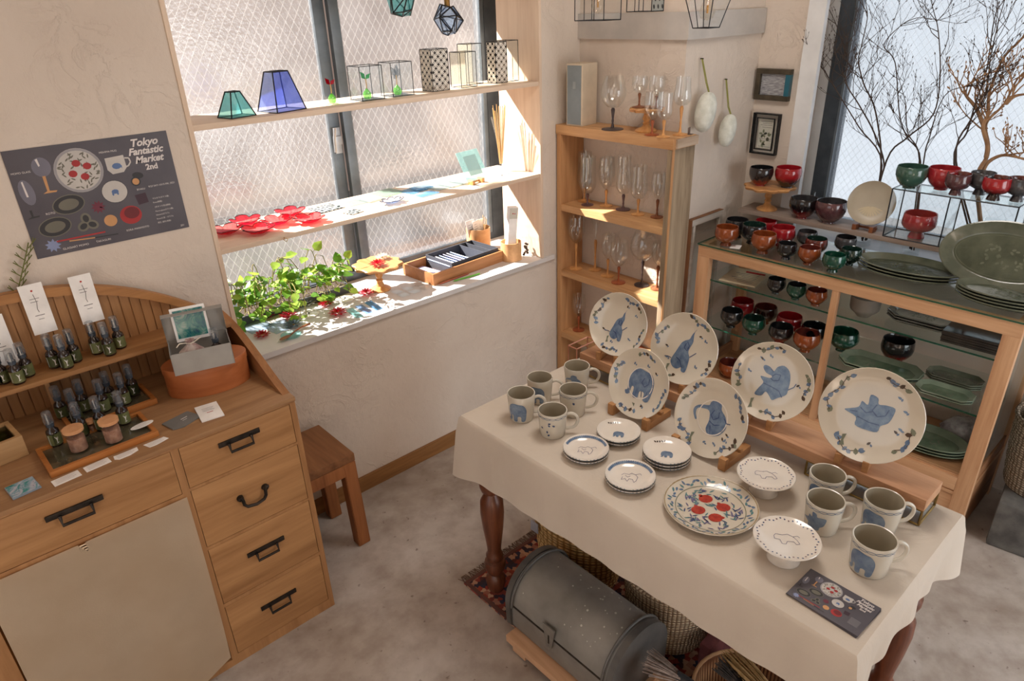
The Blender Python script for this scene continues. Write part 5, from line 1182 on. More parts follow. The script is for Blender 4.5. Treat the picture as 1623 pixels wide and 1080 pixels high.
for args in (
    ('ribbed beer glass with a purple-brown foot, first on the top shelf of the unit', (2.4600, 2.2034, 1.0685), 25, 309, 257, 'beer', TURNP, za, .030),
    ('tall glass with a pale wooden foot behind the purple-footed glass', (2.5146, 2.2675, 1.0685), 22, 300, 250, 'beer', TURN, za, .031),
    ('beer glass with a pale ridged wooden stem, second on the top shelf of the unit', (2.5182, 2.1276, 1.0685), 24, 303, 258, 'wine', TURN, za, .031),
    ('straight glass with a dark turned stem, third on the top shelf of the unit', (2.5199, 2.0222, 1.0685), 24, 310, 257, 'tulip', TURNP, za, .034),
    ('tall beer glass with a pale stem, fourth on the top shelf of the unit', (2.4881, 1.9191, 1.0685), 25, 318, 272, 'beer', TURN, za, .031),
    ('small goblet with a wooden stem behind the right front edge of the top shelf', (2.5274, 1.8272, 1.0685), 21, 318, 281, 'wine', TURN2, za, .028),
    ('goblet with a long pale stem, first on the second shelf of the unit', (2.4468, 2.2617, 0.7305), 26, 389, 352, 'wine', TURN, zb, .032),
    ('flared cocktail glass with a long pale stem on the second shelf of the unit', (2.5017, 2.1820, 0.7305), 19, 385, 353, 'flare', TURN, zb, .032),
    ('goblet with a short pale stem in the middle of the second shelf', (2.4798, 2.0796, 0.7305), 22, 413, 378, 'wine', TURN, zb, .034),
    ('goblet with a red-orange foot on the second shelf of the unit', (2.4430, 1.9805, 0.7305), 27, 425, 389, 'wine', TURNR, zb, .034),
    ('wide balloon glass with a dark grey stem on the second shelf of the unit', (2.4929, 1.8787, 0.7305), 40, 416, 377, 'balloon', TURND, zb, .036),
    ('goblet half hidden by the front edge of the second shelf', (2.5027, 1.7973, 0.7305), 22, 425, 392, 'wine', TURN2, zb, .030),
    ('small goblet with a red-brown foot on the third shelf of the unit', (2.4627, 2.2536, 0.3825), 21, 503, 473, 'wine', TURNR, zc, .032),
    ('clear goblet with an orange foot behind the leftmost elephant plate', (2.5654, 1.8972, 0.3825), 26, 522, 485, 'wine', TURNR, zc, .034)):
    lab, p, wpx, yb, yt, sh, wd_, z, fr = args
    d = math.dist(p, (0, 0, 1.95)); k = d / 1090.6 * 1.04; yb0 = {za: .0, zb: .0, zc: .0}[z]
    # heights from the apparent size at this distance
    base_y = {'ribbed': 325, 'tall g': 318, 'beer g': 325.5, 'straig': 331.5, 'tall b': 340, 'small ': 343 if z == za else 523, 'goblet': 426 if 'long pale' in lab else 437 if 'short' in lab else 448 if 'orange' in lab else 458, 'flared': 427.5, 'wide b': 452, 'clear ': 546}[lab[:6]]
    hb = max(.030, (base_y - yb) * k / math.cos(.30 if z == za else .42 if z == zb else .5)); ht = (base_y - yt) * k / math.cos(.30 if z == za else .42 if z == zb else .5)
    p = (min(max(p[0], 2.421), 2.508), min(max(p[1], 1.742), 2.272), z)
    stem_glass(lab, p, wpx * k, hb, ht, sh, wd_, fr)

# ================================================================== WALL AND HANGING THINGS
GO = var('pitted_white_clay', (196, 196, 184), (222, 222, 212), 30, .75, bs=.6, bscale=26, bd=.008)
def gourd(label, px, top, w_, h_):
    t = thing('clay_ornament', label, 'ornament', px)
    g = G(); n = 9; prof = [(0, -h_ / 2)] + [(w_ / 2 * math.sin(PI * i / n) ** .8, -h_ / 2 * math.cos(PI * i / n) * (1.0)) for i in range(1, n)] + [(0, h_ / 2)]
    g.lathe(prof, seg=20, sx=1.0, sy=.9, M=Matrix.Rotation(.25, 4, 'Y')); part('body', g, GO, t)
    g = G(); dz = top - px[2]; g.tube([(.012, 0, h_ * .46), (.004, .012, h_ * .7), (0, w_ * .42, dz)], .0022, 6); g.tube([(.018, 0, h_ * .46), (.012, .012, h_ * .7), (.006, w_ * .42, dz)], .0022, 6); part('cord', g, plain('moss_green_cord', (134, 132, 66), .8), t)
    g = G(); g.tube([(.003, w_ * .36, dz), (.003, w_ * .5, dz)], .003, 6); part('nail', g, IRON, t)
gourd('larger white pitted egg-shaped ornament hanging by a green cord on the column', (2.6439, 1.7100, 1.5168), (2.6810, 1.7600, 1.7262)[2], .094, .165)
gourd('smaller white pitted egg-shaped ornament hanging nearer the framed pictures', (2.8403, 1.7150, 1.4157), (2.8914, 1.7600, 1.6293)[2], .080, .142)
def pic_frame(label, y0, y1, z0, z1, fm, pic, side=None, bw=.022, inset=0.0):
    t = thing('picture_frame', label, 'picture', (3.124, (y0 + y1) / 2, (z0 + z1) / 2)); a, b = (y1 - y0) / 2, (z1 - z0) / 2
    g = G(); dp = .028
    for c in ((-a, a, -b, -b + bw), (-a, a, b - bw, b), (a - bw, a, -b + bw, b - bw)): g.box(-dp, -.001, *c, bev=.001)
    part('frame', g, fm, t)
    g = G(); g.box(-dp, -.001, -a, -a + bw, -b + bw, b - bw, bev=.001); part('frame_side', g, side or fm, t, 'teal side of the frame' if side else None)
    g = G(); g.box(-.012, -.009, -a + bw + inset, a - bw - inset, -b + bw + inset, b - bw - inset); part('picture', g, pic, t)
    if inset:
        g = G(); q = inset
        for c in ((-a + q, a - q, -b + q, -b + q + .004), (-a + q, a - q, b - q - .004, b - q), (-a + q, -a + q + .004, -b + q, b - q), (a - q - .004, a - q, -b + q, b - q)): g.box(-.026, -.0195, *c)
        part('inner_leading', g, fm, t)
    g = G(); g.box(-.0195, -.018, -a + bw, a - bw, -b + bw, b - bw); part('glass', g, CLEAR, t)
    return t
def stripes(name):
    m, nt, out = newmat(name); p = principled(nt, out, .6); n = noise(nt, coords(nt, (1, 6, 60)), 6, 4); nt.links.new(ramp(nt, n, [(.35, (112, 106, 116)), (.5, (164, 160, 164)), (.65, (206, 204, 204))]), p.inputs['Base Color']); return m
DKF = var('dark_bronze_frame', (66, 58, 46), (88, 78, 62), 20, .35, .3)
t = pic_frame('framed grey print with one teal side, upper of two by the window', 1.585, 1.752, 1.520, 1.655, DKF, stripes('grey_print_photo'), plain('teal_frame_side', (34, 92, 108), .3))
t = pic_frame('glass-framed herb print, lower of two by the window', 1.612, 1.742, 1.276, 1.462, LEAD, plain('cream_print', (206, 200, 186), .7), None, .0055, .020)
g = G(); rr = random.Random(6)
for cx, cz, n in ((.012, .0, 7), (-.014, -.012, 6), (.016, -.045, 5)):
    for k in range(n):
        a = rr.uniform(0, 6.28); g.decal([leafpoly(cx + .012 * math.cos(a), cz + .012 * math.sin(a), .020, .010, a)], lambda u, v_: Vector((-.0125, u, v_)), cuts=0)
part('printed_leaves', g, plain('grey_green_ink', (124, 128, 100), .8), t)
g = G(); g.decal([[(-.03, z), (.03 - .01 * (i % 2), z), (.03 - .01 * (i % 2), z - .002), (-.03, z - .002)] for i, z in enumerate((.056, .048, .040, .030, -.022, -.030, -.058))], lambda u, v_: Vector((-.0124, u, v_)), cuts=0); part('printed_lines', g, GREYTXT, t)
# leaded glass lanterns hanging before the corner column
BULB = thin_glass('bulb_glass', (.98, .95, .90), .6, .02, .05); FIL = var('amber_brass', (176, 126, 60), (206, 156, 84), 20, .35, .6)
def lantern(label, c, wt, wb, h, m2=None, bulb=True, depth=None, spots=False):
    t = thing('hanging_lantern', label, 'lantern', c); dt, db = (depth or wt), (depth or wb)
    P = [(-db/2, -wb/2, 0), (db/2, -wb/2, 0), (db/2, wb/2, 0), (-db/2, wb/2, 0), (-dt/2, -wt/2, h), (dt/2, -wt/2, h), (dt/2, wt/2, h), (-dt/2, wt/2, h)]
    g = G(); bars(g, P, [(0,1),(1,2),(2,3),(3,0),(4,5),(5,6),(6,7),(7,4),(0,4),(1,5),(2,6),(3,7)], .0019)
    for f in (.33, .67):
        a = Vector(P[0]).lerp(Vector(P[3]), f); b_ = Vector(P[4]).lerp(Vector(P[7]), f); g.tube([a, b_], .0016, 6)
    part('leadwork', g, LEAD, t)
    for i, (a, b_, c_, d) in enumerate(((0,1,5,4), (1,2,6,5), (2,3,7,6), (3,0,4,7))):
        g = G(); v = [g.bm.verts.new(Vector(P[k])) for k in (a, b_, c_, d)]; g.face(v); bmesh.ops.solidify(g.bm, geom=g.bm.faces[:], thickness=.0012); part('pane', g, m2 if (m2 and i == 0) else CLEAR, t)
    g = G(); g.tube([(0, 0, h), (0, 0, 2.75 - c[2])], .002, 6); part('cord', g, IRON, t)
    if spots:
        g = G(); g.decal([ellipse(-.026 + .026 * i + .006 * (j % 2), .016 + .026 * j, .0055, .0085, 8, .3) for i in range(3) for j in range(6)], lambda u, v_: Vector((u, -wb / 2 - .0026, v_)), cuts=0); part('black_spots', g, LEAD, t)
    if bulb:
        g = G(); g.lathe([(0, .022), (.020, .030), (.028, .05), (.020, .075), (.012, .088), (0, .09)], seg=14); part('bulb', g, BULB, t)
        g = G(); g.tube([(0, 0, .086), (0, 0, h + .01)], .011, 10); g.tube([(0, 0, .045), (0, 0, .086)], .004, 6); part('lamp_socket', g, FIL, t)
lantern('square clear leaded lantern hanging nearest the window jamb', (2.25, (2.2500, 1.9789, 1.8867)[1], (2.2500, 1.9789, 1.8867)[2]), .150, .150, .21, None, True, .10)
lantern('narrow leaded lantern with a black spotted pane between two others', (2.38, (2.3800, 1.8505, 1.9123)[1], (2.3800, 1.8505, 1.9123)[2]), .120, .120, .20, MILKG, False, .075, True)
lantern('tapered leaded lantern with an amber bulb holder in front of the column', (2.25, (2.2500, 1.4823, 1.8590)[1], (2.2500, 1.4823, 1.8590)[2]), .170, .064, .22, None, True)

# ================================================================== IN AND ON THE GLASS CABINET
def lac(name, c, c2=None, rough=.16): return var(name, c, c2 or tuple(min(255, v * 1.25 + 6) for v in c), 30, rough, 0, .55, .7)
LBLK = lac('black_lacquer', (24, 24, 26)); LRED = lac('red_lacquer', (150, 22, 32), (168, 32, 40)); LRST = lac('rust_lacquer', (126, 58, 24), (156, 80, 38)); LGRN = lac('green_lacquer', (14, 62, 48), (24, 82, 64))
LMAR = lac('maroon_lacquer', (84, 32, 28), (116, 52, 40)); LGRY = lac('grey_black_lacquer', (56, 54, 56), (78, 76, 78), .25); LDGR = lac('dark_green_lacquer', (20, 44, 38), (34, 60, 50)); LPUR = lac('plum_lacquer', (74, 44, 48), (96, 62, 64))
LSAGE = lac('sage_green_lacquer', (52, 84, 72), (66, 98, 84)); LROSE = lac('rose_red_lacquer', (158, 34, 44), (178, 52, 56)); LCUP = var('grey_clay', (112, 106, 98), (132, 126, 116), 8, .6)
LBRN = two_tone('black_over_brown_lacquer', (44, 24, 20), (132, 66, 36), .030); LBR = two_tone('black_over_red_lacquer', (26, 22, 24), (128, 28, 26), .030); LRB = two_tone('red_over_black_lacquer', (158, 28, 34), (48, 32, 28), .038)
LBRR = two_tone('bronze_over_red_lacquer', (40, 32, 32), (150, 40, 30), .022)
SHAPES = {
    'footed': [(0, .02), (.20, .0), (.22, .0), (.235, .01), (.20, .14), (.24, .19), (.38, .30), (.47, .45), (.50, .62), (.48, .84), (.455, .98), (.445, 1.0), (.43, .98), (.45, .8), (.46, .62), (.42, .44), (.30, .30), (0, .24)],
    'deep': [(0, .02), (.19, 0), (.21, 0), (.20, .05), (.30, .14), (.42, .34), (.49, .58), (.50, .78), (.475, .98), (.465, 1.0), (.45, .98), (.47, .76), (.45, .56), (.38, .34), (.25, .17), (0, .12)],
    'low': [(0, .02), (.22, 0), (.24, 0), (.23, .06), (.36, .16), (.47, .40), (.50, .62), (.48, .92), (.465, 1.0), (.45, .97), (.465, .62), (.42, .40), (.30, .20), (0, .14)],
    'tallfoot': [(0, .02), (.21, 0), (.24, 0), (.22, .10), (.18, .22), (.24, .27), (.40, .36), (.49, .52), (.50, .70), (.475, .97), (.46, 1.0), (.44, .97), (.46, .68), (.43, .52), (.32, .38), (0, .32)],
    'bulge': [(0, .02), (.17, 0), (.20, 0), (.19, .10), (.34, .26), (.48, .50), (.50, .66), (.46, .92), (.44, 1.0), (.42, .97), (.46, .66), (.43, .50), (.30, .28), (0, .18)],
    'cup': [(0, .02), (.18, 0), (.22, 0), (.30, .14), (.46, .34), (.485, .45), (.50, 1.0), (.48, 1.0), (.465, .46), (.42, .34), (0, .16)]}
def bowl(label, loc, D, hr, shape, mo, mi=None, cat='bowl', group=None):
    pr = SHAPES[shape]; H_ = D * hr; k = max(range(len(pr)), key=lambda i: pr[i][1])
    t = thing('lacquer_bowl' if shape != 'cup' else 'clay_cup', label, cat, loc, 0, group); g = G()
    prof = [(r * D, z * H_, 0 if i < k else 1) for i, (r, z) in enumerate(pr)]
    g.lathe(prof, seg=32); part('body', g, [mo, mi or mo], t); return t
ZG, ZP, ZX = .9355, 1.0455, 1.2465
R_ = [  # label, px anchor plane, width px, height ratio, shape, outside, inside
 ('black lacquer bowl at the back corner of the cabinet top by the sash', (2.8602, 1.6262, 0.9350), 0.1088, .80, 'footed', LBLK, LBLK),
 ('rust-brown footed bowl at the front corner of the cabinet top by the card', (2.7276, 1.5966, 0.9350), 0.1086, .80, 'footed', LRST, LRST),
 ('black lacquer bowl just behind the second rust-brown bowl on the cabinet top', (2.8310, 1.5239, 0.9350), 0.1128, .80, 'footed', LBLK, LDGR),
 ('bright red bowl at the back of the cabinet top under the plank', (2.9384, 1.5250, 0.9350), 0.1024, .82, 'footed', LRED, LRED),
 ('bright red bowl next to the second rust-brown bowl on the cabinet top', (2.8827, 1.4097, 0.9350), 0.1075, .82, 'footed', LRED, LRED),
 ('rust-brown ribbed footed bowl beside the small black bowl at the front edge', (2.7385, 1.4206, 0.9350), 0.1092, .82, 'footed', LRST, LRST),
 ('small black bowl at the front edge of the cabinet top', (2.7336, 1.3087, 0.9350), 0.0826, .86, 'footed', LBLK, LBLK),
 ('small grey-black bowl behind the small maroon one on the cabinet top', (2.9410, 1.3243, 0.9350), 0.0863, .84, 'footed', LGRY, LGRY),
 ('small maroon bowl half hidden by a small rust bowl on the cabinet top', (2.8642, 1.2457, 0.9350), 0.0931, .80, 'footed', LMAR, LDGR),
 ('small rust bowl at the front edge between the black and green bowls', (2.7328, 1.2098, 0.9350), 0.0918, .82, 'bulge', LRST, LMAR),
 ('small grey-black bowl behind the two green bowls on the cabinet top', (2.9708, 1.1667, 0.9350), 0.0891, .82, 'footed', LGRY, LGRY),
 ('small dark green bowl behind the bright green one on the cabinet top', (2.8389, 1.0858, 0.9350), 0.0867, .82, 'bulge', LDGR, LDGR),
 ('small bright green footed bowl at the front edge of the cabinet top', (2.7172, 1.0986, 0.9350), 0.0909, .82, 'footed', LGRN, LGRN)]
for k, (lab, p, D, hr, sh, mo, mi_) in enumerate(R_):
    x = min(p[0], 3.02)
    bowl(lab, (x, p[1], ZG), D, hr, sh, mo, mi_)
t = thing('price_card', 'white card with a small red mark at the front corner of the cabinet top', 'card', (2.7329, 1.5482, 0.9355), .35)
g = G(); g.box(-.028, .028, -.022, .022, 0, .0012); part('card', g, WHITE, t)
g = G(); g.decal([ellipse(0, .004, .004, .003, 8)], lambda u, v_: Vector((u, v_, .0016)), cuts=0); part('red_mark', g, REDTXT, t)
# cake stand and bowls on the plank
p = (3.0209, 1.5711, 1.0450)
cake_stand('turned wooden cake stand with a scalloped plate on the grey plank', (3.018, 1.572, ZP), .120, .115)
zc_ = ZP + .1155
bowl('black and red lacquer bowl on the plank cake stand', (2.985, 1.605, zc_), .108, .78, 'deep', LBRR, LBLK)
bowl('red and brown lacquer bowl on the plank cake stand', (3.030, 1.498, zc_), .116, .78, 'deep', LRB, LRED)
bowl('black over red lacquer bowl on the plank left of the plum one', (2.995, 1.388, ZP), 0.1230, .74, 'deep', LBR, LGRY)
bowl('plum-coloured lacquer bowl on the plank next to the beige plate', (3.002, 1.268, ZP), 0.1306, .74, 'deep', LPUR, LGRY)
# beige plate on a tiny easel
ep = thing('small_easel', 'tiny wooden easel holding the beige plate on the plank', 'easel', (2.995, 1.108, ZP), .0)
g = G()
for sy in (-1, 1): g.box(-.030, .012, sy * .035 - .008, sy * .035 + .008, 0, .024, bev=.002)
g.box(.0, .012, -.045, .045, .006, .016); part('base', g, TURN2, ep)
M = frame_M((3.005, 1.105, ZP + .112), (0, -1, 0), (-.90, -.22, .38))
def plate(name, label, M, R_, depth, m, mi=None, cat='plate', rim=.0, group=None, thick=.005, foot=.55, seg=48):
    t = thing(name, label, cat, M=M, group=group); g = G()
    g.lathe([(0, -thick), (foot * R_, -thick - .001), (foot * R_ * 1.04, -thick - .001), (foot * R_ * 1.06, -thick + .001), (R_ * .86, depth * .5 - thick), (R_ * .985, depth - .003), (R_, depth - .001), (R_ * .99, depth + .001), (R_ * .975, depth), (R_ * .86, depth * .52), (R_ * .70, depth * .14), (R_ * .55, 0), (0, 0)], seg=seg); part('body', g, m, t); return t
BEI = var('beige_ceramic', (164, 152, 132), (178, 166, 146), 7, .35)
t = plate('beige_plate', 'plain beige plate with a carved shell pattern on the tiny plank easel', M, .092, .012, BEI)
g = G(); g.decal([leafpoly(.055 * math.cos(a) * .55, .055 * math.sin(a) * .55 - .012, .055, .007, a) for a in [-.2 - .27 * i for i in range(10)]], lambda u, v_: Vector((u, v_, .0006)), cuts=1); part('carved_rays', g, plain('carved_beige', (186, 172, 142), .3), t)
# leaded glass box with bowls inside and on top
gx = thing('glass_display_box', 'large leaded clear glass box on the plank with bowls inside and on top', 'glass box', (0, 0, 0))
bx0, bx1, by0, by1, bz0, bz1 = 2.956, 3.094, .585, 1.018, 1.0455, 1.2445
P = [(bx0, by0, bz0 + .002), (bx1, by0, bz0 + .002), (bx1, by1, bz0 + .002), (bx0, by1, bz0 + .002), (bx0, by0, bz1 - .002), (bx1, by0, bz1 - .002), (bx1, by1, bz1 - .002), (bx0, by1, bz1 - .002)]
g = G(); bars(g, P, [(0,1),(1,2),(2,3),(3,0),(4,5),(5,6),(6,7),(7,4),(0,4),(1,5),(2,6),(3,7)], .0026); ym = .808
g.tube([(bx0, ym, bz0 + .002), (bx0, ym, bz1)], .0026, 6); g.tube([(bx1, ym, bz0 + .002), (bx1, ym, bz1)], .0026, 6); g.tube([(bx0, ym, bz0 + .002), (bx1, ym, bz0 + .002)], .0022, 6)
part('leadwork', g, LEAD, gx)
for c in ((bx0, bx1, by0, by1, bz1 - .003, bz1), (bx0, bx1, by0, by1, bz0, bz0 + .002), (bx0 - .001, bx0 + .001, by0, by1, bz0, bz1), (bx1 - .001, bx1 + .001, by0, by1, bz0, bz1), (bx0, bx1, by1 - .001, by1 + .001, bz0, bz1), (bx0, bx1, by0 - .001, by0 + .001, bz0, bz1), (bx0, bx1, ym - .001, ym + .001, bz0, bz1)):
    g = G(); g.box(*c); part('pane', g, SHELFG if c[4] == bz1 - .003 else CLEAR, gx)
bowl('big red footed bowl inside the glass box on the plank', (3.022, .915, bz0 + .0025), .128, .78, 'tallfoot', LROSE, LROSE)
bowl('big dark grey bowl inside the glass box on the plank', (3.025, .675, bz0 + .0025), .134, .62, 'low', LGRY, LGRY)
for lab, p, wpx, hr, sh, mo, mi_, x in (
    ('sage green bowl at the beige-plate end of the glass box top', (2.9786, 0.9678, 1.2465), 0.1202, .74, 'deep', LSAGE, LSAGE, 2.995),
    ('rose red bowl beside the sage green one on the glass box top', (3.0334, 0.8716, 1.2465), 0.1188, .74, 'deep', LROSE, LROSE, 3.045),
    ('red-rimmed dark footed bowl in front of the rose red one on the glass box', (2.9921, 0.8068, 1.2465), 0.0917, .92, 'tallfoot', LPUR, LMAR, 2.99),
    ('dark grey footed bowl at the back of the glass box top', (3.0617, 0.7464, 1.2465), 0.0917, .95, 'tallfoot', LGRY, LGRY, 3.05),
    ('red over dark footed bowl at the front of the glass box top', (2.9940, 0.6807, 1.2465), 0.0981, .88, 'tallfoot', LRB, LMAR, 2.998),
    ('dark footed bowl at the far end of the glass box top', (3.0887, 0.6273, 1.2465), 0.0942, .92, 'tallfoot', LGRY, LMAR, 3.03)):
    bowl(lab, (x, p[1] * x / p[0], ZX), wpx * .97, hr, sh, mo, mi_)
# oval plates on the cabinet top
def oval_plate(label, M, a, b, depth, m, name='oval_plate', inner=None, group=None, oct_=None):
    t = thing(name, label, 'plate', M=M, group=group); g = G()
    if oct_ is None:
        n = 48; base = [(math.cos(2 * PI * i / n), math.sin(2 * PI * i / n)) for i in range(n)]; outl = lambda s_: [(a * s_ * c_ if True else 0, b * s_ * d_) for c_, d_ in base]; outl = lambda s_: [((a - a * 0 - (1 - s_) * b) * c_, (b - (1 - s_) * b) * d_) for c_, d_ in base]
    else:
        c0 = oct_
        def outl(s_):
            q = (1 - s_) * b; A, B, c1 = a - q, b - q, c0 - q * .45
            return [(A - c1, -B), (A, -B + c1), (A, B - c1), (A - c1, B), (-A + c1, B), (-A, B - c1), (-A, -B + c1), (-A + c1, -B)]
    rings = []
    for s_, z in ((.62, -.002), (.66, -.002), (.96, depth - .006), (1.0, depth - .003), (1.0, depth), (.965, depth + .001), (.70, .0045), (.66, .003)): rings.append([g.bm.verts.new((x, y, z)) for x, y in outl(s_)])
    for u, v_ in zip(rings, rings[1:]):
        for i in range(len(u)):
            j = (i + 1) % len(u); g.face([u[i], u[j], v_[j], v_[i]], 0, oct_ is None)
    g.face(list(reversed(rings[0]))); g.face(rings[-1]); part('body', g, m, t)
    g = G(); e = outl(.65); g.decal([e], lambda u, v_: Vector((u, v_, .0034)), cuts=0); part('well', g, inner or m, t)
    g = G(); e1 = outl(.60); e1 = e1 + [e1[0]]; g.decal(stroke(e1, .0015), lambda u, v_: Vector((u, v_, .0038)), cuts=0)
    rr = random.Random(5); g.decal([ellipse(rr.uniform(-.3, .3) * a, rr.uniform(-.3, .3) * b, .035 * a, .02 * a, 6, rr.uniform(0, 3)) for _ in range(30)], lambda u, v_: Vector((u, v_, .0038)), cuts=0)
    part('pressed_pattern', g, inner2, t); return t
inner2 = var('pressed_relief_glaze', (90, 98, 80), (110, 116, 98), 30, .14, 0, .5, .5)
WELL = var('dark_green_well', (64, 72, 56), (92, 98, 80), 12, .14, 0, .5, .5, bs=.4, bscale=55)
WELL2 = var('moss_well', (70, 92, 70), (102, 122, 98), 12, .12, 0, .5, .5, bs=.4, bscale=55)
def flat_M(p, ang, dz=0): return Matrix.Translation((p[0], p[1], p[2] + dz)) @ Matrix.Rotation(ang, 4, 'Z')
p = (2.868, .868, ZG)
for k, lab in enumerate(('lowest of three large oval olive plates stacked on the cabinet top', 'middle one of three large oval olive plates stacked on the cabinet top', 'topmost of three large oval olive plates on the cabinet top')):
    oval_plate(lab, flat_M(p, PI / 2 + .06, .003 + .0125 * k), .190, .112, .020, OLIVE, inner=WELL, group='oval plates on the cabinet top')
p = (2.800, .520, ZG)
for k, lab in enumerate(('lowest of four oval olive plates stacked below the standing oval plate', 'second from the bottom of four oval olive plates below the standing plate', 'third from the bottom of four oval olive plates below the standing plate', 'topmost of four oval olive plates stacked below the standing plate')):
    oval_plate(lab, flat_M(p, PI / 2 + .03 * k, .003 + .0115 * k), .155, .098, .018, OLIVE, inner=WELL, group='small oval plates on the cabinet top')
es2 = thing('plate_easel', 'dark wooden easel holding the big oval plate upright on the cabinet top', 'easel', (2.915, .565, ZG), 0)
g = G()
for sy in (-1, 1):
    g.box(-.045, .05, sy * .06 - .008, sy * .06 + .008, 0, .016, bev=.002); g.box(-.045, -.036, sy * .06 - .008, sy * .06 + .008, .0, .034, bev=.002)
    g.tube([(.012, sy * .06, .012), (.046, sy * .05, .12)], .006, 8)
part('base', g, TURN2, es2)
M = frame_M((2.905, .572, ZG + .016 + .118), (0.0, -1, .0), (-.93, 0, .36))
oval_plate('big oval olive plate standing upright over the small oval stack', M, .212, .128, .024, OLIVE, inner=WELL)
# glass shelf, upper tier
zt = .7655
t = thing('booklet_stack', 'loose pale printed booklet with a red band on the upper glass shelf', 'booklet', (2.8245, 1.5366, 0.7655), .18)
g = G(); g.box(-.10, .10, -.085, .085, 0, .006, bev=.001); part('cover', g, plain('cream_cover', (214, 198, 168), .6), t)
g = G(); g.decal([[(-.02, .045), (.095, .045), (.095, .062), (-.02, .062)]], lambda u, v_: Vector((v_ * 1.15, -u * .8, .0066)), cuts=0); part('red_band', g, REDTXT, t)
g = G(); g.decal([[(-.075 + .02 * i, -.06), (-.070 + .02 * i, -.06), (-.070 + .02 * i, .01 + .02 * (i % 3)), (-.075 + .02 * i, .01 + .02 * (i % 3))] for i in range(7)], lambda u, v_: Vector((u, v_, .0066)), cuts=0); part('printed_pictures', g, GREYTXT, t)
for lab, p, D, hr, sh, mo, mi_ in (
    ('black bowl beside the booklet on the upper glass shelf', (2.7186, 1.3251, 0.7655), 0.0817, .86, 'bulge', LBLK, LBLK),
    ('green bowl in the middle of three on the upper glass shelf', (2.7144, 1.2308, 0.7655), 0.0837, .84, 'bulge', LGRN, LBLK),
    ('rust bowl beside the middle post on the upper glass shelf', (2.7104, 1.1405, 0.7655), 0.0878, .80, 'bulge', LRST, LMAR)):
    bowl(lab, (p[0] + .025, p[1] * (p[0] + .025) / p[0], zt), D, hr, sh, mo, mi_)
bowl('plain grey clay cup on the upper glass shelf past the middle post', (2.765, .963, zt), .116, .74, 'cup', LCUP, LCUP, 'cup')
GREYPL = var('grey_green_glaze', (96, 98, 94), (128, 130, 124), 10, .1, 0, .5, .6)
for k in range(3): oval_plate(('lowest', 'middle', 'topmost')[k] + ' of three grey octagonal plates stacked on the upper glass shelf', flat_M((2.845, .765, zt), PI / 2 + .02, .003 + .011 * k), .128, .078, .016, GREYPL, 'octagonal_plate', var('pale_grey_well', (140, 142, 136), (168, 168, 162), 12, .1, 0, .5, .6), 'octagonal plates on the upper glass shelf', .045)
for k in range(5):
    g = G(); g.box(-.072, .072, -.105, .105, 0, .008, bev=.002); g.box(-.062, .062, -.095, .095, .0075, .0085)
    one('square_plate', g, DKPLATE, ('lowest', 'second lowest', 'middle', 'second highest', 'topmost')[k] + ' of five flat black rectangular plates on the upper glass shelf', 'plate', (2.800, .560, zt + .0005 + .0092 * k), .04 - .03 * (k % 2), 'black rectangular plates')
# lower tier
zl = .5305
for lab, p, D, hr, sh, mo, mi_, dx in (
    ('red bowl at the back of the lower glass shelf near the back post', (2.8915, 1.5649, 0.5305), 0.1153, .80, 'footed', LRED, LRED, 0),
    ('black over brown bowl between the two red ones on the lower glass shelf', (2.9077, 1.4507, 0.5305), 0.1145, .78, 'bulge', LBRN, LMAR, 0),
    ('black bowl at the front end of the lower glass shelf by the corner post', (2.7162, 1.5176, 0.5305), 0.1062, .82, 'bulge', LBLK, LBLK, 0),
    ('green bowl beside the front black bowl on the lower glass shelf', (2.7310, 1.4111, 0.5305), 0.1070, .78, 'bulge', LGRN, LDGR, 0),
    ('red bowl behind the black and rust bowls on the lower glass shelf', (2.8733, 1.3126, 0.5305), 0.1209, .78, 'footed', LRED, LRED, 0),
    ('black bowl with a red foot on the lower glass shelf', (2.7221, 1.2743, 0.5305), 0.1095, .78, 'bulge', LBR, LBLK, 0),
    ('large black bowl next to the middle post on the lower glass shelf', (2.8633, 1.1886, 0.5305), 0.1175, .76, 'bulge', LBR, LBLK, 0),
    ('rust bowl at the front edge of the lower glass shelf', (2.7155, 1.1524, 0.5305), 0.1153, .80, 'bulge', LRST, LMAR, 0),
    ('green bowl partly hidden behind the middle post on the lower glass shelf', (2.8610, 1.0551, 0.5305), 0.1280, .74, 'bulge', LGRN, LGRN, .02),
    ('black and brown bowl standing alone past the middle post', (2.9537, 0.8655, 0.5305), 0.1331, .72, 'low', LBR, LBLK, 0)):
    x = max(p[0] + dx, 2.762); x = min(x, 3.0)
    bowl(lab, (x, p[1] * x / p[0], zl), D * x / p[0] * .98, hr, sh, mo, mi_)
for k in range(2): oval_plate(('lower', 'upper')[k] + ' of two long octagonal moss green plates on the lower glass shelf', flat_M((2.800, .868, zl), PI / 2 + .03, .003 + .012 * k), .158, .080, .018, OLIVE2, 'octagonal_plate', WELL2, 'long octagonal plates', .045)
for k in range(3): oval_plate(('lowest', 'middle', 'topmost')[k] + ' of three small octagonal olive plates at the wall side of the lower shelf', flat_M((2.900, .620, zl), PI / 2 + .03, .003 + .009 * k), .100, .052, .013, OLIVE, 'octagonal_plate', WELL, 'small octagonal olive plates', .03)
for k in range(2): oval_plate(('lower', 'upper')[k] + ' of two small octagonal moss green plates at the front of the lower shelf', flat_M((2.765, .610, zl), PI / 2 + .05, .003 + .010 * k), .100, .056, .014, OLIVE2, 'octagonal_plate', WELL2, 'small octagonal green plates', .03)
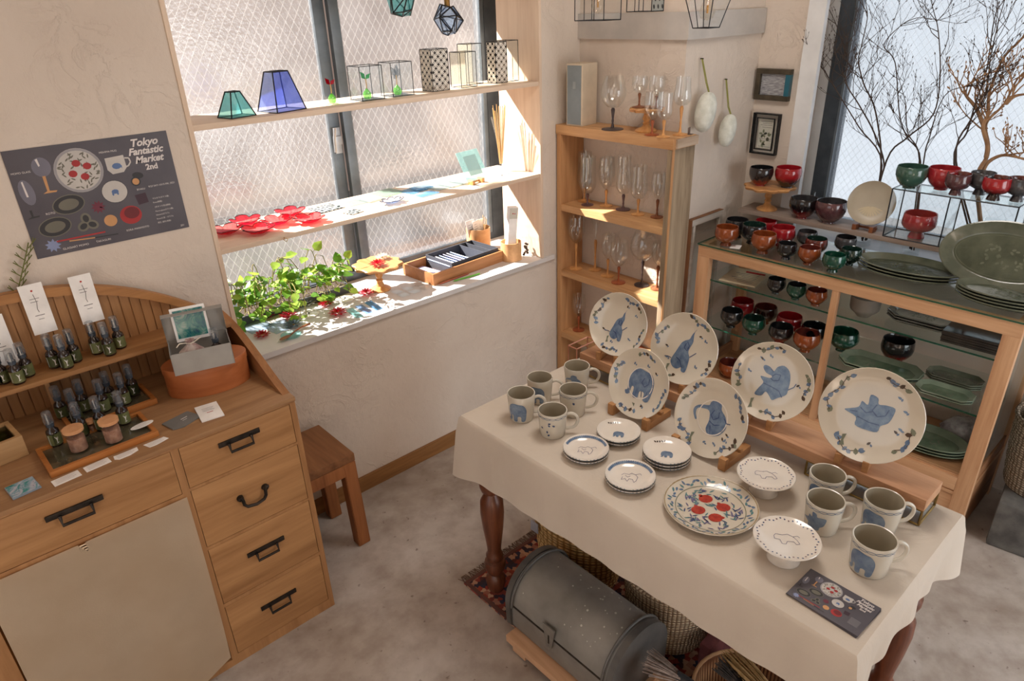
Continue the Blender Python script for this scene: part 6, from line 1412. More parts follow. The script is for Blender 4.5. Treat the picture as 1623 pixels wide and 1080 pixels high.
# cabinet floor
bowl('brown lacquer bowl on the cabinet floor behind the elephant plates', (2.790, 1.535, .2505), .112, .72, 'low', LRST, LMAR)
for k in range(3): oval_plate(('lowest', 'middle', 'topmost')[k] + ' of three oval moss green plates on the cabinet floor', flat_M((2.835, .640, .2505), PI / 2 + .05, .003 + .013 * k), .150, .098, .02, OLIVE2, inner=WELL2, group='oval plates on the cabinet floor')
t = thing('storage_pouch', 'crumpled clear and white packets at the end of the cabinet floor', 'bag', (3.005, .560, .2505), .3)
g = G(); rr = random.Random(9); g.lathe([(0, .0), (.06, .005), (.075, .03), (.06, .065), (.03, .085), (0, .09)], seg=14, sy=1.1)
for v in g.bm.verts: v.co += Vector((rr.uniform(-1, 1), rr.uniform(-1, 1), rr.uniform(-.3, 1))) * .008; v.co.z = max(.0, v.co.z)
part('packets', g, var('crumpled_film', (196, 196, 200), (110, 104, 110), 20, .25), t)
t = thing('brown_bag', 'small brown cloth bag beside the crumpled packets on the cabinet floor', 'bag', (2.900, .472, .2505), .2)
g = G(); g.lathe([(0, 0), (.035, .0), (.045, .025), (.035, .055), (.012, .068), (.02, .08), (0, .078)], seg=14, sx=1.2)
for v in g.bm.verts: v.co += Vector((rr.uniform(-1, 1), rr.uniform(-1, 1), 0)) * .004
part('cloth', g, var('brown_cloth', (136, 104, 80), (166, 134, 104), 20, .8), t)

# ------------------------------------------------------------------ vases with bare branches on the window sill
BR = plain('dark_bark', (66, 52, 44), .8); BR2 = var('tan_bark', (136, 100, 70), (168, 130, 94), 26, .8); BRR = plain('reddish_twig', (132, 92, 84), .8)
def poly_smooth(pts, n=5):
    out_ = []
    for i in range(len(pts) - 1):
        p0, p1, p2, p3 = pts[max(i - 1, 0)], pts[i], pts[i + 1], pts[min(i + 2, len(pts) - 1)]
        for k in range(n):
            t_ = k / n; out_.append(.5 * ((2 * p1) + (p2 - p0) * t_ + (2 * p0 - 5 * p1 + 4 * p2 - p3) * t_ ** 2 + (3 * p1 - p0 - 3 * p2 + p3) * t_ ** 3))
    out_.append(pts[-1]); return out_
def branchset(label, stems, m, r0, twigs, seed, name='bare_branches', L0=.16, curl=.5):
    rr = random.Random(seed); o = thing(name, label, 'branches', (0, 0, 0))
    for si, st_ in enumerate(stems):
        pts = poly_smooth([Vector((3.16 + rr.uniform(-.03, .02) if i else p[0], p[1] * 1.0, p[2])) for i, p in enumerate(st_)]); n = len(pts)
        g = G(); g.tube(pts, [r0 * (1 - .75 * i / (n - 1)) for i in range(n)], 6)
        def twig(p, d, L, r, depth):
            q = [p]; d = d.normalized()
            for s_ in range(5):
                d = (d + Vector((rr.uniform(-.5, .5), rr.uniform(-1, 1), rr.uniform(-.3, .9))) * curl * .6).normalized(); nx = q[-1] + d * L / 5
                nx.x = min(3.255, max(3.05, nx.x)); q.append(nx)
            g.tube(q, [r * (1 - .13 * i) for i in range(6)], 4)
            g.tube([q[-1], q[-1] + d * .008], [r * 1.6, r * .8], 4)
            if depth < 2:
                for _ in range(2): twig(q[rr.randint(2, 4)], d + Vector((0, rr.uniform(-1.4, 1.4), rr.uniform(-.2, 1))), L * .55, r * .7, depth + 1)
        for _ in range(twigs):
            i = rr.randint(int(n * .25), n - 2); d = (pts[i + 1] - pts[i]).normalized()
            twig(pts[i], d + Vector((rr.uniform(-.4, .2), rr.choice((-1, 1)) * rr.uniform(.5, 1.4), rr.uniform(-.1, .5))), L0 * rr.uniform(.6, 1.3), r0 * .38, 0)
        part('stem', g, m, o)
    return o
def vase(label, loc, r, h, flare=1.0):
    t = thing('glass_vase', label, 'vase', loc); g = G(); g.lathe([(0, .0), (r, .0), (r * 1.02, .01), (r * flare, h), (r * flare - .002, h), (r - .002, .014), (0, .012)], seg=22); part('body', g, CLEAR, t); return t
v1, v2, v3 = (3.17, 1.170, .9255), (3.17, .965, .9255), (3.17, .700, .9255)
XS = 3.16
branchset('bare thin branches in the glass vase behind the beige plate', [
    [(v1[0] - .01, v1[1], .945), (3.1600, 1.1381, 1.2217), (3.1600, 1.1485, 1.3009), (3.1600, 1.2135, 1.4199), (3.1600, 1.2879, 1.5196), (3.1600, 1.3555, 1.6100), (3.1600, 1.3758, 1.6921), (3.1600, 1.4096, 1.7606), (3.1600, 1.4804, 1.8870), (3.1600, 1.5810, 1.9784)],
    [(v1[0], v1[1] - .01, .945), (3.1600, 1.1489, 1.2634), (3.1600, 1.2231, 1.4963), (3.1600, 1.2806, 1.6062), (3.1600, 1.3310, 1.6934), (3.1600, 1.3179, 1.7618), (3.1600, 1.3262, 1.8589), (3.1600, 1.3285, 1.9237), (3.1600, 1.3099, 1.9685)],
    [(v1[0] + .01, v1[1] - .01, .945), (3.1600, 1.1434, 1.3015), (3.1600, 1.0785, 1.4052), (3.1600, 0.9951, 1.5069), (3.1600, 1.0020, 1.6527), (3.1600, 1.0385, 1.8077), (3.1600, 1.0834, 1.8806), (3.1600, 1.1054, 1.9611)],
    [(v1[0] + .01, v1[1] + .01, .945), (3.1600, 1.1505, 1.2846), (3.1600, 1.2642, 1.4360), (3.1600, 1.3841, 1.5572), (3.1600, 1.4793, 1.6558), (3.1600, 1.5340, 1.7106)]], BR, .0042, 15, 21, curl=.6)
branchset('bare thin branches in the glass vase behind the sage green bowl', [
    [(v2[0], v2[1], .945), (3.1600, 1.0032, 1.3144), (3.1600, 1.0796, 1.4102), (3.1600, 1.1269, 1.4964), (3.1600, 1.1861, 1.6905), (3.1600, 1.2385, 1.7558), (3.1600, 1.1942, 1.8257), (3.1600, 1.1212, 1.8568), (3.1600, 1.0744, 1.8498)],
    [(v2[0], v2[1] - .01, .945), (3.1600, 0.9985, 1.3150), (3.1600, 0.9900, 1.4194), (3.1600, 0.9842, 1.5413), (3.1600, 0.9460, 1.6024), (3.1600, 0.8558, 1.6232)],
    [(v2[0] + .01, v2[1] + .01, .945), (3.1600, 1.0119, 1.3210), (3.1600, 1.0688, 1.4289), (3.1600, 1.1061, 1.5498), (3.1600, 1.1716, 1.6672)]], BR, .0034, 13, 5, curl=.6)
branchset('long straight bare branches rising behind the glass box', [
    [(v3[0], v3[1] + .01, .945), (3.1600, 0.8756, 1.3309), (3.1600, 0.8684, 1.4462), (3.1600, 0.8531, 1.5575), (3.1600, 0.8518, 1.6768), (3.1600, 0.8598, 1.8542), (3.1600, 0.8460, 1.9114), (3.1600, 0.8442, 1.9516)],
    [(v3[0] + .01, v3[1], .945), (3.1600, 0.8695, 1.3441), (3.1600, 0.8583, 1.4968), (3.1600, 0.8355, 1.5906), (3.1600, 0.8433, 1.7186), (3.1600, 0.8438, 1.8540), (3.1600, 0.8496, 1.9418)]], BR, .0042, 12, 8, curl=.5)
branchset('thick tan crooked branch standing behind the glass box', [
    [(v3[0], v3[1] - .02, .945), (3.1600, 0.7779, 1.2652), (3.1600, 0.7771, 1.3630), (3.1600, 0.7820, 1.4101), (3.1600, 0.8076, 1.4640), (3.1600, 0.7981, 1.5043), (3.1600, 0.7610, 1.5639), (3.1600, 0.7486, 1.6440), (3.1600, 0.7233, 1.6837)],
    [(3.1600, 0.7771, 1.3630), (3.1600, 0.7820, 1.4101), (3.1600, 0.8067, 1.4781), (3.1600, 0.8051, 1.5244), (3.1600, 0.8247, 1.5980), (3.1600, 0.8084, 1.7087), (3.1600, 0.7796, 1.7688), (3.1600, 0.7509, 1.8084)],
    [(3.1600, 0.7779, 1.3022), (3.1600, 0.7685, 1.3448), (3.1600, 0.7315, 1.3757), (3.1600, 0.6776, 1.3823), (3.1600, 0.6178, 1.3597)],
    [(3.1600, 0.7610, 1.5639), (3.1600, 0.7358, 1.5922), (3.1600, 0.6896, 1.6038)],
    [(3.1600, 0.8034, 1.4644), (3.1600, 0.8573, 1.5388), (3.1600, 0.8965, 1.5868), (3.1600, 0.9102, 1.6181)]], BR2, .0090, 6, 14, 'crooked_branch', .13, .8)
vase('tall clear glass vase behind the beige plate holding thin branches', v1, .034, .20)
vase('clear glass vase behind the glass box holding thin branches', v2, .032, .17)
vase('wide clear glass vase at the far end of the window sill', v3, .050, .20, 1.1)
vase('narrow empty clear glass cylinder on the plank beside the window casing', (3.055, 1.395, ZP), .024, .105)

# ================================================================== THE TABLE
TX0, TX1, TY0, TY1, TT = 1.118, 1.722, .268, 1.532, .7625
tb = thing('display_table', 'long table on turned mahogany legs under the cream cloth', 'table', (0, 0, 0))
g = G(); g.box(TX0, TX1, TY0, TY1, .738, TT, bev=.004); part('tabletop', g, LEGW, tb)
g = G()
for c in ((TX0 + .05, TX1 - .05, TY0 + .05, TY0 + .07), (TX0 + .05, TX1 - .05, TY1 - .07, TY1 - .05), (TX0 + .05, TX0 + .07, TY0 + .07, TY1 - .07), (TX1 - .07, TX1 - .05, TY0 + .07, TY1 - .07)): g.box(*c, .63, .738)
part('apron', g, LEGW, tb)
for x in (TX0 + .065, TX1 - .065):
    for y in (TY0 + .055, TY1 - .055):
        g = G(); g.box(x - .036, x + .036, y - .036, y + .036, .62, .7375, bev=.003)
        g.lathe([(0, 0), (.018, 0), (.030, .02), (.036, .05), (.034, .075), (.024, .09), (.030, .10), (.036, .115), (.040, .135), (.036, .15), (.026, .155), (.031, .17), (.031, .18), (.024, .19), (.026, .22), (.036, .30), (.042, .37), (.040, .42), (.030, .44), (.024, .455), (.034, .465), (.040, .485), (.040, .505), (.028, .52), (.026, .54), (.040, .56), (.040, .585), (.032, .60), (.034, .62), (0, .62)], c=(x, y, 0), seg=24)
        part('leg', g, LEGW, tb)
# cream cloth: flat top, sides falling with soft folds
CL = linen('cream_linen', (200, 187, 172), (212, 200, 186))
def perim(n):
    """points round the table edge, anticlockwise seen from above, starting at the front-left corner going to the front right"""
    L = [(TX0, TY1), (TX0, TY0), (TX1, TY0), (TX1, TY1)]; out_ = []
    for k in range(4):
        a, b = Vector(L[k]), Vector(L[(k + 1) % 4]); m_ = int(n * (b - a).length)
        nrm = Vector(((b - a).y, -(b - a).x)).normalized()
        for i in range(m_): out_.append((a + (b - a) * (i / m_), nrm, k, i / m_))
    return out_
pp = perim(90); n = len(pp); g = G(); rows = []
def corner_w(p): return max(math.exp(-((Vector(p) - Vector(c)).length / .05) ** 2) for c in ((TX0, TY1), (TX0, TY0), (TX1, TY0), (TX1, TY1)))
NR = 12
drops = {0: .185, 1: .125, 2: .19, 3: .215}
def drop_at(k, t_):
    # front edge: longest at the left end; right edge: shorter; blended over the corners
    d = {0: .215 - .05 * t_, 1: .155 - .07 * math.sin(PI * t_) + .02 * t_, 2: .17, 3: .19 + .02 * t_}[k]
    return d
cen = Vector(((TX0 + TX1) / 2, (TY0 + TY1) / 2))
for j in range(NR + 1):
    row = []
    u = j / NR
    for i, (p, nr, k, t_) in enumerate(pp):
        cw = corner_w(p); d0 = drop_at(k, t_); prv = drop_at((k - 1) % 4, 1.0)
        if t_ < .1: d0 = d0 * (.5 + 5 * t_) + (.5 - 5 * t_) * prv if True else d0
        diag = (p - cen).normalized(); dirn = (nr * (1 - cw) + Vector((math.copysign(.7, diag.x), math.copysign(.7, diag.y))) * cw)
        fold = math.sin(i * .55 + k) * .5 + math.sin(i * .23 + 1.3 * k) * .5
        fold += 1.1 * math.sin((p - Vector((TX0, TY0))).length * 95) * math.exp(-((p - Vector((TX0, TY0))).length / .10) ** 2)
        off = .003 + .009 * min(1, u * 4) + u * (.012 * fold) * (.35 if k == 0 else .8) + cw * u * .030
        dz = d0 * u + (.018 * cw * u)
        z = TT + .0055 - (0 if j == 0 else .004) - dz
        if j == 0: off = -.002
        if j == 1: off = .006; z = TT + .0015 - .004
        q = p + dirn * off; row.append(g.bm.verts.new((q.x, q.y, z)))
    rows.append(row)
for a, b in zip(rows, rows[1:]):
    for i in range(n): g.face([a[i], b[i], b[(i + 1) % n], a[(i + 1) % n]], 0, True)
# top surface as a grid fan
cv = []
inner = [g.bm.verts.new(((p.x - cen.x) * .93 + cen.x, (p.y - cen.y) * .96 + cen.y, TT + .006)) for p, _, _, _ in pp]
for i in range(n): g.face([rows[0][i], rows[0][(i + 1) % n], inner[(i + 1) % n], inner[i]], 0, True)
g.face(list(reversed(inner)), 0, True)
bmesh.ops.triangulate(g.bm, faces=[f for f in g.bm.faces if len(f.verts) > 4])
cl = one('table_cloth', g, CL, 'cream linen cloth draped over the long table', 'tablecloth')
TZ = TT + .0065

# painted decoration helpers -------------------------------------------------
EL = {
 'trunk_up': [[(.21,.585),(.17,.54),(.16,.41),(.18,.22),(.13,.07),(.11,-.07),(.17,-.20),(.18,-.37),(.16,-.61),(.10,-.66),(.02,-.63),(0,-.54),(-.10,-.61),(-.24,-.585),(-.34,-.46),(-.32,-.32),(-.24,-.12),(-.15,.12),(-.05,.22),(.06,.29),(.11,.44)]],
 'sitting': [[(-.255,.36),(-.13,.34),(-.02,.255),(.04,.38),(.19,.447),(.34,.34),(.404,.128),(.404,-.128),(.38,-.255),(.21,-.38),(.085,-.468),(0,-.38),(-.106,-.298),(-.19,-.425),(-.36,-.425),(-.298,-.255),(-.21,-.085),(-.276,0),(-.298,.064),(-.085,.064),(-.04,.128),(-.19,.17),(-.29,.29)]],
 'reaching': [[(-.155,.355),(-.044,.444),(.133,.40),(.178,.267),(.333,.133),(.42,-.09),(.333,-.31),(.178,-.42),(0,-.436),(-.09,-.31),(-.067,-.09),(-.133,.133),(-.31,.133),(-.444,.09),(-.467,-.044),(-.40,-.178),(-.444,-.20),(-.542,-.044),(-.533,.09),(-.40,.20),(-.178,.267)]],
 'dancing': [[(-.10,.41),(.05,.38),(.086,.26),(.224,.276),(.397,.26),(.397,.10),(.345,-.07),(.224,-.17),(.19,-.31),(-.017,-.33),(-.24,-.29),(-.26,-.12),(-.50,-.034),(-.43,.017),(-.26,.10),(-.224,.24),(-.10,.19)]],
 'standing': [[(-.42,.10),(-.34,.30),(-.14,.42),(.10,.40),(.30,.36),(.44,.16),(.46,-.10),(.40,-.44),(.22,-.46),(.20,-.24),(.04,-.24),(.02,-.46),(-.16,-.46),(-.18,-.20),(-.26,-.18),(-.28,-.40),(-.40,-.46),(-.46,-.36),(-.38,-.30),(-.42,-.10)]]}
def rounded(P, n=3):
    o_ = []; L = len(P)
    for i in range(L):
        p0, p1, p2, p3 = [Vector(P[(i + d) % L]) for d in (-1, 0, 1, 2)]
        for k in range(n):
            t_ = k / n; q = .5 * ((2 * p1) + (p2 - p0) * t_ + (2 * p0 - 5 * p1 + 4 * p2 - p3) * t_ ** 2 + (3 * p1 - p0 - 3 * p2 + p3) * t_ ** 3); o_.append((q.x, q.y))
    return o_
for k_ in EL: EL[k_] = [rounded(P) for P in EL[k_]]
DET = {
 'trunk_up': [[(.02, .2), (.1, .1), (.06, -.05), (-.04, .02), (0, .16)], [(-.2, -.3), (-.08, -.36), (.02, -.54)], [(.18, -.2), (.3, -.08), (.34, -.04)], [(-.34, -.36), (-.46, -.34), (-.54, -.36)]],
 'sitting': [[(-.04, .12), (.04, .2), (.16, .2), (.14, .06), (.02, .02), (-.06, .06)], [(-.2, -.1), (.0, -.14), (.2, -.2), (.3, -.34)], [(.4, -.12), (.52, -.02), (.56, .08)], [(-.1, .3), (-.02, .24)]],
 'reaching': [[(.0, .2), (-.06, .06), (.04, -.04), (.16, .06), (.14, .2)], [(-.06, -.1), (.1, -.16), (.24, -.1)], [(0, -.2), (.06, -.4)], [(.3, .1), (.4, .0), (.5, .02)]],
 'dancing': [[(.06, .24), (.0, .1), (.12, .0), (.26, .06), (.3, .2)], [(-.22, .1), (-.1, .02), (.02, .08)], [(-.24, -.1), (.0, -.16), (.2, -.16)], [(-.26, .0), (-.4, -.02)]],
 'standing': [[(.1, .2), (.04, .04), (.16, -.06), (.28, .06), (.26, .22)], [(.1, -.2), (.14, -.38)], [(.3, -.16), (.28, -.3)]]}
def vine(rr, R_, arcs):
    bl, br, ol = [], [], []
    for a0, a1 in arcs:
        a = a0; pts = []
        while a < a1:
            q = R_ * (.84 + .05 * math.sin(a * 9)); x, y = q * math.cos(a), q * math.sin(a); pts.append((x, y))
            s_ = R_ * rr.uniform(.10, .165); c_ = rr.random()
            (bl if c_ < .62 else br if c_ < .82 else ol).append(leafpoly(x + rr.uniform(-.03, .03) * R_, y + rr.uniform(-.03, .03) * R_, s_, s_ * .62, rr.uniform(0, 3.1)))
            a += rr.uniform(.09, .16)
        br += stroke(pts, R_ * .016)
    return bl, br, ol
def decorate(t, R_, fn, eid, seed, arcs, ring=None, size=1.0, cx=0.0, cy=0.0):
    rr = random.Random(seed); S_ = lambda P: [(cx * R_ + p[0] * R_ * size, cy * R_ + p[1] * R_ * size) for p in P]
    g = G(); g.decal([S_(P) for P in EL[eid]], fn, cuts=1); part('painted_elephant', g, BLUE, t)
    g = G(); fn2 = lambda u, v_: fn(u, v_) + Vector((0, 0, .0004))
    for L in DET[eid]: g.decal(stroke(S_(L), R_ * .022), fn2, cuts=0)
    part('outline_pattern', g, BLUED, t)
    bl, br, ol = vine(rr, R_, arcs)
    for k in range(5):
        a = rr.uniform(0, 6.28); q = R_ * rr.uniform(.55, .66); x, y = q * math.cos(a), q * math.sin(a)
        (br if k % 2 else bl).append(leafpoly(x, y, R_ * .10, R_ * .05, rr.uniform(0, 3))); bl.append(leafpoly(x + R_ * .05, y - R_ * .03, R_ * .07, R_ * .04, rr.uniform(0, 3)))
    g = G(); g.decal([S_([(-.42, -.55), (-.34, -.52), (-.37, -.66), (-.33, -.76), (-.43, -.79), (-.41, -.68)])] if eid != 'standing' else [[(-.1 * R_, -.6 * R_), (0, -.6 * R_), (0, -.7 * R_)]], fn, cuts=0); part('painted_hourglass', g, OLIVEP, t)
    for nm, L, m in (('painted_vine', bl, BLUE), ('painted_vine', br, BROWNP), ('painted_vine', ol, OLIVEP)):
        if L: g = G(); g.decal(L, fn, cuts=0); part(nm, g, m, t)
def prof_z(R_, depth):
    pts = [(0, 0), (.55 * R_, 0), (.70 * R_, depth * .14), (.86 * R_, depth * .52), (.975 * R_, depth)]
    def z(r):
        for (a, za_), (b, zb_) in zip(pts, pts[1:]):
            if r <= b: return za_ + (zb_ - za_) * (r - a) / (b - a)
        return depth
    return lambda u, v_: Vector((u, v_, z(math.hypot(u, v_)) + .0007))
def big_plate(label, c, R_, az, tilt, eid, seed, arcs, well=False, size=1.0):
    nrm = (-math.cos(tilt) * math.cos(az), -math.cos(tilt) * math.sin(az), math.sin(tilt))
    M = frame_M(c, (math.sin(az), -math.cos(az), 0), nrm)
    t = plate('elephant_plate', label, M, R_, .016, CERAM, group=None)
    fn = prof_z(R_, .016)
    if well:
        g = G(); e = ellipse(0, 0, R_ * .40, R_ * .44, 30); g.decal(stroke(e + [e[0]], R_ * .025), fn, cuts=0); part('well_ring', g, CERAMW, t)
    decorate(t, R_, fn, eid, seed, arcs, size=size); return t
def plate_easel(label, x, y, z, az, wd, run):
    e = thing('plate_easel', label, 'easel', (x, y, z), az); EW = wood('easel_wood', (190, 140, 92), (150, 102, 62), 'x', .5)
    for sy in (-1, 1):
        g = G(); q = sy * wd / 2
        hw = .008 if wd < .1 else .011; hh = .016 if wd < .1 else .024
        g.box(.0045, run, q - hw, q + hw, 0, hh, bev=.0015); g.box(-.012, .004, q - hw, q + hw, 0, .030 if wd < .1 else .038, bev=.0015)
        part('runner', g, EW, e)
    g = G(); g.box(run * .55, run * .55 + .012, -wd / 2 - .01, wd / 2 + .01, .0245, .034, bev=.001); part('crossbar', g, EW, e)
    g = G()
    for sy in (-1, 1): g.tube([(run - .008, sy * wd * .4, .016), (run - .002, sy * wd * .36, .085)], .005, 8)
    part('back_rest', g, EW, e); return e
A1 = ((.7, 1.5), (2.2, 3.4), (4.2, 4.9), (5.6, 6.3))
big_plate('elephant plate with raised trunk on the shelf-unit end of the riser plank', (1.658, 1.332, .9755), .107, .20, .34, 'trunk_up', 1, A1, size=.82)
big_plate('elephant plate with raised trunk leaning next to the cabinet corner post', (1.656, 1.068, .9775), .112, .12, .34, 'trunk_up', 2, ((.9, 1.6), (2.5, 3.2), (4.1, 4.7), (5.6, 6.2)))
big_plate('elephant plate with a pale recessed centre standing on the tablecloth', (1.520, 1.129, .8845), .110, .02, .36, 'standing', 3, ((1.2, 1.9), (2.6, 3.5), (4.2, 4.9), (5.6, 6.4)), True, .95)
big_plate('elephant plate with a curled trunk standing on the tablecloth beside the footed dish', (1.512, .867, .8800), .114, .0, .36, 'reaching', 4, ((.3, 1.1), (2.1, 3.0), (3.6, 4.4), (5.2, 6.0)), True)
big_plate('elephant plate with a seated elephant in the middle of the riser plank', (1.656, .777, .9765), .112, .22, .34, 'sitting', 5, ((-.3, .5), (1.4, 2.2), (2.9, 3.6), (4.6, 5.4)))
big_plate('largest elephant plate with a dancing elephant at the right end of the riser plank', (1.654, .508, .9855), .1225, .18, .34, 'dancing', 6, ((.9, 1.5), (2.2, 3.3), (4.0, 4.8), (5.5, 6.2)))
for lab, x, y, z, az in (('wooden easel under the elephant plate nearest the tall shelf unit', 1.612, 1.338, .8505, .20), ('wooden easel under the elephant plate near the cabinet corner post', 1.610, 1.072, .8505, .12), ('wooden easel under the seated elephant plate', 1.610, .780, .8505, .22), ('wooden easel under the largest dancing elephant plate', 1.606, .512, .8505, .18)):
    plate_easel(lab, x, y, z, az, .066, .082)
plate_easel('long wooden easel under the recessed elephant plate on the cloth', 1.472, 1.129, TZ, .02, .132, .112)
plate_easel('long wooden easel under the curled-trunk elephant plate on the cloth', 1.464, .868, TZ, .0, .158, .122)
# riser plank on glass boxes
g = G(); g.box(1.594, 1.702, .326, 1.452, .8175, .850, bev=.003)
one('riser_plank', g, wood('riser_wood', (206, 160, 122), (160, 112, 80), 'y', .5), 'thick wooden plank along the back of the table carrying elephant plates', 'plank')
BRASS = var('aged_brass', (120, 96, 52), (150, 124, 72), 30, .4, .8); MIRR = var('misty_mirror', (150, 148, 146), (176, 172, 168), 8, .12, .6)
def brass_box(label, y0, y1, h):
    t = thing('glass_riser_box', label, 'glass box', (1.650, (y0 + y1) / 2, TZ)); w_, d_ = .104, y1 - y0
    P = [(-w_/2, -d_/2, .003), (w_/2, -d_/2, .003), (w_/2, d_/2, .003), (-w_/2, d_/2, .003), (-w_/2, -d_/2, h), (w_/2, -d_/2, h), (w_/2, d_/2, h), (-w_/2, d_/2, h)]
    g = G()
    for a, b in [(0,1),(1,2),(2,3),(3,0),(4,5),(5,6),(6,7),(7,4),(0,4),(1,5),(2,6),(3,7)]: g.tube([P[a], P[b]], .003, 4)
    part('brass_frame', g, BRASS, t)
    for c in ((-w_/2, -w_/2 + .001, -d_/2, d_/2), (w_/2 - .001, w_/2, -d_/2, d_/2), (-w_/2, w_/2, -d_/2, -d_/2 + .001), (-w_/2, w_/2, d_/2 - .001, d_/2)):
        g = G(); g.box(*c, .004, h - .002); part('pane', g, CLEAR, t)
    g = G(); g.box(-w_/2 + .002, w_/2 - .002, -d_/2 + .002, d_/2 - .002, .001, .003); part('mirror_base', g, MIRR, t)
brass_box('brass-framed glass box under the mug end of the riser plank', .330, .620, .0455)
brass_box('brass-framed glass box under the shelf-unit end of the riser plank', 1.180, 1.430, .0455)
t = thing('upright_glass_box', 'upright copper-edged glass frame at the shelf-unit end of the riser plank', 'glass box', (1.640, 1.482, TZ), 0)
g = G(); P = [(-.05, -.02, .003), (.05, -.02, .003), (.05, .02, .003), (-.05, .02, .003), (-.05, -.02, .092), (.05, -.02, .092), (.05, .02, .092), (-.05, .02, .092)]
bars(g, P, [(0,1),(1,2),(2,3),(3,0),(4,5),(5,6),(6,7),(7,4),(0,4),(1,5),(2,6),(3,7)], .0022); part('copper_edges', g, var('bright_copper', (206, 140, 116), (226, 166, 142), 30, .35, .7), t)
for c in ((-.0505, -.0495, -.02, .02), (.0495, .0505, -.02, .02), (-.05, .05, -.0205, -.0195), (-.05, .05, .0195, .0205)): g = G(); g.box(*c, .004, .09); part('pane', g, CLEAR, t)

# mugs ---------------------------------------------------------------------
def mug(label, p, Dtop, h, ang, eid, edge, left=True, taper=.86, seed=0):
    R_ = Dtop / 2; t = thing('elephant_mug', label, 'mug', (p[0], p[1], TZ), 0); r0 = R_ * taper
    g = G(); th = .0035
    g.lathe([(0, .002), (r0 - .008, 0), (r0 - .003, .0), (r0, .004), (r0 + (R_ - r0) * .4, h * .4), (R_, h - .002, 0), (R_ - .001, h, 0), (R_ - th, h - .001, 1), (r0 + (R_ - r0) * .4 - th, h * .4, 1), (r0 - th, .008, 1), (0, .006, 1)], seg=36); part('body', g, [CERAMG, CERIN], t)
    ha = -PI * .27 + ang; d = Vector((math.cos(ha), math.sin(ha), 0)); g = G()
    hp = [d * (R_ * .96 - .001) + Vector((0, 0, h * .78)), d * (R_ + .012) + Vector((0, 0, h * .82)), d * (R_ + .028) + Vector((0, 0, h * .70)), d * (R_ + .031) + Vector((0, 0, h * .48)), d * (R_ + .020) + Vector((0, 0, h * .27)), d * (R_ * .90) + Vector((0, 0, h * .20))]
    g.tube(poly_smooth(hp, 4), .0048, 10); part('handle', g, CERAMG, t)
    fa = math.atan2(-p[1], -p[0]) - (.38 if left else .25)
    def fn(u, v_):
        z = min(max(v_, .004), h - .004); rr_ = r0 + (R_ - r0) * z / h; a = fa + u / R_; return Vector(((rr_ + .0009) * math.cos(a), (rr_ + .0009) * math.sin(a), z))
    rr = random.Random(seed); g = G(); k = h * .78
    if eid: g.decal([[(q[0] * k, h * .46 + q[1] * k) for q in P] for P in EL[eid]], fn, cuts=3); part('painted_elephant', g, BLUE, t)
    else:
        g.decal([leafpoly(rr.uniform(-.5, .5) * R_, h * rr.uniform(.2, .75), .010, .006, rr.uniform(0, 3)) for _ in range(6)], fn, cuts=0); part('painted_leaves', g, BLUED, t)
    g = G()
    nl = 16 if edge else 0
    for i in range(nl):
        u = (i - nl / 2) * 2 * PI * R_ / nl; e = ellipse(u, h * .88, R_ * .20, h * .035, 8); g.decal(stroke(e + [e[0]], .0013), fn, cuts=0)
    if nl: part('painted_chain', g, BLUE, t)
    else: g.bm.free()
    return t
mug('tall mug with a blue elephant nearest the cloth corner', (1.2483, 1.3817, 0.7690), .0885, 0.0930, .15, 'standing', False, seed=1)
mug('mug with a dark blue elephant in the back row, window side', (1.3655, 1.4182, 0.7690), .086, .088, .1, 'standing', False, seed=2)
mug('mug with a blue elephant farthest back beside the copper-edged frame', (1.5088, 1.3861, 0.7690), .088, .088, .1, 'reaching', False, False, seed=3)
mug('mug with a chain border in the middle of the five window-side mugs', (1.3847, 1.2873, 0.7690), .089, .088, .1, None, True, seed=4)
mug('mug with small leaf marks at the front of the five window-side mugs', (1.2541, 1.2491, 0.7690), .089, .086, .1, None, True, seed=5)
mug('mug half hidden behind another, next to the brass glass box', (1.5290, 0.5360, 0.7690), .0885, .086, .15, 'standing', True, seed=6)
mug('mug with a walking elephant next to the front footed dish', (1.4257, 0.4926, 0.7690), .089, .088, .1, 'dancing', True, seed=7)
mug('mug with a chain border at the right, before the brass glass box', (1.5247, 0.3959, 0.7690), .0905, .088, .1, 'standing', True, True, seed=8)
mug('mug with a big blue elephant beside the stack of flyers', (1.3724, 0.3556, 0.7690), .0935, .090, .1, 'standing', True, seed=9)

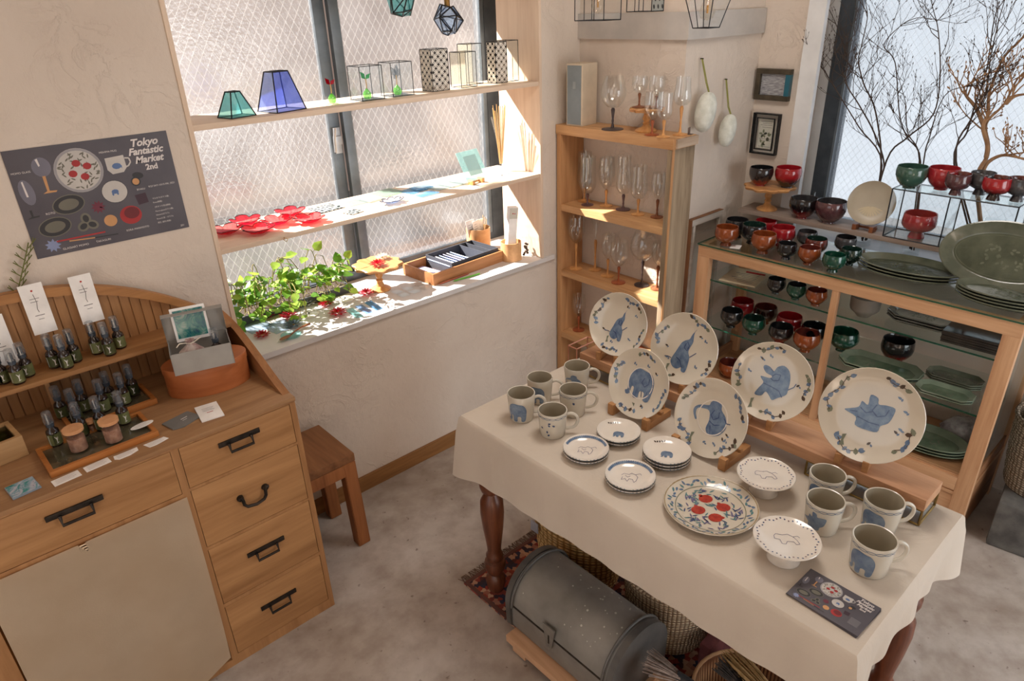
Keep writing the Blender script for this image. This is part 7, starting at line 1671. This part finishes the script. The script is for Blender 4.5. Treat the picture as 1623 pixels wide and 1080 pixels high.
# stacks of small plates ----------------------------------------------------
def small_plate(label, p, dz, R_, kind, group, top):
    M = Matrix.Translation((p[0], p[1], TZ + .0062 + dz)) @ Matrix.Rotation(-.95, 4, 'Z')
    t = plate('small_plate', label, M, R_, .012, CERAMW, group=group, thick=.005)
    g = G(); g.lathe([(R_ * .985, .0082), (R_ * 1.003, .0105), (R_ * .990, .0128)], seg=40); bmesh.ops.solidify(g.bm, geom=g.bm.faces[:], thickness=.0004); part('blue_rim', g, plain('slate_blue_rim', (92, 108, 124), .3), t)
    if not top: return
    fn = prof_z(R_, .012); rr = random.Random(int(R_ * 1e5) + len(label))
    if kind == 'blob':
        g = G(); g.decal([[(q[0] * R_ * .55, -R_ * .08 + q[1] * R_ * .5) for q in P] for P in EL['standing']] + [leafpoly(-R_ * .12, -R_ * .12, R_ * .28, R_ * .2, .3)], fn, cuts=1); part('painted_elephant', g, BLUE, t)
        g = G(); g.decal([leafpoly(R_ * (-.5 + .1 * i), R_ * .66 + R_ * .03 * i, R_ * .12, R_ * .07, rr.uniform(0, 3)) for i in range(5)], fn, cuts=0); part('painted_vine', g, BROWNP, t)
    else:
        g = G(); L = [[(-.35, .1), (-.25, .22), (-.05, .18), (.05, .28), (.2, .2), (.3, .05), (.24, -.2), (.15, -.3), (.1, -.12), (-.05, -.1), (-.1, -.28), (-.2, -.1), (-.34, -.2), (-.3, 0)], [(.2, .2), (.38, .3), (.44, .2)], [(-.2, .1), (-.1, .0), (.0, .08)]]
        for P in L: g.decal(stroke([(a * R_, b * R_ ) for a, b in P], R_ * .018), fn, cuts=0)
        part('line_drawing', g, PURP, t)
        g = G()
        for i in range(26): a = .4 + i * .1; g.decal([leafpoly(R_ * .88 * math.cos(a), R_ * .88 * math.sin(a), R_ * .14, R_ * .11, a + 1.57)], fn, cuts=0)
        part('blue_border', g, BLUE, t)
for (px, lab, cnt, kind, D) in (((1.2561, 1.0980, 0.7760), 'small plates with a line drawing next to the front mug', 2, 'line', .133), ((1.3904, 1.0885, 0.7760), 'small plates with a blue elephant nearest the long easels', 2, 'blob', .131),
                             ((1.3970, 0.9188, 0.7760), 'blue elephant small plates by the curled-trunk plate', 3, 'blob', .136), ((1.2468, 0.9281, 0.7760), 'small plates with a line drawing at the front edge of the cloth', 2, 'line', .137)):
    px = (px[0] - .014, px[1] + .004)
    for k in range(cnt):
        nm = {2: ('lower', 'upper'), 3: ('lowest', 'middle', 'topmost')}[cnt][k]
        small_plate('%s of the %s' % (nm, lab), px, .0098 * k, D / 2, kind, 'stacked small plates', k == cnt - 1)
# footed dishes
def footed(label, p, D, h):
    t = thing('footed_dish', label, 'dish', (p[0], p[1], TZ)); R_ = D / 2; g = G()
    g.lathe([(0, .004), (R_ * .40, 0), (R_ * .50, 0), (R_ * .50, .004), (R_ * .36, h * .45), (R_ * .34, h * .66), (R_ * .62, h * .74), (R_ * .96, h - .003), (R_, h), (R_ * .985, h + .002), (R_ * .95, h + .001), (R_ * .62, h - .005), (0, h - .0055)], seg=44); part('body', g, CERAMW, t)
    fn = lambda u, v_: Vector((u, v_, h - .0047 if math.hypot(u, v_) < R_ * .62 else h - .0047 + .0062 * (math.hypot(u, v_) / R_ - .62) / .33))
    rr = random.Random(2); A, B = [], []
    for i in range(44):
        a = 2 * PI * i / 44; q = R_ * (.86 + .04 * math.sin(a * 11)); (A if i % 3 else B).append(leafpoly(q * math.cos(a), q * math.sin(a), R_ * .07, R_ * .05, a * 2))
    g = G(); g.decal(A, fn, cuts=0); part('border_pattern', g, BLUED, t); g = G(); g.decal(B, fn, cuts=0); part('border_pattern', g, plain('plum_paint', (96, 64, 72), .3), t)
    g = G(); ca, sa_ = math.cos(-.95), math.sin(-.95)
    for P in ([(-.36, .12), (-.3, .2), (-.1, .18), (.05, .24), (.2, .14), (.3, .0), (.36, -.16), (.26, -.2), (.2, -.08), (0, -.1), (-.04, -.22), (-.16, -.22), (-.2, -.04), (-.36, -.02), (-.36, .12)], [(.2, .14), (.34, .2), (.4, .12)]):
        g.decal(stroke([((a * ca - b * sa_) * R_, (a * sa_ + b * ca) * R_) for a, b in P], R_ * .014), fn, cuts=0)
    part('line_drawing', g, PURP, t)
footed('white footed dish with a line drawing between riser and big plate', (1.4560, 0.6622, 0.7690), .148, .056)
footed('white footed dish with a line drawing at the front, beside the mugs', (1.2659, 0.5036, 0.7690), .150, .060)
# pomegranate plate
M = Matrix.Translation((*(1.2852, 0.7145, 0.7780)[:2], TZ + .0062)) @ Matrix.Rotation(-.95, 4, 'Z')
R0 = .1185; t = plate('pomegranate_plate', 'large plate painted with four red pomegranates and grey leaves', M, R0, .018, CERAM, thick=.005)
fn = prof_z(R0, .018); rr = random.Random(12)
L1, L2, L3 = [], [], []
for i in range(150):
    q = R0 * math.sqrt(rr.uniform(.01, .44)); a = rr.uniform(0, 6.28); x, y = q * math.cos(a), q * math.sin(a)
    if any(math.hypot(x - fx * R0, y - fy * R0) < R0 * .17 for fx, fy in ((-.08, .33), (.28, .10), (-.25, -.08), (.10, -.27))): continue
    (L1 if i % 3 == 0 else L2 if i % 3 == 1 else L3).append(leafpoly(x, y, R0 * .15, R0 * .034, rr.uniform(0, 3.1)))
for L, m in ((L1, PURP), (L2, TEALP), (L3, BLUED)): g = G(); g.decal(L, fn, cuts=0); part('painted_leaves', g, m, t)
g = G(); g.decal([ellipse(fx * R0, fy * R0, R0 * .155, R0 * .135, 14, .4) for fx, fy in ((-.08, .33), (.28, .10), (-.25, -.08), (.10, -.27))], fn, cuts=0)
for fx, fy, a in ((-.08, .33, 2.4), (.28, .10, 2.2), (-.25, -.08, 1.9), (.10, -.27, .2)): g.decal([leafpoly((fx + .15 * math.cos(a)) * R0, (fy + .14 * math.sin(a)) * R0, R0 * .10, R0 * .09, a)], fn, cuts=0)
part('painted_pomegranates', g, REDP, t)
g = G(); e = ellipse(0, 0, R0 * .735, R0 * .735, 40); g.decal(stroke(e + [e[0]], R0 * .016), fn, cuts=0); part('olive_ring', g, OLIVEP, t)
g = G(); e = ellipse(0, 0, R0 * .975, R0 * .975, 44); g.decal(stroke(e + [e[0]], R0 * .03), fn, cuts=0); part('tan_rim', g, plain('tan_rim', (150, 128, 92), .3), t)
A, B = [], []
for i in range(64): a = 2 * PI * i / 64; q = R0 * (.84 + .05 * math.sin(i * 1.7)); (A if i % 3 else B).append(leafpoly(q * math.cos(a), q * math.sin(a), R0 * .12, R0 * .05, a + 1.2 + math.sin(i)))
g = G(); g.decal(A, fn, cuts=0); part('border_pattern', g, BLUE, t); g = G(); g.decal(B, fn, cuts=0); part('border_pattern', g, TEALP, t)
# flyer stack
a_, b_, c_ = Vector((1.1667, 0.4426, 0.7720)), Vector((1.2709, 0.4415, 0.7720)), Vector((1.2705, 0.2849, 0.7720)); d_ = Vector((1.1598, 0.2855, 0.7720))
cx = (a_ + b_ + c_ + d_) / 4; ux = ((c_ - b_) + (d_ - a_)).normalized()
wd_, ht_ = ((c_ - b_).length + (d_ - a_).length) / 2, ((b_ - a_).length + (c_ - d_).length) / 2
for k in range(4):
    M = frame_M((cx.x, cx.y, TZ + .0005 + .0013 * k), (ux.x, ux.y, 0), (0, 0, 1)) @ Matrix.Rotation(.012 * (k - 3), 4, 'Z')
    o = thing('market_flyer', ('lowest', 'second lowest', 'second highest', 'topmost')[k] + ' dark printed market flyer in the stack at the front right of the cloth', 'flyer', M=M, group='stack of market flyers')
    g = G(); g.box(-wd_ / 2, wd_ / 2, -ht_ / 2, ht_ / 2, 0, .0009); part('sheet', g, INKBG, o)
    if k == 3:
        Mx = Matrix.Translation((-wd_ / 2, -ht_ / 2, .0009)) @ Matrix.Diagonal((wd_ / .432, ht_ / .306, 1, 1)); flyer(o, Mx, False)

# ================================================================== UNDER AND AROUND THE TABLE
rg = thing('patterned_rug', 'worn red and black patterned rug under the table with dark fringe', 'rug', (0, 0, 0))
def rugmat(name):
    m, nt, out = newmat(name); p = principled(nt, out, .95, 0, .1)
    v = coords(nt, (1, 1, 1)); vo = N(nt, 'ShaderNodeTexVoronoi'); vo.inputs['Scale'].default_value = 58; vo.inputs['Randomness'].default_value = .5; vo.voronoi_dimensions = '2D'; vo.distance = 'MANHATTAN'; nt.links.new(v, vo.inputs['Vector'])
    sr = N(nt, 'ShaderNodeSeparateColor'); nt.links.new(vo.outputs['Color'], sr.inputs[0])
    nt.links.new(ramp(nt, sr.outputs[0], [(.12, (58, 58, 74)), (.3, (70, 52, 52)), (.5, (158, 76, 62)), (.72, (134, 60, 54)), (.86, (188, 150, 124))]), p.inputs['Base Color'])
    nt.links.new(bump(nt, noise(nt, v, 220, 2), .6, .004), p.inputs['Normal']); return m
g = G(); g.box(1.115, 1.72, .30, 1.585, .0005, .007); part('pile', g, rugmat('rug_pattern'), rg)
g = G(); RB = plain('rug_border', (96, 62, 54), .95)
g.box(1.115, 1.130, .30, 1.585, .0072, .0085); g.box(1.130, 1.72, 1.570, 1.585, .0072, .0085); part('border', g, RB, rg)
g = G(); rr = random.Random(2)
for i in range(110):
    x = 1.118 + .60 * i / 110; g.tube([(x, 1.585, .004), (x + rr.uniform(-.006, .006), 1.60, .004), (x + rr.uniform(-.012, .012), 1.618, .002)], .0016, 4)
part('fringe', g, plain('brown_fringe', (104, 80, 66), .95), rg)
# tin trunk on a wooden stand
tk = thing('tin_trunk', 'grey domed tin trunk with a hasp under the front of the table', 'trunk', (0, 0, 0))
TIN = var('aged_tin', (124, 121, 115), (158, 154, 147), 7, .5, .2, bs=.25, bscale=24, lo=.3, hi=.7); TIND = var('dark_tin', (84, 82, 79), (112, 109, 105), 9, .5, .3)
cx, r, zc, y0, y1, zb_ = 1.200, .127, .163, .838, 1.285, .0625
sec = [(cx + r * math.cos(a), zc + r * math.sin(a)) for a in [PI * i / 24 for i in range(25)]]
body = [(cx + r * .97, zc + .01), (cx + r * .97, zb_ + .02), (cx + r * .90, zb_), (cx - r * .90, zb_), (cx - r * .97, zb_ + .02), (cx - r * .97, zc + .01)]
MY = Matrix(((1, 0, 0, 0), (0, 0, 1, 0), (0, 1, 0, 0), (0, 0, 0, 1)))
g = G(); g.prism(body, y0 + .006, y1 - .006, MY); part('body', g, TIN, tk)
lid = [(p[0], p[1] + .012) for p in sec]
g = G(); g.prism(lid, y0 + .002, y1 - .002, MY)
for f in g.bm.faces:
    if len(f.verts) == 4: f.smooth = True
part('lid', g, TIN, tk)
for yy, w_ in ((y0, 1), (y1, -1)):
    g = G(); full = [(cx + (r + .007) * math.cos(a), zc + .010 + (r + .007) * math.sin(a)) for a in [PI * i / 24 for i in range(25)]] + [(cx - r - .004, zb_ + .02), (cx - r * .9, zb_ - .0005), (cx + r * .9, zb_ - .0005), (cx + r + .004, zb_ + .02)]
    g.prism(full, yy - (.004 if w_ > 0 else .018), yy + (.018 if w_ > 0 else .004), MY); part('end_cap', g, TIND, tk)
    g = G(); pts = [(cx + (r + .008) * math.cos(a), yy + w_ * .030, zc + .010 + (r + .008) * math.sin(a)) for a in [PI * i / 20 for i in range(21)]]; g.tube(pts, .0045, 8); part('rim_bead', g, TIND, tk)
g = G(); g.box(cx - r - .0012, cx - r + .004, y0 + .02, y1 - .02, zc + .005, zc + .013); part('lid_seam', g, IRON, tk, 'dark gap under the lid')
g = G(); yh = 1.085; g.prism([(yh - .026, .030), (yh + .026, .030), (yh + .012, -.055), (yh, -.072), (yh - .012, -.055)], -.002, .002, Matrix(((0, 0, 1, cx - r - .006), (1, 0, 0, 0), (0, 1, 0, zc + .03), (0, 0, 0, 1)))); hs = part('hasp', g, var('worn_steel', (142, 142, 136), (168, 166, 160), 16, .4, .7), tk, 'lighter steel hasp')
g = G(); g.box(cx - r - .0085, cx - r - .0081, yh - .003, yh + .003, zc - .012, zc + .024); part('slot', g, IRON, hs)
g = G(); rr = random.Random(5)
for _ in range(46):
    a = rr.uniform(.9, 2.6); yy = rr.uniform(y0 + .03, y0 + .2) if rr.random() < .8 else rr.uniform(y0, y1 - .05); q = rr.uniform(.0012, .004)
    c_ = Vector((cx + (r + .0006) * math.cos(a), yy, zc + .012 + (r + .0006) * math.sin(a))); n_ = Vector((math.cos(a), 0, math.sin(a))); t_ = n_.cross(Vector((0, 1, 0)))
    v = [g.bm.verts.new(c_ + t_ * q * math.cos(b) + Vector((0, 1, 0)) * q * math.sin(b)) for b in [i * 1.26 for i in range(5)]]; g.face(v)
part('paint_specks', g, plain('white_specks', (196, 194, 186), .7), tk, kind='stuff')
sd = thing('trunk_stand', 'low pale wooden stand under the tin trunk', 'stand', (0, 0, 0)); SWD = wood('stand_wood', (222, 178, 142), (190, 146, 110), 'y', .6)
for x in (1.040, 1.268):
    g = G(); g.box(x, x + .055, .725, 1.262, .034, .062, bev=.002); part('rail', g, SWD, sd)
    for y in (.775, 1.205):
        g = G(); g.box(x + .004, x + .051, y - .03, y + .03, .0086, .0338, bev=.002); part('foot', g, SWD, sd)
for y in (.84, 1.14):
    g = G(); g.box(1.095, 1.268, y - .02, y + .02, .036, .058); part('crosspiece', g, SWD, sd)
# woven baskets
def basket(label, loc, r0, r1, h, m, seg=30, cat='basket', rz=0):
    t = thing('woven_basket', label, cat, loc, rz); g = G(); k = 14
    prof = [(0, 0)] + [(r0 + (r1 - r0) * math.sin(i / k * PI / 2) + (.0022 if i % 2 else -.0018), h * i / k) for i in range(k + 1)] + [(r1 - .008, h - .002), (r0 - .004, .012), (0, .010)]
    g.lathe(prof, seg=seg); part('body', g, m, t)
    g = G(); n_ = 48; g.tube([((r1 + .001) * math.cos(2 * PI * i / n_), (r1 + .001) * math.sin(2 * PI * i / n_), h + .004 * math.sin(i * 2.6)) for i in range(n_ + 1)], .006, 8); part('rim', g, m, t)
    return t
W1 = weave('woven_straw_gold', (246, 208, 144), (176, 130, 76), 2.2, 24); W2 = weave('woven_seagrass', (226, 204, 172), (150, 120, 96), 3.4, 34); W3 = weave('woven_rope_grey', (190, 178, 160), (112, 98, 84), 2.4, 30)
b1 = basket('straw-gold woven basket behind the tin trunk near the table leg', (1.487, 1.345, .0086), .128, .145, .30, W1)
b1.scale = (1, 1.28, 1)
g = G(); g.box(-.146, -.142, .055, .085, .20, .245, bev=.002); part('pale_tag', g, plain('pale_fabric_tag', (168, 166, 172), .6), b1)
b2 = basket('speckled seagrass basket behind the middle of the tin trunk', (1.503, .945, .0086), .130, .155, .26, W2)
g = G(); g.box(1.40, 1.62, .72, .76, .0086, .16, bev=.01); one('maroon_bundle', g, var('maroon_cloth', (84, 38, 40), (112, 56, 54), 20, .9, bs=.4), 'folded maroon cloth bundle standing behind the brushes', 'cloth')
# shallow bamboo basket of brushes
bb = thing('bamboo_basket', 'round bamboo basket of brushes at the bottom edge under the cloth', 'basket', (1.335, .560, .0086), 0)
g = G(); g.lathe([(0, 0), (.12, 0), (.140, .02), (.150, .16), (.146, .16), (.134, .022), (.116, .008), (0, .008)], seg=40); part('body', g, weave('split_bamboo', (198, 146, 104), (120, 76, 50), 4, 2), bb)
g = G(); g.tube([(.149 * math.cos(2 * PI * i / 40), .149 * math.sin(2 * PI * i / 40), .163) for i in range(41)], .0055, 8); part('rim', g, wood('bamboo_rim', (216, 172, 128), (184, 136, 94), 'x', .5), bb)
def brush(label, tip, root, end, wt, wr, m, m2, cat='brush', n_=90, seed=1):
    t = thing('hand_brush', label, cat, (0, 0, 0)); tip, root, end = Vector(tip), Vector(root), Vector(end); d = (tip - root).normalized(); s_ = d.cross(Vector((.3, .2, 1))).normalized(); n2 = s_.cross(d); rr = random.Random(seed); g = G()
    for i in range(n_):
        u, v_ = rr.uniform(-1, 1), rr.uniform(-.5, .5)
        g.tube([root + s_ * u * wr + n2 * v_ * wr, root.lerp(tip, .55) + s_ * u * (wr + wt) * .55 + n2 * v_ * (wr + wt) * .5, tip + s_ * u * wt + n2 * v_ * wt * .8 + d * rr.uniform(-.012, .012) - d * abs(u) * .014], [.0016, .0018, .0010], 4)
    part('bristles', g, m, t, kind='stuff')
    g = G(); g.tube([root + d * .012, root - d * .02, root.lerp(end, .5), end], [wr * 1.05, wr * .95, wr * .45, wr * .30], 12); part('binding', g, m2, t)
    return t
HAIR = var('grey_brown_hair', (122, 104, 94), (164, 148, 138), 60, .8); HAIRD = var('dark_hair', (52, 48, 46), (84, 78, 74), 60, .8); BIND = plain('black_binding', (28, 28, 30), .5); BROOM = var('yellow_broom_straw', (176, 142, 92), (210, 178, 126), 50, .8)
brush('fan-shaped grey-brown hair brush beside the end of the tin trunk', (1.180, .800, .240), (1.215, .705, .215), (1.26, .56, .19), .048, .015, HAIR, BIND, seed=1)
brush('dark hair brush lying in the bamboo basket', (1.345, .655, .215), (1.320, .575, .215), (1.275, .46, .22), .040, .014, HAIRD, BIND, seed=2)
brush('long straw whisk broom lying in the bamboo basket under the cloth', (1.395, .660, .205), (1.310, .470, .255), (1.26, .37, .28), .038, .018, BROOM, BROOM, 'broom', 80, 3)
brush('bundled brown fibre brush at the bottom of the bamboo basket', (1.29, .61, .19), (1.255, .54, .19), (1.23, .48, .19), .034, .018, plain('red_brown_fibre', (150, 100, 74), .8), plain('brown_binding', (112, 74, 54), .6), seed=4)
# grey block and basket at the right
g = G(); g.box(-.155, .165, -.20, .185, 0, .205, bev=.018)
one('stone_block', g, var('grey_stone', (78, 76, 74), (110, 108, 104), 12, .85, bs=.4, bscale=60), 'rough grey stone block on the floor beside the glass cabinet', 'block', (2.890, .165, 0), .12)
b3 = basket('tall grey woven basket standing on the stone block', (2.925, .245, .2058), .125, .150, .30, W3)
g = G(); g.lathe([(0, .18), (.09, .20), (.12, .27), (.05, .33), (0, .335)], seg=18)
for v in g.bm.verts: v.co += Vector((rr.uniform(-1, 1), rr.uniform(-1, 1), rr.uniform(-1, 1))) * .012
one('cloth_bundle', g, var('purple_brown_cloth', (66, 52, 60), (130, 100, 76), 26, .9), 'dark cloth bundle stuffed into the grey woven basket', 'cloth', (2.925, .245, .2058))
